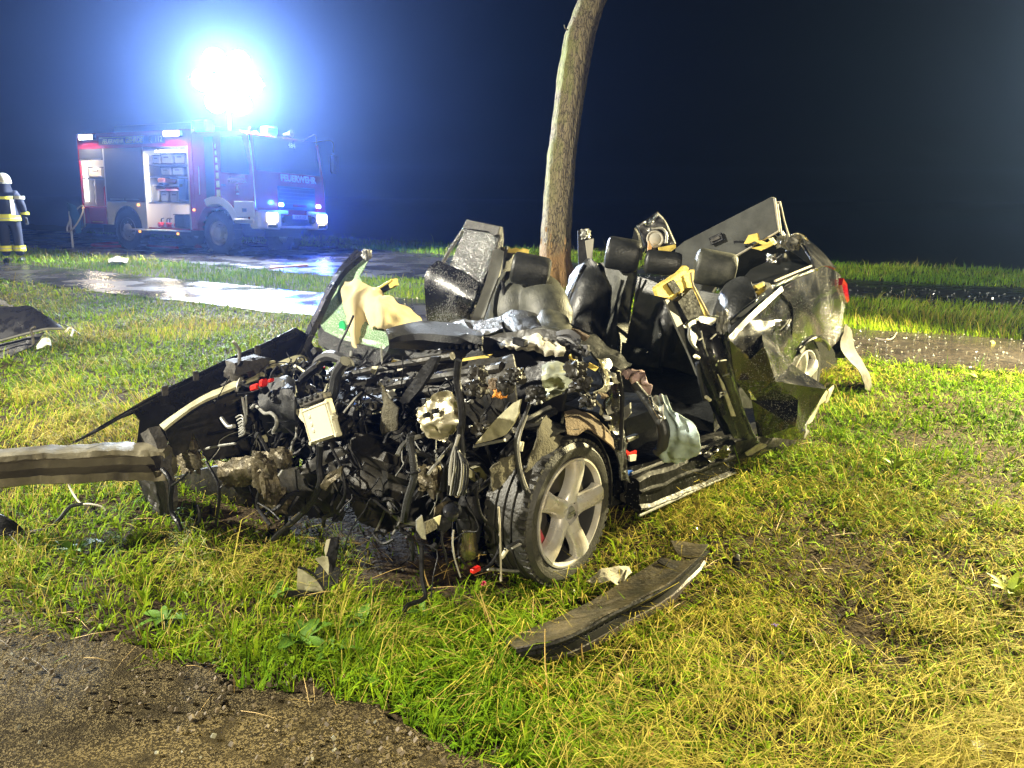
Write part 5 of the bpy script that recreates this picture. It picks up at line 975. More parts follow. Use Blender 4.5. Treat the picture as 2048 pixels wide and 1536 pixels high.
    A(MB().poly(PL([(928, 642), (940, 645), (948, 658), (943, 666), (938, 655)], 'x', -.44), .004, 1, .004, 20, 3), 'dash_shard', plastic); A(MB().poly(PL([(880, 655), (905, 640), (930, 636), (940, 641), (905, 655)], 'x', -.62), .004, 1, .01, 20, 3), 'dash_shard', wet_dust)
    A(MB().grid([PL([(998, 638), (1014, 627), (1038, 622), (1068, 630), (1083, 646)], 'x', -.62), PL([(1004, 652), (1020, 644), (1040, 640), (1066, 645), (1084, 654)], 'x', -.50), PL([(1012, 666), (1028, 668), (1046, 664), (1066, 658), (1084, 656)], 'x', -.42)], 4, 4, .01, 12, 5, .006), 'instrument_hood', plastic2)
    A(MB().grid([PL([(1077, 634), (1091, 619), (1110, 624), (1130, 634), (1142, 652)], 'x', -.62), PL([(1080, 645), (1095, 640), (1112, 644), (1128, 652), (1140, 662)], 'x', -.52), PL([(1084, 652), (1100, 656), (1116, 660), (1130, 668), (1140, 676)], 'x', -.45)], 4, 4, .012, 14, 8, .006), 'dash_corner', leather_dusty)
    A(MB().grid([PL([(960, 676), (1000, 668), (1050, 662), (1100, 660), (1150, 676)], 'x', -.40), PL([(965, 692), (1000, 690), (1050, 690), (1100, 695), (1160, 705)], 'x', -.36), PL([(970, 712), (1010, 716), (1060, 718), (1110, 722), (1170, 735)], 'x', -.30)], 4, 4, .016, 9, 4, .01), 'dash_lower', oily)
    A(MB().grid([PL([(1136, 650), (1180, 670), (1222, 698), (1262, 731)], 'x', -.72), PL([(1150, 672), (1182, 690), (1220, 715), (1250, 738)], 'x', -.60), PL([(1160, 690), (1182, 712), (1210, 732), (1236, 745)], 'x', -.52)], 5, 4, .018, 12, 6, .012), 'knee_bolster', leather)
    A(MB().poly(PL([(1140, 655), (1158, 660), (1180, 672), (1172, 682), (1150, 672)], 'x', -.56), .008, 2, .01, 30, 3), 'torn_foam', felt_b)
    A(MB().grid([PL([(1118, 668), (1140, 664), (1152, 670), (1160, 678)], 'x', -.40), PL([(1118, 677), (1138, 674), (1148, 680), (1157, 688)], 'x', -.38)], 4, 3, .002, 9, 1, .02), 'column_shroud', mat('shroud_grey', (.09, .09, .095), .5))
    A(MB().tube(PL([(1116, 676), (1140, 680), (1158, 696), (1170, 710), (1178, 700)], 'x', -.36), .010, 7), 'column_lever', MATS['shroud_grey']); A(MB().box(K(1173, 700, 'x', -.38), (.02, .025, .045), AX, .004), 'switch', MATS['shroud_grey'])
    m = MB()
    for k in range(14): p = K(rr.uniform(1120, 1160), rr.uniform(680, 715), 'x', -.34); m.box(p, (.02, .025, .012), (Vector((rr.gauss(0, 1), rr.gauss(0, 1), rr.gauss(0, 1))).normalized(),) * 1 + (CLF, UP), .002)
    A(m, 'switch_debris', plastic, kind='stuff')
    A(MB().poly(PL([(1136, 722), (1142, 708), (1146, 716), (1153, 720), (1147, 727)], 'x', -.28), .01, 2, .01, 40, 3), 'torn_foam', foamy); A(MB().poly(PL([(1180, 725), (1198, 735), (1192, 742), (1172, 732)], 'x', -.28), .006, 1), 'torn_foam', foamy)
    # ---- airbags and cloths
    rows = [PL([(689, 563), (712, 561), (745, 574), (770, 588), (795, 601), (824, 624)], 'x', -.34), PL([(684, 590), (708, 600, -.20), (735, 592, -.26), (762, 600, -.18), (797, 622, -.16), (844, 646, -.30)], 'x', -.24), PL([(690, 630), (709, 650, -.08), (733, 625, -.2), (758, 628, -.06), (787, 645, -.08), (828, 654, -.22)], 'x', -.16), PL([(695, 670), (712, 690, -.02), (739, 660, -.16), (757, 652, -.04), (772, 662, -.04), (800, 668, -.14)], 'x', -.10), PL([(704, 680), (722, 697, -.02), (740, 664, -.14), (758, 655, -.08), (780, 668, -.06), (792, 672, -.12)], 'x', -.08)]
    A(MB().grid(rows, 9, 9, .007, 14, 3, .003, .004, (.008, 4.)), 'passenger_airbag', cloth_y, angle=60)
    rows = [PL([(992, 684), (1020, 678), (1045, 676), (1073, 668), (1096, 680), (1120, 688)], 'x', -.32), PL([(1000, 692), (1025, 690), (1050, 690), (1075, 686), (1098, 695), (1131, 698)], 'x', -.18), PL([(1010, 698), (1030, 700), (1052, 700), (1074, 704), (1098, 710), (1126, 713)], 'x', -.20)]
    A(MB().grid(rows, 9, 9, .008, 16, 7, .003, .005, (.004, 6.)), 'driver_airbag', cloth_w, angle=60)
    A(MB().box(K(1040, 684, 'x', -.14), (.03, .07, .03), (CFW, (CLF - UP * .1).normalized(), UP), .004), 'inflator_clip', plastic)
    rows = [PL([(1239, 742), (1262, 740), (1288, 740)], 'x', -.62), PL([(1250, 754), (1272, 756), (1294, 758)], 'x', -.54), PL([(1262, 764), (1280, 770), (1301, 778)], 'x', -.55), PL([(1277, 776), (1290, 788), (1298, 798)], 'x', -.56)]
    A(MB().grid(rows, 6, 6, .02, 22, 5, .004, .006), 'crumpled_cloth', cloth_p)
    rows = [PL([(1302, 795), (1318, 790), (1333, 794)], 'x', -.62), PL([(1314, 820), (1328, 815), (1345, 822)], 'x', -.52), PL([(1326, 850), (1350, 845), (1380, 842)], 'x', -.48), PL([(1326, 880), (1358, 878), (1397, 872)], 'x', -.48), PL([(1316, 902), (1355, 908), (1400, 905)], 'x', -.56), PL([(1330, 920), (1356, 926), (1384, 918)], 'x', -.66)]
    A(MB().grid(rows, 10, 8, .010, 16, 9, .004, .006, (.004, 3.)), 'side_airbag', cloth_b, angle=60)
    A(MB().tube(PL([(1268, 768), (1290, 796), (1312, 826), (1327, 856), (1325, 890), (1312, 905)], 'x', -.44), [.018, .02, .024, .026, .024, .018], 12, 5), 'steering_wheel_rim', leather); A(MB().tube(PL([(1298, 790), (1306, 812), (1322, 838)], 'x', -.40), .008, 8), 'wheel_spoke', chrome)
    A(MB().poly(PL([(1322, 816), (1328, 808), (1328, 835), (1322, 845)], 'x', -.42), .006, 1), 'wheel_spoke', dull_alloy)
    A(MB().poly(PL([(1244, 820), (1262, 805), (1264, 826), (1250, 840)], 'x', -.50), .01, 2, .006, 20, 3), 'pedal_bracket', dull_alloy)
    A(MB().box(K(1262, 876, 'y', .70), (.10, .03, .022), AX, .004), 'hinge', dull_alloy); A(MB().poly(PL([(1245, 895), (1258, 905), (1270, 900), (1268, 918), (1256, 920)], 'y', .78), .01, 1), 'red_debris', red_p); A(MB().poly(PL([(1256, 910), (1270, 908), (1268, 920), (1257, 922)], 'y', .80), .01, 1), 'white_debris', cloth_w); A(MB().poly(PL([(1243, 942), (1262, 940), (1268, 952), (1250, 958), (1243, 950)], 'y', .82), .01, 2, .01, 30, 2), 'blue_debris', blue_p)
    # ---- windscreen and right front pillar
    g = PL([(660, 584, -.34), (683, 560, -.40), (712, 527, -.46), (731, 508, -.5), (738, 521, -.5), (720, 556, -.42), (745, 600, -.34), (768, 640, -.22), (776, 664, -.14), (782, 690, -.08), (768, 700, -.06), (735, 692, -.05), (690, 682, -.04), (650, 664, -.06), (638, 645, -.12), (648, 612, -.24)], 'x', -.2)
    ws = A(MB().poly(g, .006, 3, .006, 14, 3), 'windscreen', shatter)
    MB().lathe(K(685, 652, 'x', -.10), CFW, [(.0, .004), (.028, .004), (.029, -.004)], 20).build('green_sticker', mat('sticker_green', (.02, .34, .12), .4), ws); MB().box(K(683, 660, 'x', -.093), (.004, .03, .012), AX).build('sticker_field', mat('sticker_white', (.6, .75, .6), .5), ws)
    A(MB().poly(PL([(638, 645, -.12), (650, 664, -.06), (690, 682, -.04), (735, 692, -.05), (768, 700, -.06), (782, 690, -.08), (776, 706, -.0), (748, 735, .06), (702, 727, .05), (660, 706, .03), (638, 690, -.02)], 'x', 0), .006, 3, .008, 14, 8), 'windscreen_border', mat('black_frit', (.02, .021, .022), .3, bump=.9, bsc=130, drops=1, dsc=140, var=.5, vsc=40))
    A(MB().grid([PL([(596, 722, .02), (634, 640, -.15), (676, 556, -.38), (717, 506, -.52)], 'x', 0), PL([(604, 728, .05), (644, 640, -.12), (686, 558, -.36), (735, 512, -.5)], 'x', 0)], 4, 5, .003, 9, 2, .03), 'windscreen_pillar', paint_dry)
    A(MB().box(K(772, 574, 'x', -.5), (.03, .12, .045), (CFW, (CLF + UP * .42).normalized(), (UP - CLF * .42).normalized()), .006), 'handle_stub', plastic2); A(MB().poly(PL([(783, 562), (795, 557), (798, 570), (788, 576)], 'x', -.5), .03, 2, .006, 30, 2), 'foam_stub', foamy); A(MB().tube(PL([(752, 580), (784, 560)], 'x', -.47), .007, 6, 0), 'foam_edge', foamy); m = MB(); rock(m, K(733, 510, 'x', -.48), (.04, .04, .05), AX, 3, .7, 3); A(m, 'torn_metal', dull_alloy)
    # ---- right front door, pushed outward
    dd = lambda x: 5.0 - (x - 865) * .0028
    Dp = lambda pts: [at(p[0], p[1], dd(p[0]) + (p[2] if len(p) > 2 else 0)) for p in pts]
    door = A(MB().grid([Dp([(884, 528), (910, 542), (935, 556), (963, 573)]), Dp([(862, 550, -.05), (895, 566, -.06), (928, 584, -.06), (957, 602, -.04)]), Dp([(862, 592, -.05), (890, 604, -.06), (922, 618, -.06), (950, 630, -.04)]), Dp([(868, 668), (892, 672), (918, 676), (942, 680)])], 5, 5, .002, 5, 1, .05), 'right_door', paint)
    MB().tube(Dp([(884, 529, -.03), (962, 574, -.03)]), .011, 8, 0).build('belt_trim', chrome, door); MB().lathe(at(873, 571, 4.90), _f * -1 + CLF * .2, [(.0, .0), (.03, .0), (.036, .008), (.04, -.01)], 16).build('handle_cup', paint, door); MB().tube(Dp([(866, 560, -.1), (870, 566, -.12), (878, 578, -.1)]), .009, 7).build('handle', chrome, door)
    wetglass = mat('wet_glass', (.03, .034, .034), .14, spec=.8, drops=1, dsc=100, bump=.35, bsc=160, alpha=.93)
    MB().poly(Dp([(899, 535), (932, 457), (996, 466), (964, 572)]), .006, 1).build('window', wetglass, door); MB().poly(Dp([(932, 457, -.01), (940, 441, -.01), (1006, 455, -.01), (1002, 470, -.012), (992, 474, -.012), (984, 464, -.012)]), .03, 2, .002, 20, 2).build('window_frame', wet_dust, door)
    MB().tube(Dp([(884, 528), (905, 492), (938, 443)]), .012, 7).build('window_frame', chrome, door)
    for k in range(4): MB().tube(Dp([(963 + k * 5, 574 + k * 8, .03 * k), (985 + k * 3.4, 515 + k * 6, .03 * k), (1003 + k * .8, 459 + k * 6, .03 * k)]), .012 - .001 * k, 7).build('window_frame', [paint_dry, dull_alloy, plastic, plastic2][k], door)
    MB().poly(Dp([(963, 574, .08), (945, 640, .06), (938, 680, .06), (955, 680, .22), (985, 590, .25), (1006, 500, .2), (1000, 476, .08)]), .03, 2, .004, 10, 3).build('door_shut_face', plastic2, door)
    A(MB().grid([DL([(985, 503), (996, 500), (1008, 505)], 4.62), DL([(972, 560), (988, 562), (1000, 552)], 4.55), DL([(950, 620), (968, 625), (982, 600)], 4.5), DL([(936, 655), (950, 660), (964, 650)], 4.48)], 4, 5, .004, 10, 2, .012), 'pillar_trim', mat('trim_grey', (.10, .10, .085), .6, var=.2))
    m = MB(); rock(m, at(1005, 540, 4.75), (.12, .12, .26), AX, 6, .3); A(m, 'belt_guide', plastic2); A(MB().tube(DL([(1004, 560), (1012, 600), (1026, 640)], 4.5), .012, 8), 'belt_webbing', plastic)
    A(MB().poly(DL([(1008, 498), (1018, 497), (1022, 501), (1032, 499), (1042, 502), (1045, 499), (1058, 503), (1057, 510), (1034, 509), (1010, 508)], 4.72), .06, 1), 'foam_block', foamy); m = MB(); rock(m, at(998, 506, 4.7), (.05, .05, .05), AX, 9, .7, 3); A(m, 'torn_metal', dull_alloy)
    # ---- seats
    def headrest(a, b, r, d, m=leather, n='headrest', sx=.72):
        p, q = at(a[0], a[1], d), at(b[0], b[1], d - .02); ax = (q - p).normalized(); L_ = (q - p).length; u_ = (UP - ax * UP.dot(ax)).normalized(); w_ = ax.cross(u_); V = []; F_ = []; sg_ = 24
        pr = [(0, .0), (.45, .005), (.78, .02), (.94, .06), (1, .12), (1, .45), (1, .8), (.97, .9), (.86, .965), (.70, .985), (.66, .975), (.4, .995), (0, 1.0)]
        for rr_, h in pr:
            for k in range(sg_):
                a_ = 2 * math.pi * k / sg_; V.append(p + ax * h * L_ + (u_ * math.cos(a_) + w_ * math.sin(a_) * sx) * r * rr_)
        for i in range(len(pr) - 1):
            for k in range(sg_): F_.append((i * sg_ + k, i * sg_ + (k + 1) % sg_, (i + 1) * sg_ + (k + 1) % sg_, (i + 1) * sg_ + k))
        return MB().add(V, F_).build(n, m, None)
    def seat(n, rows, ax, v, m, ni=7, nj=7, disp=.010, th=.10, seed=1): return A(MB().grid([PL(r, ax, v) for r in rows], ni, nj, disp, 9, seed, th), n, m)
    def attach(o, root): 
        o.parent = root; b_ = ORG[root.name]; o.data.transform(Matrix.Translation(-b_)); ORG[o.name] = b_; return o
    sb = seat('seat_back', [[(1014, 574), (1030, 566), (1060, 570), (1090, 575), (1106, 584)], [(1000, 600, -1.16), (1024, 600, -1.10), (1060, 604, -1.12), (1094, 606, -1.10), (1118, 612, -1.16)], [(992, 640, -1.14), (1020, 640, -1.06), (1060, 640, -1.10), (1098, 642, -1.06), (1124, 645, -1.14)], [(985, 690, -1.1), (1020, 690, -1.04), (1060, 690, -1.08), (1100, 690, -1.04), (1130, 690, -1.1)]], 'x', -1.2, leather_dusty, seed=3)
    h = attach(headrest((1023, 533), (1100, 549), .092, 4.42), sb); 
    for px in (1053, 1084): MB().tube(DL([(px, 556), (px, 580)], 4.5), .006, 8, 0).build('headrest_post', chrome, sb)
    m = MB().tube(PL([(1086, 578), (1094, 610), (1096, 640)], 'x', -1.08), .006, 6); m.build('piping', mat('piping', (.30, .30, .20), .5), sb)
    s1 = seat('rear_seat_back', [[(1205, 535), (1240, 528), (1275, 543)], [(1196, 590, -2.12), (1234, 590, -2.17), (1266, 595, -2.12)], [(1188, 645, -2.08), (1225, 648, -2.12), (1258, 652, -2.08)], [(1182, 705, -2.0), (1220, 712, -2.02), (1252, 716, -2.0)]], 'x', -2.2, leather_dusty, seed=4)
    seat('rear_seat_bolster', [[(1168, 548), (1188, 533), (1210, 533)], [(1152, 600, -2.06), (1176, 592, -2.0), (1200, 592, -2.1)], [(1140, 655, -2.0), (1166, 650, -1.94), (1192, 652, -2.04)], [(1130, 690, -1.96), (1156, 700, -1.92), (1184, 708, -1.98)]], 'x', -2.15, leather, disp=.02, seed=6)
    s2 = seat('armrest_panel', [[(1284, 556), (1310, 562), (1340, 578)], [(1272, 610, -2.10), (1300, 618, -2.12), (1330, 630, -2.10)], [(1262, 665, -2.05), (1290, 676, -2.07), (1322, 688, -2.05)], [(1256, 700, -2.0), (1284, 712, -2.0), (1316, 724, -2.0)]], 'x', -2.15, mat('panel_leather', (.026, .028, .028), .38, bump=.25, bsc=90, col2=(.060, .062, .056), vsc=9), seed=5, th=.06)
    seat('seat_base', [[(1254, 700), (1290, 712), (1330, 726)], [(1252, 735, -1.9), (1288, 745, -1.9), (1326, 755, -1.9)]], 'x', -1.98, leather_dusty, seed=9)
    s3 = seat('rear_seat_back', [[(1345, 572), (1400, 580), (1450, 590), (1486, 600)], [(1336, 630, -2.12), (1392, 640, -2.17), (1440, 648, -2.17), (1470, 655, -2.12)], [(1328, 690, -2.05), (1378, 700, -2.12), (1426, 710, -2.12), (1456, 720, -2.05)], [(1320, 745, -1.95), (1366, 756, -2.0), (1412, 770, -2.0), (1446, 780, -1.95)]], 'x', -2.2, leather_dusty, seed=7)
    seat('rear_seat_bolster', [[(1470, 590), (1490, 575), (1510, 580)], [(1454, 640, -2.08), (1474, 632, -2.0), (1496, 630, -2.06)], [(1440, 700, -2.02), (1460, 695, -1.95), (1484, 690, -2.0)]], 'x', -2.15, leather, disp=.02, seed=8)
    seat('rear_seat_bolster', [[(1330, 615), (1340, 606), (1352, 612)], [(1318, 670, -2.0), (1332, 660, -1.98), (1346, 665, -2.02)], [(1306, 730, -1.95), (1320, 728, -1.93), (1336, 735, -1.97)]], 'x', -2.05, leather, disp=.015, seed=11, th=.05)
    attach(headrest((1211, 503), (1280, 515), .108, 5.12), s1); attach(headrest((1289, 522), (1363, 530), .078, 4.98), s2); attach(headrest((1388, 530), (1471, 545), .112, 4.82, leather_dusty), s3)
    A(MB().tube(PL([(1282, 556), (1270, 612), (1258, 668), (1252, 712)], 'x', -2.06), .008, 6), 'seat_seam', plastic); A(MB().tube(PL([(1341, 578), (1331, 632), (1322, 690)], 'x', -2.02), .008, 6), 'seat_seam', plastic)
    A(MB().box(K(1232, 694, 'x', -1.95), (.02, .07, .025), AX, .004), 'belt_buckle', dull_alloy); A(MB().tube(PL([(1290, 715), (1296, 705), (1297, 716)], 'x', -1.9), .008, 6), 'belt_anchor', chrome)
    # ---- cargo board, pillar stubs
    bd = A(MB().prism(PL([(1340, 540), (1352, 496), (1370, 482), (1542, 394), (1547, 396), (1556, 458), (1550, 467), (1468, 515), (1420, 590), (1350, 580)], 'x', -2.62), CFW * -.035), 'cargo_board', board)
    q = K(1433, 478, 'x', -2.60); e1 = (K(1448, 471, 'x', -2.6) - q).normalized(); e2 = CFW.cross(e1).normalized(); MB().box(q, (.10, .055, .02), (e1, e2, CFW), .004).build('handle_frame', plastic, bd); MB().box(q + CFW * .010, (.07, .02, .02), (e1, e2, CFW), .003).build('handle_recess', dusty, bd)
    pts_ = [(1342, 540), (1354, 495), (1545, 394), (1557, 464), (1468, 514)]; MB().tube(PL([(1549, 397), (1558, 462), (1468, 514)], 'x', -2.60), .007, 6, 0).build('board_edge', mat('board_edge', (.34, .31, .24), .7), bd)
    A(MB().tube(PL([(1552, 405), (1560, 403), (1568, 440), (1578, 474)], 'x', -2.75), .006, 6, 0), 'wire_stay', MATS['board_edge']); A(MB().tube(PL([(1554, 408), (1562, 468)], 'x', -2.75), .008, 6, 0), 'wire_stay', MATS['board_edge'])
    A(MB().poly(DL([(1272, 452), (1286, 446), (1313, 425), (1329, 442), (1340, 465), (1350, 488), (1338, 503), (1312, 512), (1296, 506), (1287, 495), (1280, 470)], 5.75), .05, 3, .012, 9, 4), 'pillar_stub', paint_dry); A(MB().lathe(at(1310, 478, 5.68), _f * -1, [(.0, .004), (.04, .004), (.046, .0), (.05, .004), (.058, .006), (.064, .0)], 22), 'stub_cover', mat('stub_cover', (.42, .40, .34), .8))
    A(MB().tube(DL([(1302, 458), (1324, 457), (1333, 470), (1332, 486)], 5.68), .010, 7), 'stub_seam', dull_alloy); A(MB().tube(DL([(1276, 453), (1290, 444), (1296, 450), (1308, 436), (1314, 428)], 5.66), .012, 7), 'stub_edge', chrome); A(MB().tube(DL([(1314, 426), (1330, 444), (1350, 488)], 5.70), .008, 6), 'stub_edge', dull_alloy)
    A(MB().poly(DL([(1316, 496), (1350, 490), (1350, 497), (1338, 506), (1318, 506)], 5.66), .03, 2, .01, 20, 3), 'foam_block', foamy); A(MB().poly(DL([(1296, 482), (1303, 495), (1300, 506), (1294, 510)], 5.66), .02, 1), 'foam_block', mat('foam_orange', (.6, .33, .12), .7)); A(MB().grid([DL([(1272, 455), (1280, 470), (1287, 496)], 5.78), DL([(1268, 480), (1276, 500), (1284, 520)], 5.85)], 3, 3, .006, 9, 2, .02), 'stub_trim', plastic)
    A(MB().poly(DL([(1155, 462), (1163, 462), (1166, 480), (1180, 472), (1187, 478), (1184, 505), (1180, 525), (1172, 548), (1160, 560), (1156, 520)], 5.45), .03, 2, .006, 14, 3), 'pillar_stub', plastic); A(MB().poly(DL([(1170, 482), (1187, 478), (1184, 520), (1176, 528)], 5.42), .02, 1, .004, 20, 2), 'stub_cover', MATS['stub_cover']); m = MB(); rock(m, at(1172, 468, 5.42), (.06, .05, .06), AX, 13, .7, 3); A(m, 'torn_metal', dull_alloy)
    A(MB().tube(DL([(1170, 530), (1152, 560), (1136, 598), (1121, 634)], 5.1), .016, 8), 'door_seal', paint); A(MB().tube(DL([(1160, 545), (1140, 595), (1130, 630)], 5.05), .009, 8), 'door_seal', chrome)
    # ---- left centre pillar, peeled outwards
    f1 = A(MB().poly(PL([(1305, 575), (1330, 558), (1352, 545), (1366, 531), (1371, 536), (1366, 546), (1382, 539), (1381, 556), (1376, 573), (1356, 588), (1337, 600), (1326, 595), (1308, 591)], 'y', .62), .02, 2, .006, 20, 3), 'foam_bracket', foamy)
    MB().poly(PL([(1333, 567, .645), (1346, 559, .645), (1360, 580, .645), (1347, 588, .645)], 'y', .645), .006, 1).build('slot', plastic, f1); MB().tube(PL([(1306, 580), (1336, 562), (1366, 541)], 'y', .645), .006, 6, 0).build('rib', foamy, f1)
    A(MB().poly(PL([(1377, 577), (1384, 573), (1402, 608), (1416, 634), (1404, 634), (1394, 612)], 'y', .64), .02, 2, .003, 20, 2), 'foam_strip', foamy)
    m = MB()
    for k in range(6): m.box(K(1385 + k * 4.2, 587 + k * 8, 'y', .65), (.03, .012, .008), AX, .002)
    A(m, 'foam_ribs', mat('foam_ridge', (.45, .33, .07), .7), kind='stuff'); A(MB().tube(PL([(1382, 545), (1386, 570), (1404, 605), (1420, 636)], 'y', .66), .006, 6), 'trim_edge', MATS['board_edge'])
    md = A(MB().poly(PL([(1346, 602), (1375, 575), (1400, 633), (1366, 640)], 'y', .66), .03, 2, .006, 20, 5), 'belt_module', plastic)
    for k in range(5): MB().box(K(1362 + k * 4, 594 + k * 1.5, 'y', .675), (.014, .012, .045), AX, .003).build('module_rib', plastic2, md)
    A(MB().grid([PL([(1326, 600), (1332, 600), (1338, 600)], 'y', .64), PL([(1352, 660), (1358, 659), (1366, 658)], 'y', .68), PL([(1376, 712), (1382, 710), (1390, 708)], 'y', .72), PL([(1392, 752), (1398, 750), (1404, 748)], 'y', .76)], 3, 5, .001, 9, 2, .012), 'pillar_trim', MATS['trim_grey'])
    A(MB().grid([PL([(1348, 640), (1360, 636), (1376, 640)], 'y', .62), PL([(1370, 690), (1384, 690), (1400, 690)], 'y', .68), PL([(1392, 745), (1410, 742), (1424, 740)], 'y', .72), PL([(1420, 810), (1436, 805), (1452, 800)], 'y', .76), PL([(1448, 870), (1464, 866), (1482, 860)], 'y', .80)], 4, 5, .006, 10, 5, .02), 'pillar_inner', plastic)
    A(MB().grid([PL([(1374, 648), (1396, 634), (1420, 634), (1440, 632), (1450, 650)], 'y', .72), PL([(1386, 692), (1404, 682, .76), (1424, 684, .80), (1446, 680, .82), (1458, 688)], 'y', .78), PL([(1402, 732), (1418, 726, .80), (1436, 728, .84), (1456, 728, .86), (1466, 740)], 'y', .82), PL([(1424, 785), (1440, 778, .82), (1456, 780, .86), (1470, 785, .86), (1480, 800)], 'y', .84), PL([(1444, 832), (1460, 830, .84), (1476, 832, .86), (1490, 838, .86), (1498, 850)], 'y', .85), PL([(1466, 876), (1480, 878, .85), (1496, 880, .87), (1508, 884, .87), (1520, 888)], 'y', .86)], 4, 5, .008, 12, 4, .006), 'centre_pillar', paint_dry)
    A(MB().tube(PL([(1371, 650), (1382, 640), (1400, 636), (1420, 634), (1438, 632), (1448, 640), (1450, 655), (1456, 668)], 'y', .80), .006, 6), 'cut_edge', chrome); m = MB(); rock(m, K(1444, 645, 'y', .80), (.04, .05, .10), AX, 15, .7, 3); A(m, 'torn_metal', dull_alloy)
    A(MB().tube(PL([(1379, 655), (1378, 675), (1386, 690), (1396, 700)], 'y', .80), .007, 7), 'pillar_seam', dull_alloy); A(MB().tube(PL([(1402, 662), (1408, 690), (1416, 712)], 'y', .84), .004, 6), 'pillar_seam', dull_alloy); A(MB().poly(PL([(1434, 748), (1446, 768), (1458, 800), (1470, 832), (1462, 832), (1452, 800), (1442, 772)], 'y', .88), .006, 1), 'torn_edge', paint_in)
    A(MB().tube(PL([(1440, 792), (1452, 788), (1452, 782), (1440, 786), (1440, 795)], 'y', .90), .004, 6, 0), 'latch_loop', dull_alloy); A(MB().tube(PL([(1390, 712), (1397, 716)], 'y', .84), .010, 8, 0), 'pin', cream_box); A(MB().tube(PL([(1412, 794), (1420, 800)], 'y', .82), .010, 8, 0), 'pin', cream_box); A(MB().tube(PL([(1394, 725), (1402, 770), (1410, 800)], 'y', .80), .012, 8), 'belt_webbing', plastic2)
    for p in ((1428, 712), (1432, 730), (1436, 722)): A(MB().lathe(K(p[0], p[1], 'y', .875), CLF, [(.004, .004), (.007, .004), (.008, 0)], 10), 'rivet', chrome)
    m = MB()
    for a, b in (((1421, 678), (1432, 668)), ((1398, 680), (1405, 676)), ((1440, 722), (1452, 720)), ((1446, 752), (1458, 748))): m.tube(PL([a, b], 'y', .88), .004, 6, 0)
    A(m, 'metal_tabs', dull_alloy, kind='stuff')
    # ---- left rear door, folded by the impact
    V = PL([(1457, 680, .90), (1491, 640, .88), (1557, 580, .86), (1585, 613, .87), (1524, 669, .92), (1527, 694, .99), (1583, 728, .88), (1651, 779, 1.12), (1596, 800, 1.05), (1503, 801, .88), (1470, 759, .88), (1590, 853, 1.06), (1607, 851, 1.06), (1609, 878, .98), (1516, 872, .87), (1548, 762, 1.02), (1500, 720, .93), (1560, 640, .875)], 'y', .87)
    Fc = [(0, 1, 4), (1, 2, 17), (1, 17, 4), (2, 3, 17), (4, 17, 6), (17, 3, 6), (4, 6, 5), (0, 4, 16), (4, 5, 16), (0, 16, 10), (16, 5, 15), (10, 16, 15), (5, 6, 15), (6, 7, 15), (7, 8, 15), (8, 9, 15), (9, 10, 15), (8, 7, 12), (8, 12, 11), (9, 8, 11), (9, 11, 14), (11, 12, 13), (11, 13, 14)]
    dr = A(MB().tris(V, Fc, .004, 3, .012, 7, 5), 'left_rear_door', paint, angle=24)
    MB().grid([PL([(1453, 676), (1490, 636), (1530, 600), (1560, 574)], 'y', .885), PL([(1458, 684), (1496, 645), (1536, 608), (1564, 582)], 'y', .90)], 4, 2, .001, 9, 1, .012).build('belt_trim', chrome, dr)
    for k, pts in enumerate([[(1524, 669), (1552, 646), (1583, 614)], [(1527, 694), (1556, 712), (1584, 728), (1620, 756), (1651, 779)], [(1503, 801), (1550, 801), (1596, 799), (1651, 779)], [(1503, 808), (1548, 832), (1590, 853), (1607, 851)]]): pass
    MB().lathe(K(1572, 650, 'y', .895), CLF, [(.0, .0), (.02, .002), (.026, .010), (.03, -.006)], 16).build('handle_cup', chrome, dr); MB().tube(PL([(1562, 662, .93), (1572, 652, .94), (1580, 640, .93)], 'y', .9), .008, 7).build('handle', paint, dr)
    for k, pts in enumerate([[(1651, 779), (1660, 790), (1640, 810), (1622, 842), (1610, 852)], [(1609, 878), (1618, 862), (1612, 850)], [(1497, 776), (1503, 800), (1512, 800)], [(1655, 782), (1668, 770), (1662, 792), (1650, 806)]]): MB().poly(PL(pts, 'y', 1.04 - .04 * (k == 2)), .004, 2, .012, 25, k).build('torn_flap', [paint_in, dull_alloy, chrome, paint_in][k], dr)
    A(MB().grid([PL([(1455, 640), (1490, 615), (1540, 575)], 'y', .76), PL([(1462, 652), (1492, 628), (1546, 585)], 'y', .80)], 4, 3, .004, 14, 3, .006), 'door_inner', MATS['trim_grey']); A(MB().tube(PL([(1450, 650), (1482, 622), (1530, 588)], 'y', .82), .006, 6), 'window_guide', chrome)
    # ---- left rear quarter
    cols = [[(1558, 582, .87), (1585, 613, .885), (1585, 665, .89), (1584, 726, .88)], [(1592, 558, .87), (1606, 606, .892), (1604, 650, .89), (1597, 698, .89)], [(1626, 541, .86), (1632, 598, .885), (1628, 638, .89), (1620, 676, .88)], [(1650, 535, .80), (1656, 590, .83), (1652, 630, .83), (1643, 671, .85)], [(1668, 540, .74), (1674, 582, .745), (1671, 628, .75), (1664, 692, .77)], [(1681, 550, .67), (1689, 590, .64), (1688, 630, .62), (1684, 662, .60)]]
    qp = A(MB().grid([PL(c_, 'y', .87) for c_ in cols], 6, 5, .004, 4, 8, .006), 'rear_quarter', paint, angle=60)
    MB().grid([PL([(1601, 482, .62), (1611, 484, .62), (1620, 489, .62)], 'y', .6), PL([(1617, 512, .74), (1630, 508, .70), (1641, 508, .66)], 'y', .7), PL([(1626, 541, .86), (1648, 535, .80), (1668, 540, .74), ][:3], 'y', .8)], 5, 5, .004, 8, 3, .02).build('rear_pillar', paint, qp, angle=60)
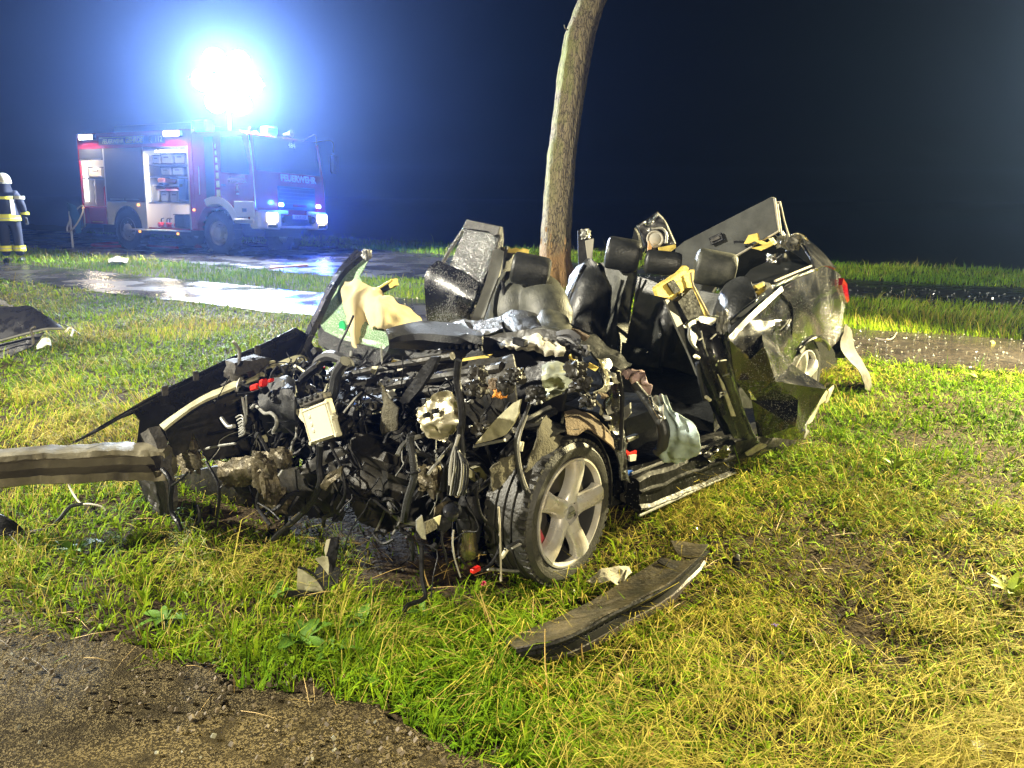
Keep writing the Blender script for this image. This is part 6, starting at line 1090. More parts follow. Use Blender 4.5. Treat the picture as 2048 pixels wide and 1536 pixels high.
    MB().tube(PL([(1548, 572), (1590, 554), (1628, 540)], 'y', .88), .010, 7).build('belt_trim', chrome, qp); MB().tube(PL([(1550, 562), (1590, 545), (1622, 532)], 'y', .84), .007, 7).build('window_guide', MATS['board_edge'], qp); MB().tube(PL([(1602, 488, .64), (1620, 516, .76), (1634, 540, .86)], 'y', .7), .008, 7).build('pillar_edge', chrome, qp)
    MB().tube(PL([(1588, 617, .895), (1630, 597, .885), (1676, 574, .74)], 'y', .86), .004, 6).build('shoulder_crease', paint, qp); MB().grid([PL([(1597, 700, .9), (1619, 679, .9), (1642, 673, .88), (1663, 694, .80)], 'y', .88), PL([(1600, 706, .80), (1620, 686, .80), (1640, 681, .78), (1660, 700, .72)], 'y', .8)], 4, 2, .001, 9, 1, .01).build('arch_lip', paint, qp)
    MB().poly(PL([(1678, 556, .70), (1686, 568, .64), (1690, 600, .60), (1686, 606, .62), (1680, 590, .68), (1675, 570, .72)], 'y', .66), .03, 2, .002, 9, 1).build('tail_lamp', tail, qp)
    A(MB().poly(PL([(1580, 502, -2.9), (1602, 488, -2.9), (1634, 542, -2.9), (1550, 572, -2.7), (1470, 605, -2.5), (1466, 580, -2.5), (1500, 540, -2.6)], 'x', -2.7), .01, 2, .006, 6, 4), 'boot_side', mat('boot_gloss', (.03, .032, .03), .15, spec=.7)); A(MB().poly(PL([(1468, 520), (1552, 470), (1580, 500), (1530, 530), (1475, 560)], 'x', -2.95), .01, 2, .01, 6, 5), 'boot_trim', plastic)
    A(MB().poly(PL([(1566, 490), (1580, 478), (1590, 470), (1602, 468), (1614, 482), (1604, 490), (1600, 502), (1585, 500), (1576, 502)], 'x', -2.85), .02, 3, .03, 22, 3), 'torn_roof_edge', dull_alloy); A(MB().tube(PL([(1580, 476), (1588, 468), (1600, 468), (1610, 474), (1618, 488)], 'x', -2.84), .008, 7), 'torn_roof_edge', chrome); m = MB(); rock(m, K(1567, 482, 'x', -2.8), (.06, .06, .08), AX, 18, .8, 3); A(m, 'torn_metal', dull_alloy)
    A(MB().poly(PL([(1490, 487), (1500, 470), (1517, 466), (1520, 480), (1535, 486), (1548, 478), (1553, 487), (1540, 494), (1525, 501), (1505, 496), (1530, 490), (1512, 482), (1500, 487)], 'x', -2.55), .02, 2, .008, 20, 5), 'foam_scrap', foamy); A(MB().tube(PL([(1468, 484), (1485, 484), (1505, 490)], 'x', -2.55), .008, 6), 'foam_wire', plastic); A(MB().poly(PL([(1538, 477), (1546, 475), (1554, 486), (1550, 490)], 'x', -2.54), .012, 1), 'foam_scrap', mat('foam_pale', (.62, .56, .30), .7))
    m = MB(); rock(m, K(1543, 525, 'x', -2.75), (.05, .06, .09), AX, 19, .6, 3); A(m, 'latch', chrome); A(MB().tube(PL([(1549, 520), (1564, 509)], 'x', -2.75), .004, 6, 0), 'latch_rod', dull_alloy)
    A(MB().grid([PL([(1492, 590), (1510, 570), (1530, 566), (1545, 572)], 'x', -2.2), PL([(1496, 602), (1514, 590), (1532, 590), (1548, 590)], 'x', -2.1), PL([(1500, 614), (1518, 606), (1536, 604), (1550, 602)], 'x', -2.1)], 4, 4, .02, 30, 4, .01), 'torn_upholstery', mat('upholstery', (.10, .10, .08), .8, col2=(.4, .38, .26), vsc=18)); A(MB().poly(PL([(1492, 590), (1505, 573), (1528, 564), (1530, 572), (1512, 582), (1498, 594)], 'x', -2.08), .012, 2, .008, 30, 5), 'foam_scrap', foamy)
    A(MB().grid([PL([(1545, 610), (1600, 560), (1660, 545)], 'y', .30), PL([(1560, 700), (1610, 660), (1670, 640)], 'y', .25), PL([(1570, 760), (1620, 760), (1670, 740)], 'y', .2)], 4, 4, .01, 6, 3, .02), 'wheel_housing', plastic)
    # tail: bumper corner hanging, silencer
    A(MB().grid([PL([(1690, 648, .58), (1698, 655, .50), (1702, 662, .45)], 'y', .5), PL([(1680, 690, .62), (1700, 696, .58), (1710, 700, .5)], 'y', .55), PL([(1692, 716, .66), (1712, 722, .64), (1726, 728, .58)], 'y', .6), PL([(1718, 745, .70), (1732, 750, .68), (1741, 756, .64)], 'y', .65), PL([(1730, 778, .72), (1737, 782, .71), (1744, 784, .70)], 'y', .7)], 4, 5, .01, 14, 6, .005), 'rear_bumper', mat('bumper_dirty', (.07, .06, .045), .55, bump=.5, bsc=40, col2=(.03, .03, .028), vsc=9))
    A(MB().poly(PL([(1664, 694), (1684, 664), (1700, 660), (1704, 700), (1690, 716), (1672, 716)], 'y', .5), .006, 2, .02, 12, 3), 'splash_guard', plastic)
    A(MB().lathe(K(1700, 760, 'y', .35), (CLF * .9 + CFW * -.3), [(.0, -.3), (.10, -.29), (.12, -.2), (.12, .14), (.09, .20), (.0, .22)], 24), 'silencer', mat('silencer', (.045, .042, .034), .3, metal=.8, var=.4)); A(MB().tube(PL([(1716, 745), (1748, 732)], 'y', .2), .028, 12, 0), 'tail_pipe', dull_alloy)
    # ---- sills
    a_, b_ = K(1268, 985, 'y', .86), K(1462, 906, 'y', .86); prof = [(-.10, .0), (-.10, .036), (-.09, .042), (-.075, .03), (-.014, .030), (-.005, .046), (.006, .046), (.014, .03), (.06, .020), (.075, .0), (.075, -.10), (-.08, -.12)]
    C_ = [a_.lerp(b_, k / 9) for k in range(10)]; n = len(prof); V = []
    for i, c in enumerate(C_): V += [c + UP * (u * (1 - .2 * (i == 0)) + .012 * noise.noise(c * 9) + .02 * noise.noise(c * 22 + Vector((u * 9, 0, 0)))) + CLF * (w + .012 * noise.noise(c * 15 + Vector((0, u * 20, 0)))) for u, w in prof]
    A(MB().add(V, [(i * n + j, i * n + (j + 1) % n, (i + 1) * n + (j + 1) % n, (i + 1) * n + j) for i in range(9) for j in range(n)] + [tuple(range(n)), tuple(range(9 * n, 10 * n))]), 'sill', mat('sill_black', (.005, .005, .005), .40, spec=.10, bump=.4, bsc=30, rvar=.12, vsc=14), angle=22)
    A(MB().tube([c + UP * .085 + CLF * -.02 for c in C_], .008, 6), 'sill_flange', plastic2); A(MB().tube([c - UP * .105 + CLF * .035 for c in C_], .006, 6), 'sill_seam', dull_alloy)
    A(MB().poly(PL([(1402, 903), (1424, 890), (1446, 888), (1462, 905), (1446, 918), (1415, 925)], 'y', .90), .01, 3, .035, 16, 7), 'sill_crumple', paint)
    A(MB().grid([PL([(1440, 892), (1480, 880), (1530, 872), (1606, 874)], 'y', .86), PL([(1450, 915), (1490, 905), (1540, 900), (1598, 892)], 'y', .84), PL([(1462, 930), (1500, 935), (1545, 930), (1588, 915)], 'y', .70)], 4, 4, .025, 10, 4, .01), 'sill_rear', oily)
    A(MB().poly(PL([(1488, 905), (1520, 885), (1535, 890), (1510, 905), (1495, 912)], 'y', .90), .004, 2, .01, 30, 4), 'torn_metal', shield)
    A(MB().grid([PL([(1250, 960), (1262, 965), (1275, 1000)], 'y', .82), PL([(1240, 1000), (1258, 1010), (1275, 1030)], 'y', .80)], 4, 4, .03, 20, 4, .01), 'jack_point', oily)
    # wet grime: glass crumbs lying on the floor
    return t
wreck()
# ================================================================ LITTER ON THE GRASS
def gp(x, y): 
    p = gz(x, y); p.z = float(ground_h(np.array(p.x), np.array(p.y))); return p
def bonnet():
    b = gz(45, 712); d0 = (b - CAM).dot(_f); t = thing('bonnet_panel', 'black bonnet panel torn off and lying in the grass at the left edge', 'car panel', (b.x, b.y, 0))
    D = lambda pts: [at(p[0], p[1], d0 + p[2]) for p in pts]
    MB().grid([D([(-60, 606, .35), (-10, 611, .34), (30, 614, .32), (58, 612, .30), (92, 632, .24), (124, 655, .18)]), D([(-60, 640, .20), (-10, 640, .18), (30, 640, .16), (60, 642, .14), (92, 650, .12), (122, 658, .12)]), D([(-60, 690, .04), (-10, 684, .03), (28, 674, .03), (62, 665, .04), (94, 658, .07), (126, 658, .12)])], 4, 5, .006, 4, 2, .006).build('panel', paint_dry, t)
    MB().tube(D([(-60, 690, -.01), (-10, 684, -.01), (28, 674, -.01), (62, 665, .0), (94, 658, .04), (126, 658, .1)]), .012, 7).build('edge', MATS['trim_grey'], t)
    MB().grid([D([(-60, 696, .05), (0, 688, .05), (50, 676, .06), (90, 664, .1)]), D([(-60, 735, .0), (0, 722, .0), (40, 705, .0), (70, 690, .06)])], 4, 4, .01, 6, 4, .01).build('inner_frame', plastic, t)
    MB().tube(D([(-60, 706, -.02), (0, 696, -.02), (52, 682, -.01)]), .006, 6).build('rib', plastic2, t); MB().tube(D([(58, 694, -.03), (66, 690, -.04), (65, 672, -.05), (62, 660, -.06), (70, 654, -.08)]), .012, 7).build('bracket', dusty, t)
    m = MB(); m.grid([D([(-40, 600, .40), (-5, 600, .38), (12, 606, .36), (30, 614, .34)]), D([(-40, 612, .36), (0, 610, .34), (14, 613, .33), (32, 617, .32)])], 4, 4, .05, 14, 6, .006); m.build('torn_edge', wetdust(), t)
    t2 = thing('plastic_cover', 'pale crumpled plastic cover at the foot of the torn bonnet panel', 'plastic piece', gp(88, 698)); MB().grid([D([(74, 694, -.05), (90, 678, .0), (100, 684, .0)]), D([(76, 700, -.1), (92, 692, -.1), (101, 692, -.06)])], 4, 4, .02, 14, 2, .006).build('cover', MATS['cloth_w_dim'] if 'cloth_w_dim' in MATS else mat('cloth_w_dim', (.4, .42, .34), .6), t2)
    t3 = thing('trim_clip', 'small white curved trim piece in the grass right of the torn bonnet panel', 'trim piece', gp(142, 676)); m = MB(); m.tube([gp(132, 672) + UP * .05, gp(140, 668) + UP * .07, gp(147, 668) + UP * .05, gp(142, 678) + UP * .03], .012, 6); m.build('clip', cloth_w, t3); MB().tube([gp(120, 656) + UP * .06, gp(140, 662) + UP * .06, gp(162, 674) + UP * .03], .006, 6).build('wire', plastic, t3)
def wetdust(): return MATS['wet_dusty_trim']
bonnet()
t = thing('plastic_fragment', 'black plastic shard at the left edge below the bumper beam', 'plastic piece', gp(20, 1075)); MB().grid([[gz(-40, 1030, .10), gz(0, 1028, .12), gz(25, 1040, .10)], [gz(-40, 1075, .03), gz(10, 1072, .03), gz(58, 1070, .02)]], 4, 4, .012, 14, 3, .008).build('shard', plastic, t)
t = thing('loose_cable', 'pale loose cable curling over the grass under the bumper beam', 'cable', gp(160, 1010)); MB().tube([gz(136, 962, .10), gz(142, 980, .06), gz(160, 1006, .04), gz(178, 1008, .05), (gz(200, 1012, .04)), gz(212, 1020, .02)], .005, 6, 4).build('cable', cloth_w, t); MB().tube([gz(166, 1008, .06), gz(140, 1014, .06), gz(118, 1040, .03), gz(96, 1058, .02), gz(60, 1064, .02)], .010, 6, 4).build('cable', plastic2, t)
# bracket standing in the grass
t = thing('trim_bracket', 'broken black and cream trim bracket upright in the grass before the engine', 'car part', gp(632, 1188)); d0 = (gz(635, 1186) - CAM).dot(_f); D = lambda pts, o=0: [at(p[0], p[1], d0 + o + (p[2] if len(p) > 2 else 0)) for p in pts]
MB().poly(D([(596, 1136), (612, 1143), (628, 1154), (640, 1168), (648, 1182), (620, 1181), (594, 1180)], -.02), .006, 2, .006, 20, 1).build('plate', paint_in, t); MB().poly(D([(631, 1117), (645, 1112), (656, 1113), (659, 1130), (658, 1149), (646, 1134)], .0), .006, 2, .006, 20, 2).build('plate', paint_in, t)
MB().poly(D([(658, 1085), (661, 1074), (678, 1074), (678, 1095), (672, 1130), (662, 1150), (656, 1120), (652, 1100)], .02), .02, 2, .008, 20, 3).build('arm', plastic, t); MB().poly(D([(640, 1128), (660, 1125), (682, 1138), (676, 1165), (662, 1184), (648, 1184), (644, 1160), (628, 1146)], .04), .012, 2, .006, 20, 4).build('back_plate', plastic2, t)
MB().poly(D([(575, 1180), (600, 1180), (650, 1184), (640, 1192), (600, 1190), (565, 1196)], -.04), .012, 2, .006, 20, 5).build('foot', plastic, t); MB().tube(D([(596, 1134), (614, 1140), (632, 1153), (650, 1182)], -.03), .005, 6).build('rim', plastic, t); MB().poly(D([(653, 1080), (661, 1077), (656, 1100), (652, 1112), (649, 1100)], -.01), .006, 1).build('plate', cream_box, t)
# lower grille of the bumper
t = thing('bumper_grille', 'long black bumper grille strip lying on straw beside the front wheel', 'car part', gp(1200, 1240)); Z = lambda pts: [gz(*p) for p in pts]
mud = mat('muddy_plastic', (.022, .020, .015), .45, bump=.5, bsc=60, col2=(.10, .08, .045), vsc=9, rvar=.15)
MB().grid([Z([(999, 1281, .03), (1088, 1251, .04), (1164, 1214, .045), (1254, 1162, .05), (1322, 1118, .06)]), Z([(1018, 1290, .06), (1108, 1265, .07), (1196, 1224, .07), (1292, 1172, .075), (1362, 1124, .08)]), Z([(1032, 1300, .10), (1130, 1275, .11), (1230, 1223, .11), (1335, 1170, .11), (1398, 1117, .10)])], 5, 4, .006, 9, 2, .006).build('top_panel', mud, t)
MB().grid([Z([(1341, 1083, .05), (1380, 1088, .06), (1417, 1090, .07)]), Z([(1350, 1100, .06), (1380, 1104, .07), (1408, 1104, .08)]), Z([(1359, 1112, .06), (1380, 1118, .07), (1398, 1117, .08)])], 4, 4, .006, 12, 3, .006).build('end_flap', mud, t)
MB().grid([Z([(1032, 1300, .105), (1130, 1275, .115), (1230, 1223, .115), (1335, 1170, .115), (1414, 1100, .10)]), Z([(1036, 1302, .095), (1132, 1279, .10), (1233, 1227, .10), (1338, 1174, .10), (1415, 1103, .09)])], 5, 2, .001, 9, 2, .01).build('upper_lip', plastic, t)
a0 = [(1040, 1304), (1103, 1296), (1172, 1266), (1250, 1224), (1330, 1180), (1395, 1124)]; a1 = [(1046, 1309), (1105, 1307), (1172, 1282), (1250, 1238), (1334, 1190), (1398, 1132)]
MB().grid([Z([p + (.085,) for p in a0]), Z([p + (.055,) for p in a1])], 4, 2, .0, 9, 2, .012).build('grille_backing', mat('grille_backing', (.006, .006, .006), .7), t)
A0 = [gz(*p, .088) for p in a0]; A1 = [gz(*p, .060) for p in a1]; m = MB()
def lerpP(P, u): u *= len(P) - 1; i = min(int(u), len(P) - 2); return P[i].lerp(P[i + 1], u - i)
for k in range(74):
    u = (k + .5) / 75
    for j in range(3): q = lerpP(A0, u).lerp(lerpP(A1, u), (j + .5 + .5 * (k % 2)) / 3.5); m.box(q + Vector((-.3, -.5, .5)) * .01, (.010, .012, .0035), (Vector((.8, .6, 0)), Vector((-.6, .8, 0)), UP))
m.build('grille_mesh', plastic2, t, kind='stuff')
MB().grid([Z([(1038, 1306, .05), (1105, 1308, .055), (1172, 1284, .055), (1250, 1240, .055), (1336, 1192, .055), (1400, 1134, .07)]), Z([(1052, 1312, .02), (1106, 1314, .02), (1176, 1294, .02), (1256, 1250, .02), (1345, 1196, .025), (1408, 1120, .05)])], 4, 3, .003, 12, 2, .012).build('lower_lip', mat('lip_scuffed', (.03, .028, .026), .5, col2=(.16, .13, .12), vsc=6, bump=.4, bsc=80), t)
MB().grid([Z([(1314, 1122, .075), (1345, 1140, .085), (1362, 1150, .09)]), Z([(1322, 1114, .085), (1352, 1132, .09), (1370, 1143, .095)])], 3, 3, .002, 20, 2, .012).build('fin', dusty, t)
# paper, clips, shards
t = thing('torn_cloth', 'pale torn scrap of cloth on the grass behind the bumper grille', 'cloth scrap', gp(1220, 1155)); MB().poly([gz(1172, 1160, .03), gz(1190, 1147, .04), (gz(1205, 1138, .05)), gz(1258, 1133, .05), gz(1264, 1147, .05), gz(1250, 1158, .06), gz(1236, 1172, .05), gz(1222, 1163, .05), gz(1200, 1166, .04)], .003, 3, .012, 16, 2).build('scrap', cloth_w, t)
t = thing('black_clip', 'small black plastic clip upright on the straw right of the bumper grille', 'clip', gp(1472, 1130)); MB().box(gz(1472, 1128, .03), (.03, .03, .06), None, .008).build('clip', plastic, t); MB().box(gz(1474, 1128, .03) + UP * .03, (.018, .018, .03), None, .006).build('peg', dull_alloy, t)
t = thing('pink_cap', 'tiny pink plastic cap in the grass below the front wheel', 'cap', gp(967, 1170)); MB().lathe(gz(967, 1170, .012), (0, -.5, 1), [(.012, -.01), (.012, .012), (.008, .012), (.007, -.002), (.0, -.002)], 12).build('cap', mat('pink_plastic', (.8, .05, .2), .4), t)
t = thing('white_shard', 'white plastic shard in the straw at the bottom right corner', 'shard', gp(1962, 1500)); MB().grid([[gz(1942, 1484, .03), gz(1965, 1482, .035)], [gz(1950, 1500, .03), gz(1985, 1502, .03)], [gz(1972, 1520, .02), gz(1982, 1514, .02)]], 4, 4, .004, 14, 2, .005).build('shard', mat('white_plastic', (.72, .72, .62), .4), t)
t = thing('flower', 'tiny violet flower in the straw right of the bumper grille', 'flower', gp(1550, 1252))
for k in range(4): a = k * 1.571; q = gz(1550, 1250, .05); MB().poly([q, q + Vector((math.cos(a) - .4 * math.sin(a), math.sin(a) + .4 * math.cos(a), .2)) * .009, q + Vector((math.cos(a), math.sin(a), .1)) * .014, q + Vector((math.cos(a) + .4 * math.sin(a), math.sin(a) - .4 * math.cos(a), .2)) * .009], .001, 0).build('petal', mat('petal_violet', (.12, .06, .4), .6) if k == 0 else MATS['petal_violet'], t)
MB().tube([gp(1550, 1254), gz(1550, 1250, .05)], .0015, 5).build('stem', MATS['grass_stem'] if 'grass_stem' in MATS else mat('grass_stem', (.12, .16, .03), .5), t)
for i, (px, py, s, lab, m_) in enumerate([(1064, 1376, .055, 'orange autumn leaf standing in the grass below the bumper grille', (.62, .25, .03)), (1078, 1366, .030, 'small yellow leaf beside the orange leaf below the bumper grille', (.6, .55, .06)), (738, 1012, .03, 'small orange leaf under the front of the engine', (.75, .28, .03)), (1240, 1378, .04, 'curled straw yellow leaf right of the orange leaf', (.55, .40, .12)), (1990, 690, .07, 'yellow leaf on the wet path at the right edge', (.7, .65, .05)), (1310, 1472, .03, 'rust brown leaf in the grass near the lower edge', (.45, .18, .05)), (210, 488 + 270, .05, 'brown curled leaf on the dry patch above the right wing', (.3, .16, .06))]):
    p = gp(px, py); t = thing('fallen_leaf', lab, 'leaf', p, None, 'fallen leaves'); rr = random.Random(i); a = rr.uniform(0, 6); X = Vector((math.cos(a), math.sin(a) * .6, .5)).normalized(); Y = X.cross(Vector((.3, -.8, .5))).normalized()
    o = p + UP * .015; MB().grid([[o - X * s * .1, o], [o + X * s * .3 - Y * s * .45, o + X * s * .3 + Y * s * .45], [o + X * s * .7 - Y * s * .5 + UP * .01, o + X * s * .75 + Y * s * .4], [o + X * s * 1.2, o + X * s * 1.22]], 3, 3, .004, 40, i, .001).build('blade', mat('leaf_%d' % i, m_, .6, var=.3, vsc=60), t)
t = thing('twig', 'bare pale twig on the wet path right of the wreck', 'twig', gp(1772, 684)); MB().tube([gz(1752, 676, .02), gz(1772, 680, .04), gz(1786, 676, .05), gz(1794, 664, .06)], [.010, .004], 6, 4).build('stem', MATS['bark_light'] if 'bark_light' in MATS else mat('bark_light', (.4, .32, .2), .8), t)
t = thing('pale_rag', 'pale wet rag on the grass strip in front of the fire engine', 'rag', gp(235, 520)); MB().grid([[gz(216, 520, .05), gz(235, 514, .14), gz(256, 518, .05)], [gz(218, 526, .05), gz(236, 524, .12), gz(254, 526, .04)]], 5, 5, .05, 5, 3, .01).build('rag', mat('rag', (.34, .27, .18), .8, bump=.4, bsc=20), t)
t = thing('wooden_board', 'reddish board on the grass strip by the blue reflection', 'board', gp(575, 535)); c = gz(578, 533, .12); MB().box(c, (.75, .12, .035), (Vector((.96, .2, .06)), Vector((-.2, .96, 0)), UP), .004).build('plank', mat('board_red', (.38, .14, .08), .6, var=.3), t)
t = thing('fire_hose', 'red hose looped on the road behind the rear wheel of the fire engine', 'hose', gp(235, 490)); c = gz(240, 489, .03); MB().tube([c + Vector((.75 * math.cos(a), .8 * math.sin(a) - .1 * math.cos(a), 0)) for a in np.linspace(0, 6.283, 25)] + [c + Vector((1.3, -.7, 0)), c + Vector((2.2, -1.2, 0))], .04, 8, 0).build('hose', mat('hose_red', (.65, .03, .05), .5), t)
for i, (px, py, lab) in enumerate([(420, 500, 'white scrap on the road beside the front wheel of the fire engine'), (395, 492, 'red scrap on the road under the folding step')]):
    t = thing('road_scrap', lab, 'scrap', gp(px, py)); MB().grid([[gz(px - 7, py + 2, .03), gz(px, py - 3, .2 - .1 * i)], [gz(px + 2, py + 4, .03), gz(px + 9, py + 2, .05)]], 3, 3, .03, 8, i, .01).build('scrap', [cloth_w, MATS['hose_red']][i], t)
# dry stalks
straw_m = mat('straw', (.50, .34, .10), .6); rr = random.Random(8)
for i, (a, b, lab) in enumerate([((1098, 1392), (1090, 1258), 'dry stalk standing in front of the bumper grille'), ((975, 1252), (948, 1180), 'orange dry stalk below the front wheel, left of two'), ((1003, 1290), (960, 1182), 'long bent dry stalk below the front wheel'), ((720, 1084), (600, 1074), 'long dry stalk lying across the bare soil'), ((1170, 1330), (1166, 1255), 'short dry stalk under the bumper grille'), ((860, 1172), (846, 1130), 'thin pale stalk between the bracket and the front wheel'), ((2030, 1500), (2046, 1470), 'dry stalk at the bottom right corner')]):
    p = gp(*a); d = (p - CAM).dot(_f); q = at(b[0], b[1], d + .02); t = thing('dry_stalk', lab, 'grass stalk', p); MB().tube([p, p.lerp(q, .5) + Vector((rr.uniform(-.01, .01), 0, .004)), q], [.0035, .0016], 5, 4).build('stalk', straw_m, t)
sm = MB(); rr = random.Random(31)
for k in range(900):
    x, y = rr.gauss(.3, 1.3), 2.0 + abs(rr.gauss(0, 1.1)); 
    if float(near_path_sd(np.array(x), np.array(y))) < -.25: continue
    z = float(ground_h(np.array(x), np.array(y))) + rr.uniform(.01, .05); a = rr.uniform(0, 6.28); L_ = rr.uniform(.05, .2); q = Vector((x, y, z)); dv = Vector((math.cos(a), math.sin(a), rr.uniform(-.15, .25))) * L_; s = Vector((-math.sin(a), math.cos(a), .5)) * .0009
    sm.add([q - s, q + s, q + dv * .5 + s + UP * .006, q + dv * .5 - s + UP * .006, q + dv], [(0, 1, 2, 3), (3, 2, 4)])
o = sm.build('loose_straw', straw_m, smooth=False); tag(o, 'loose straw strewn over the trodden grass round the wreck', 'straw', kind='stuff')
# broad-leaved weeds
def leaf_mesh(name, L, Wd, m, toothed=False, cup=.25):
    b = MB(); rows = []
    for i in range(7):
        u = i / 6; w = Wd * math.sin(math.pi * min(1, u * .92 + .06)) ** .7 * (1 + (.25 * (i % 2) if toothed else 0)); z = L * (.45 * u - .55 * u * u)
        rows.append([Vector((-w, L * u, z + w * cup)), Vector((0, L * u, z)), Vector((w, L * u, z + w * cup))])
    V = [p for r in rows for p in r]; b.add(V, [(i * 3 + j, i * 3 + j + 1, (i + 1) * 3 + j + 1, (i + 1) * 3 + j) for i in range(6) for j in range(2)])
    o = b.build(name, m); me = o.data; bpy.data.objects.remove(o); return me
leaf_g = mat('weed_leaf', (.10, .21, .022), .5, spec=.2, var=.25, vsc=30, bump=.3, bsc=150); leaf_y = mat('weed_leaf_yellow', (.24, .30, .03), .55, spec=.15, var=.25, vsc=30)
LM = [leaf_mesh('leaf', 1, .16, leaf_g), leaf_mesh('leaf', 1, .20, leaf_g, True), leaf_mesh('leaf', 1, .28, leaf_g), leaf_mesh('leaf', 1, .13, leaf_y)]
for i, (px, py, n, s, k, lab) in enumerate([(720, 1245, 9, .13, 2, 'broad-leaved weed right of the upright trim bracket'), (600, 1285, 10, .17, 1, 'spreading toothed weed at the tarmac edge left of the other weeds'), (750, 1350, 8, .11, 2, 'low round-leaved weed on bare soil nearest the tarmac'), (660, 1310, 9, .15, 0, 'weed with long narrow leaves at the tarmac edge'), (545, 1190, 9, .13, 0, 'dark weed left of the upright trim bracket'), (290, 1322, 12, .07, 1, 'small round weed alone on the tarmac'), (1220, 1420, 9, .09, 0, 'small weed below the bumper grille'), (1455, 1505, 6, .06, 2, 'tiny weed at the lower edge right of centre'),
    (845, 1230, 8, .10, 0, 'weed between the trim bracket and the bumper grille'), (330, 1235, 10, .14, 0, 'leafy weed at the mud left of the toothed weed'), (150, 1105, 9, .15, 0, 'leafy weed below the bumper beam'), (900, 1330, 8, .10, 3, 'yellowish weed left of the orange leaf'), (1790, 945, 9, .16, 3, 'tuft of broad blades right of the torn rear door'), (1960, 760, 9, .2, 3, 'tuft of broad blades at the path edge far right'), (2020, 1190, 12, .16, 3, 'bright yellow tuft at the right edge')]):
    p = gp(px, py); t = thing('weed_plant', lab, 'weed', p, None, 'broad-leaved weeds in the verge'); rr = random.Random(i * 3 + 1)
    for j in range(n):
        o = bpy.data.objects.new('leaf', LM[k]); COL.objects.link(o); o.parent = t; a = 6.283 * j / n + rr.uniform(-.3, .3); sc = s * rr.uniform(.4, .85); o.location = (0, 0, .004); o.rotation_euler = (rr.uniform(.1, .65) + (.4 if k == 3 else 0), rr.uniform(-.3, .3), a); o.scale = (sc, sc, sc)
# safety-glass crumbs and other fragments, far too many to count
def crumbs(name, n, fn, m, s0, s1, seed):
    rr = random.Random(seed); b = MB()
    for k in range(n):
        x, y = fn(rr); s = rr.uniform(s0, s1); z = float(ground_h(np.array(x), np.array(y))); z = max(z, .012 if z < -.025 else z) + s * .4; d = Vector((rr.gauss(0, 1), rr.gauss(0, 1), rr.gauss(0, 1.3))).normalized(); e = d.orthogonal().normalized(); b.box((x, y, z), (s, s * rr.uniform(.5, 1), s * rr.uniform(.3, .7)), (d, e, d.cross(e)))
    o = b.build(name, m, smooth=False); o['kind'] = 'stuff'; return o
crumb_m = mat('glass_crumb', (.40, .40, .33), .15, spec=1, metal=.3)
def on_path(r): x = r.uniform(1.5, 7.5); lo, hi = float(pw(PATH_LO, x)), float(pw(PATH_HI, x)); return x, lo + (hi - lo) * (r.random() ** 1.6)
def on_road(r): x = r.uniform(2.0, 11); lo, hi = float(pw(ROAD_LO, x)), float(pw(ROAD_HI, x)); return x, lo + (hi - lo) * r.random() * .6
def on_grass(r): a = r.uniform(0, 6.28); q = abs(r.gauss(0, 1)) + .8; return -.2 + 1.6 * q * math.cos(a), 4.2 + 1.5 * q * math.sin(a)
def on_lane(r): x = r.uniform(-6, 1.5); lo, hi = float(pw(PATH_LO, x)), float(pw(PATH_HI, x)); return x, lo + (hi - lo) * r.random()
tag(crumbs('glass_crumbs', 650, on_path, crumb_m, .007, .020, 3), 'glass crumbs glinting on the wet path right of the wreck', 'glass crumbs'); tag(crumbs('glass_crumbs', 260, on_road, crumb_m, .012, .03, 4), 'fragments scattered over the far road right of the tree', 'glass crumbs')
tag(crumbs('glass_crumbs', 700, on_grass, crumb_m, .005, .014, 5), 'glass crumbs in the grass all round the wreck', 'glass crumbs'); tag(crumbs('glass_crumbs', 160, on_lane, crumb_m, .012, .03, 6), 'sparse fragments on the wet path left of the tree', 'glass crumbs')
def on_near(r):
    while True:
        x, y = r.uniform(-2.1, .2), r.uniform(1.6, 2.7)
        if -.35 < float(near_path_sd(np.array(x), np.array(y))) < .12: return x, y
tag(crumbs('stone_chips', 500, on_near, mat('stone_chip', (.14, .11, .07), .7, var=.4, vsc=40), .004, .016, 7), 'loose stone chips and mud crumbs along the tarmac edge', 'stone chips')

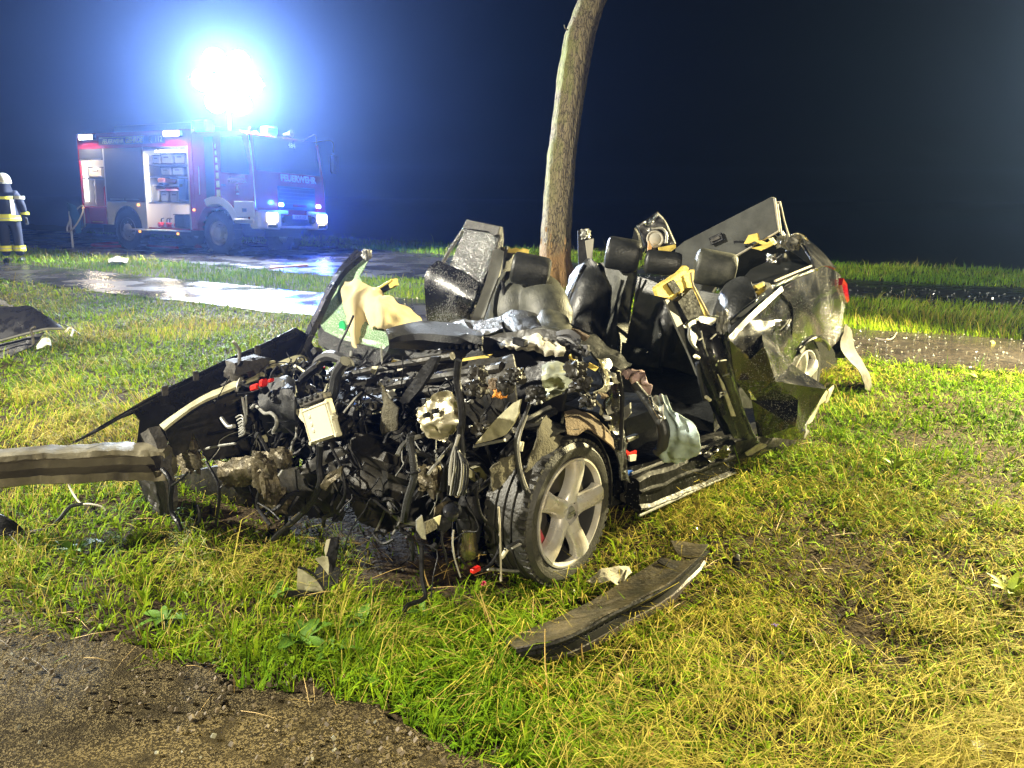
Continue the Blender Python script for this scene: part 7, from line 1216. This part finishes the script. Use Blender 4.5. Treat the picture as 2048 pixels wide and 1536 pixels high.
# ---- water drops on paint and glass
def drops_on(o, root, n, s0, s1, seed, face=None, thr=.42, nsc=4., name='water_drops', m=None):
    me = o.data; me.calc_loop_triangles(); rr = random.Random(seed); V = [v.co.copy() for v in me.vertices]; T = [t for t in me.loop_triangles if t.area > 1e-7 and (face is None or t.normal.dot(face) > .15)]
    if not T: return
    cum = np.cumsum([t.area for t in T]); b = MB(); off = Vector((seed * 3.1, 0, 0)); made = 0; tries = 0
    while made < n and tries < n * 4:
        tries += 1; t = T[int(np.searchsorted(cum, rr.random() * cum[-1]))]; u, v = rr.random(), rr.random()
        if u + v > 1: u, v = 1 - u, 1 - v
        A_, B_, C_ = (V[i] for i in t.vertices); p = A_ + (B_ - A_) * u + (C_ - A_) * v
        if noise.noise(p * nsc + off) * .5 + .5 < thr + rr.uniform(-.12, .12): continue
        N = t.normal; X = N.orthogonal().normalized(); Y = N.cross(X); s = rr.uniform(s0, s1) * (1 if rr.random() < .85 else 1.7); k = 6
        ring = [p + (X * math.cos(6.283 * i / k) + Y * math.sin(6.283 * i / k)) * s for i in range(k)]; r2 = [p + N * s * .5 + (X * math.cos(6.283 * i / k) + Y * math.sin(6.283 * i / k)) * s * .62 for i in range(k)]
        b.add(ring + r2 + [p + N * s * .72], [(i, (i + 1) % k, k + (i + 1) % k, k + i) for i in range(k)] + [(k + i, k + (i + 1) % k, 2 * k) for i in range(k)]); made += 1
    if b.v:
        keep = ORG.get(root.name); ORG[root.name] = Vector(); q = b.build(name, m or MATS['water_drop'], root, angle=180); ORG[root.name] = keep; q['kind'] = 'stuff'
mat('water_drop', (.16, .16, .16), .14, spec=1, metal=.25)
_c = {o.name: o for o in bpy.data.objects}
drops_on(_c['left_rear_door'], _c['left_rear_door'], 3000, .0011, .0024, 1, CLF, .48); drops_on(_c['rear_quarter'], _c['rear_quarter'], 3600, .0011, .0023, 2, CLF, .47)
drops_on(_c['right_door'], _c['right_door'], 3600, .0016, .003, 3, -_f, .45, 5)
for o in list(_c['right_door'].children):
    if o.name.startswith('window'): drops_on(o, _c['right_door'], 3000 if o.name == 'window' else 700, .0016, .003, 4, -_f, .40, 6)
for nm, n in (('dash_cover', 900), ('windscreen_border', 700), ('dashboard', 160), ('instrument_hood', 250), ('windscreen_pillar', 200), ('front_pillar', 400), ('cargo_board', 0), ('sill', 400), ('centre_pillar', 200), ('right_wing', 200)):
    if n: drops_on(_c[nm], _c[nm], int(n * 1.6), .0012, .0026, n, None, .40)
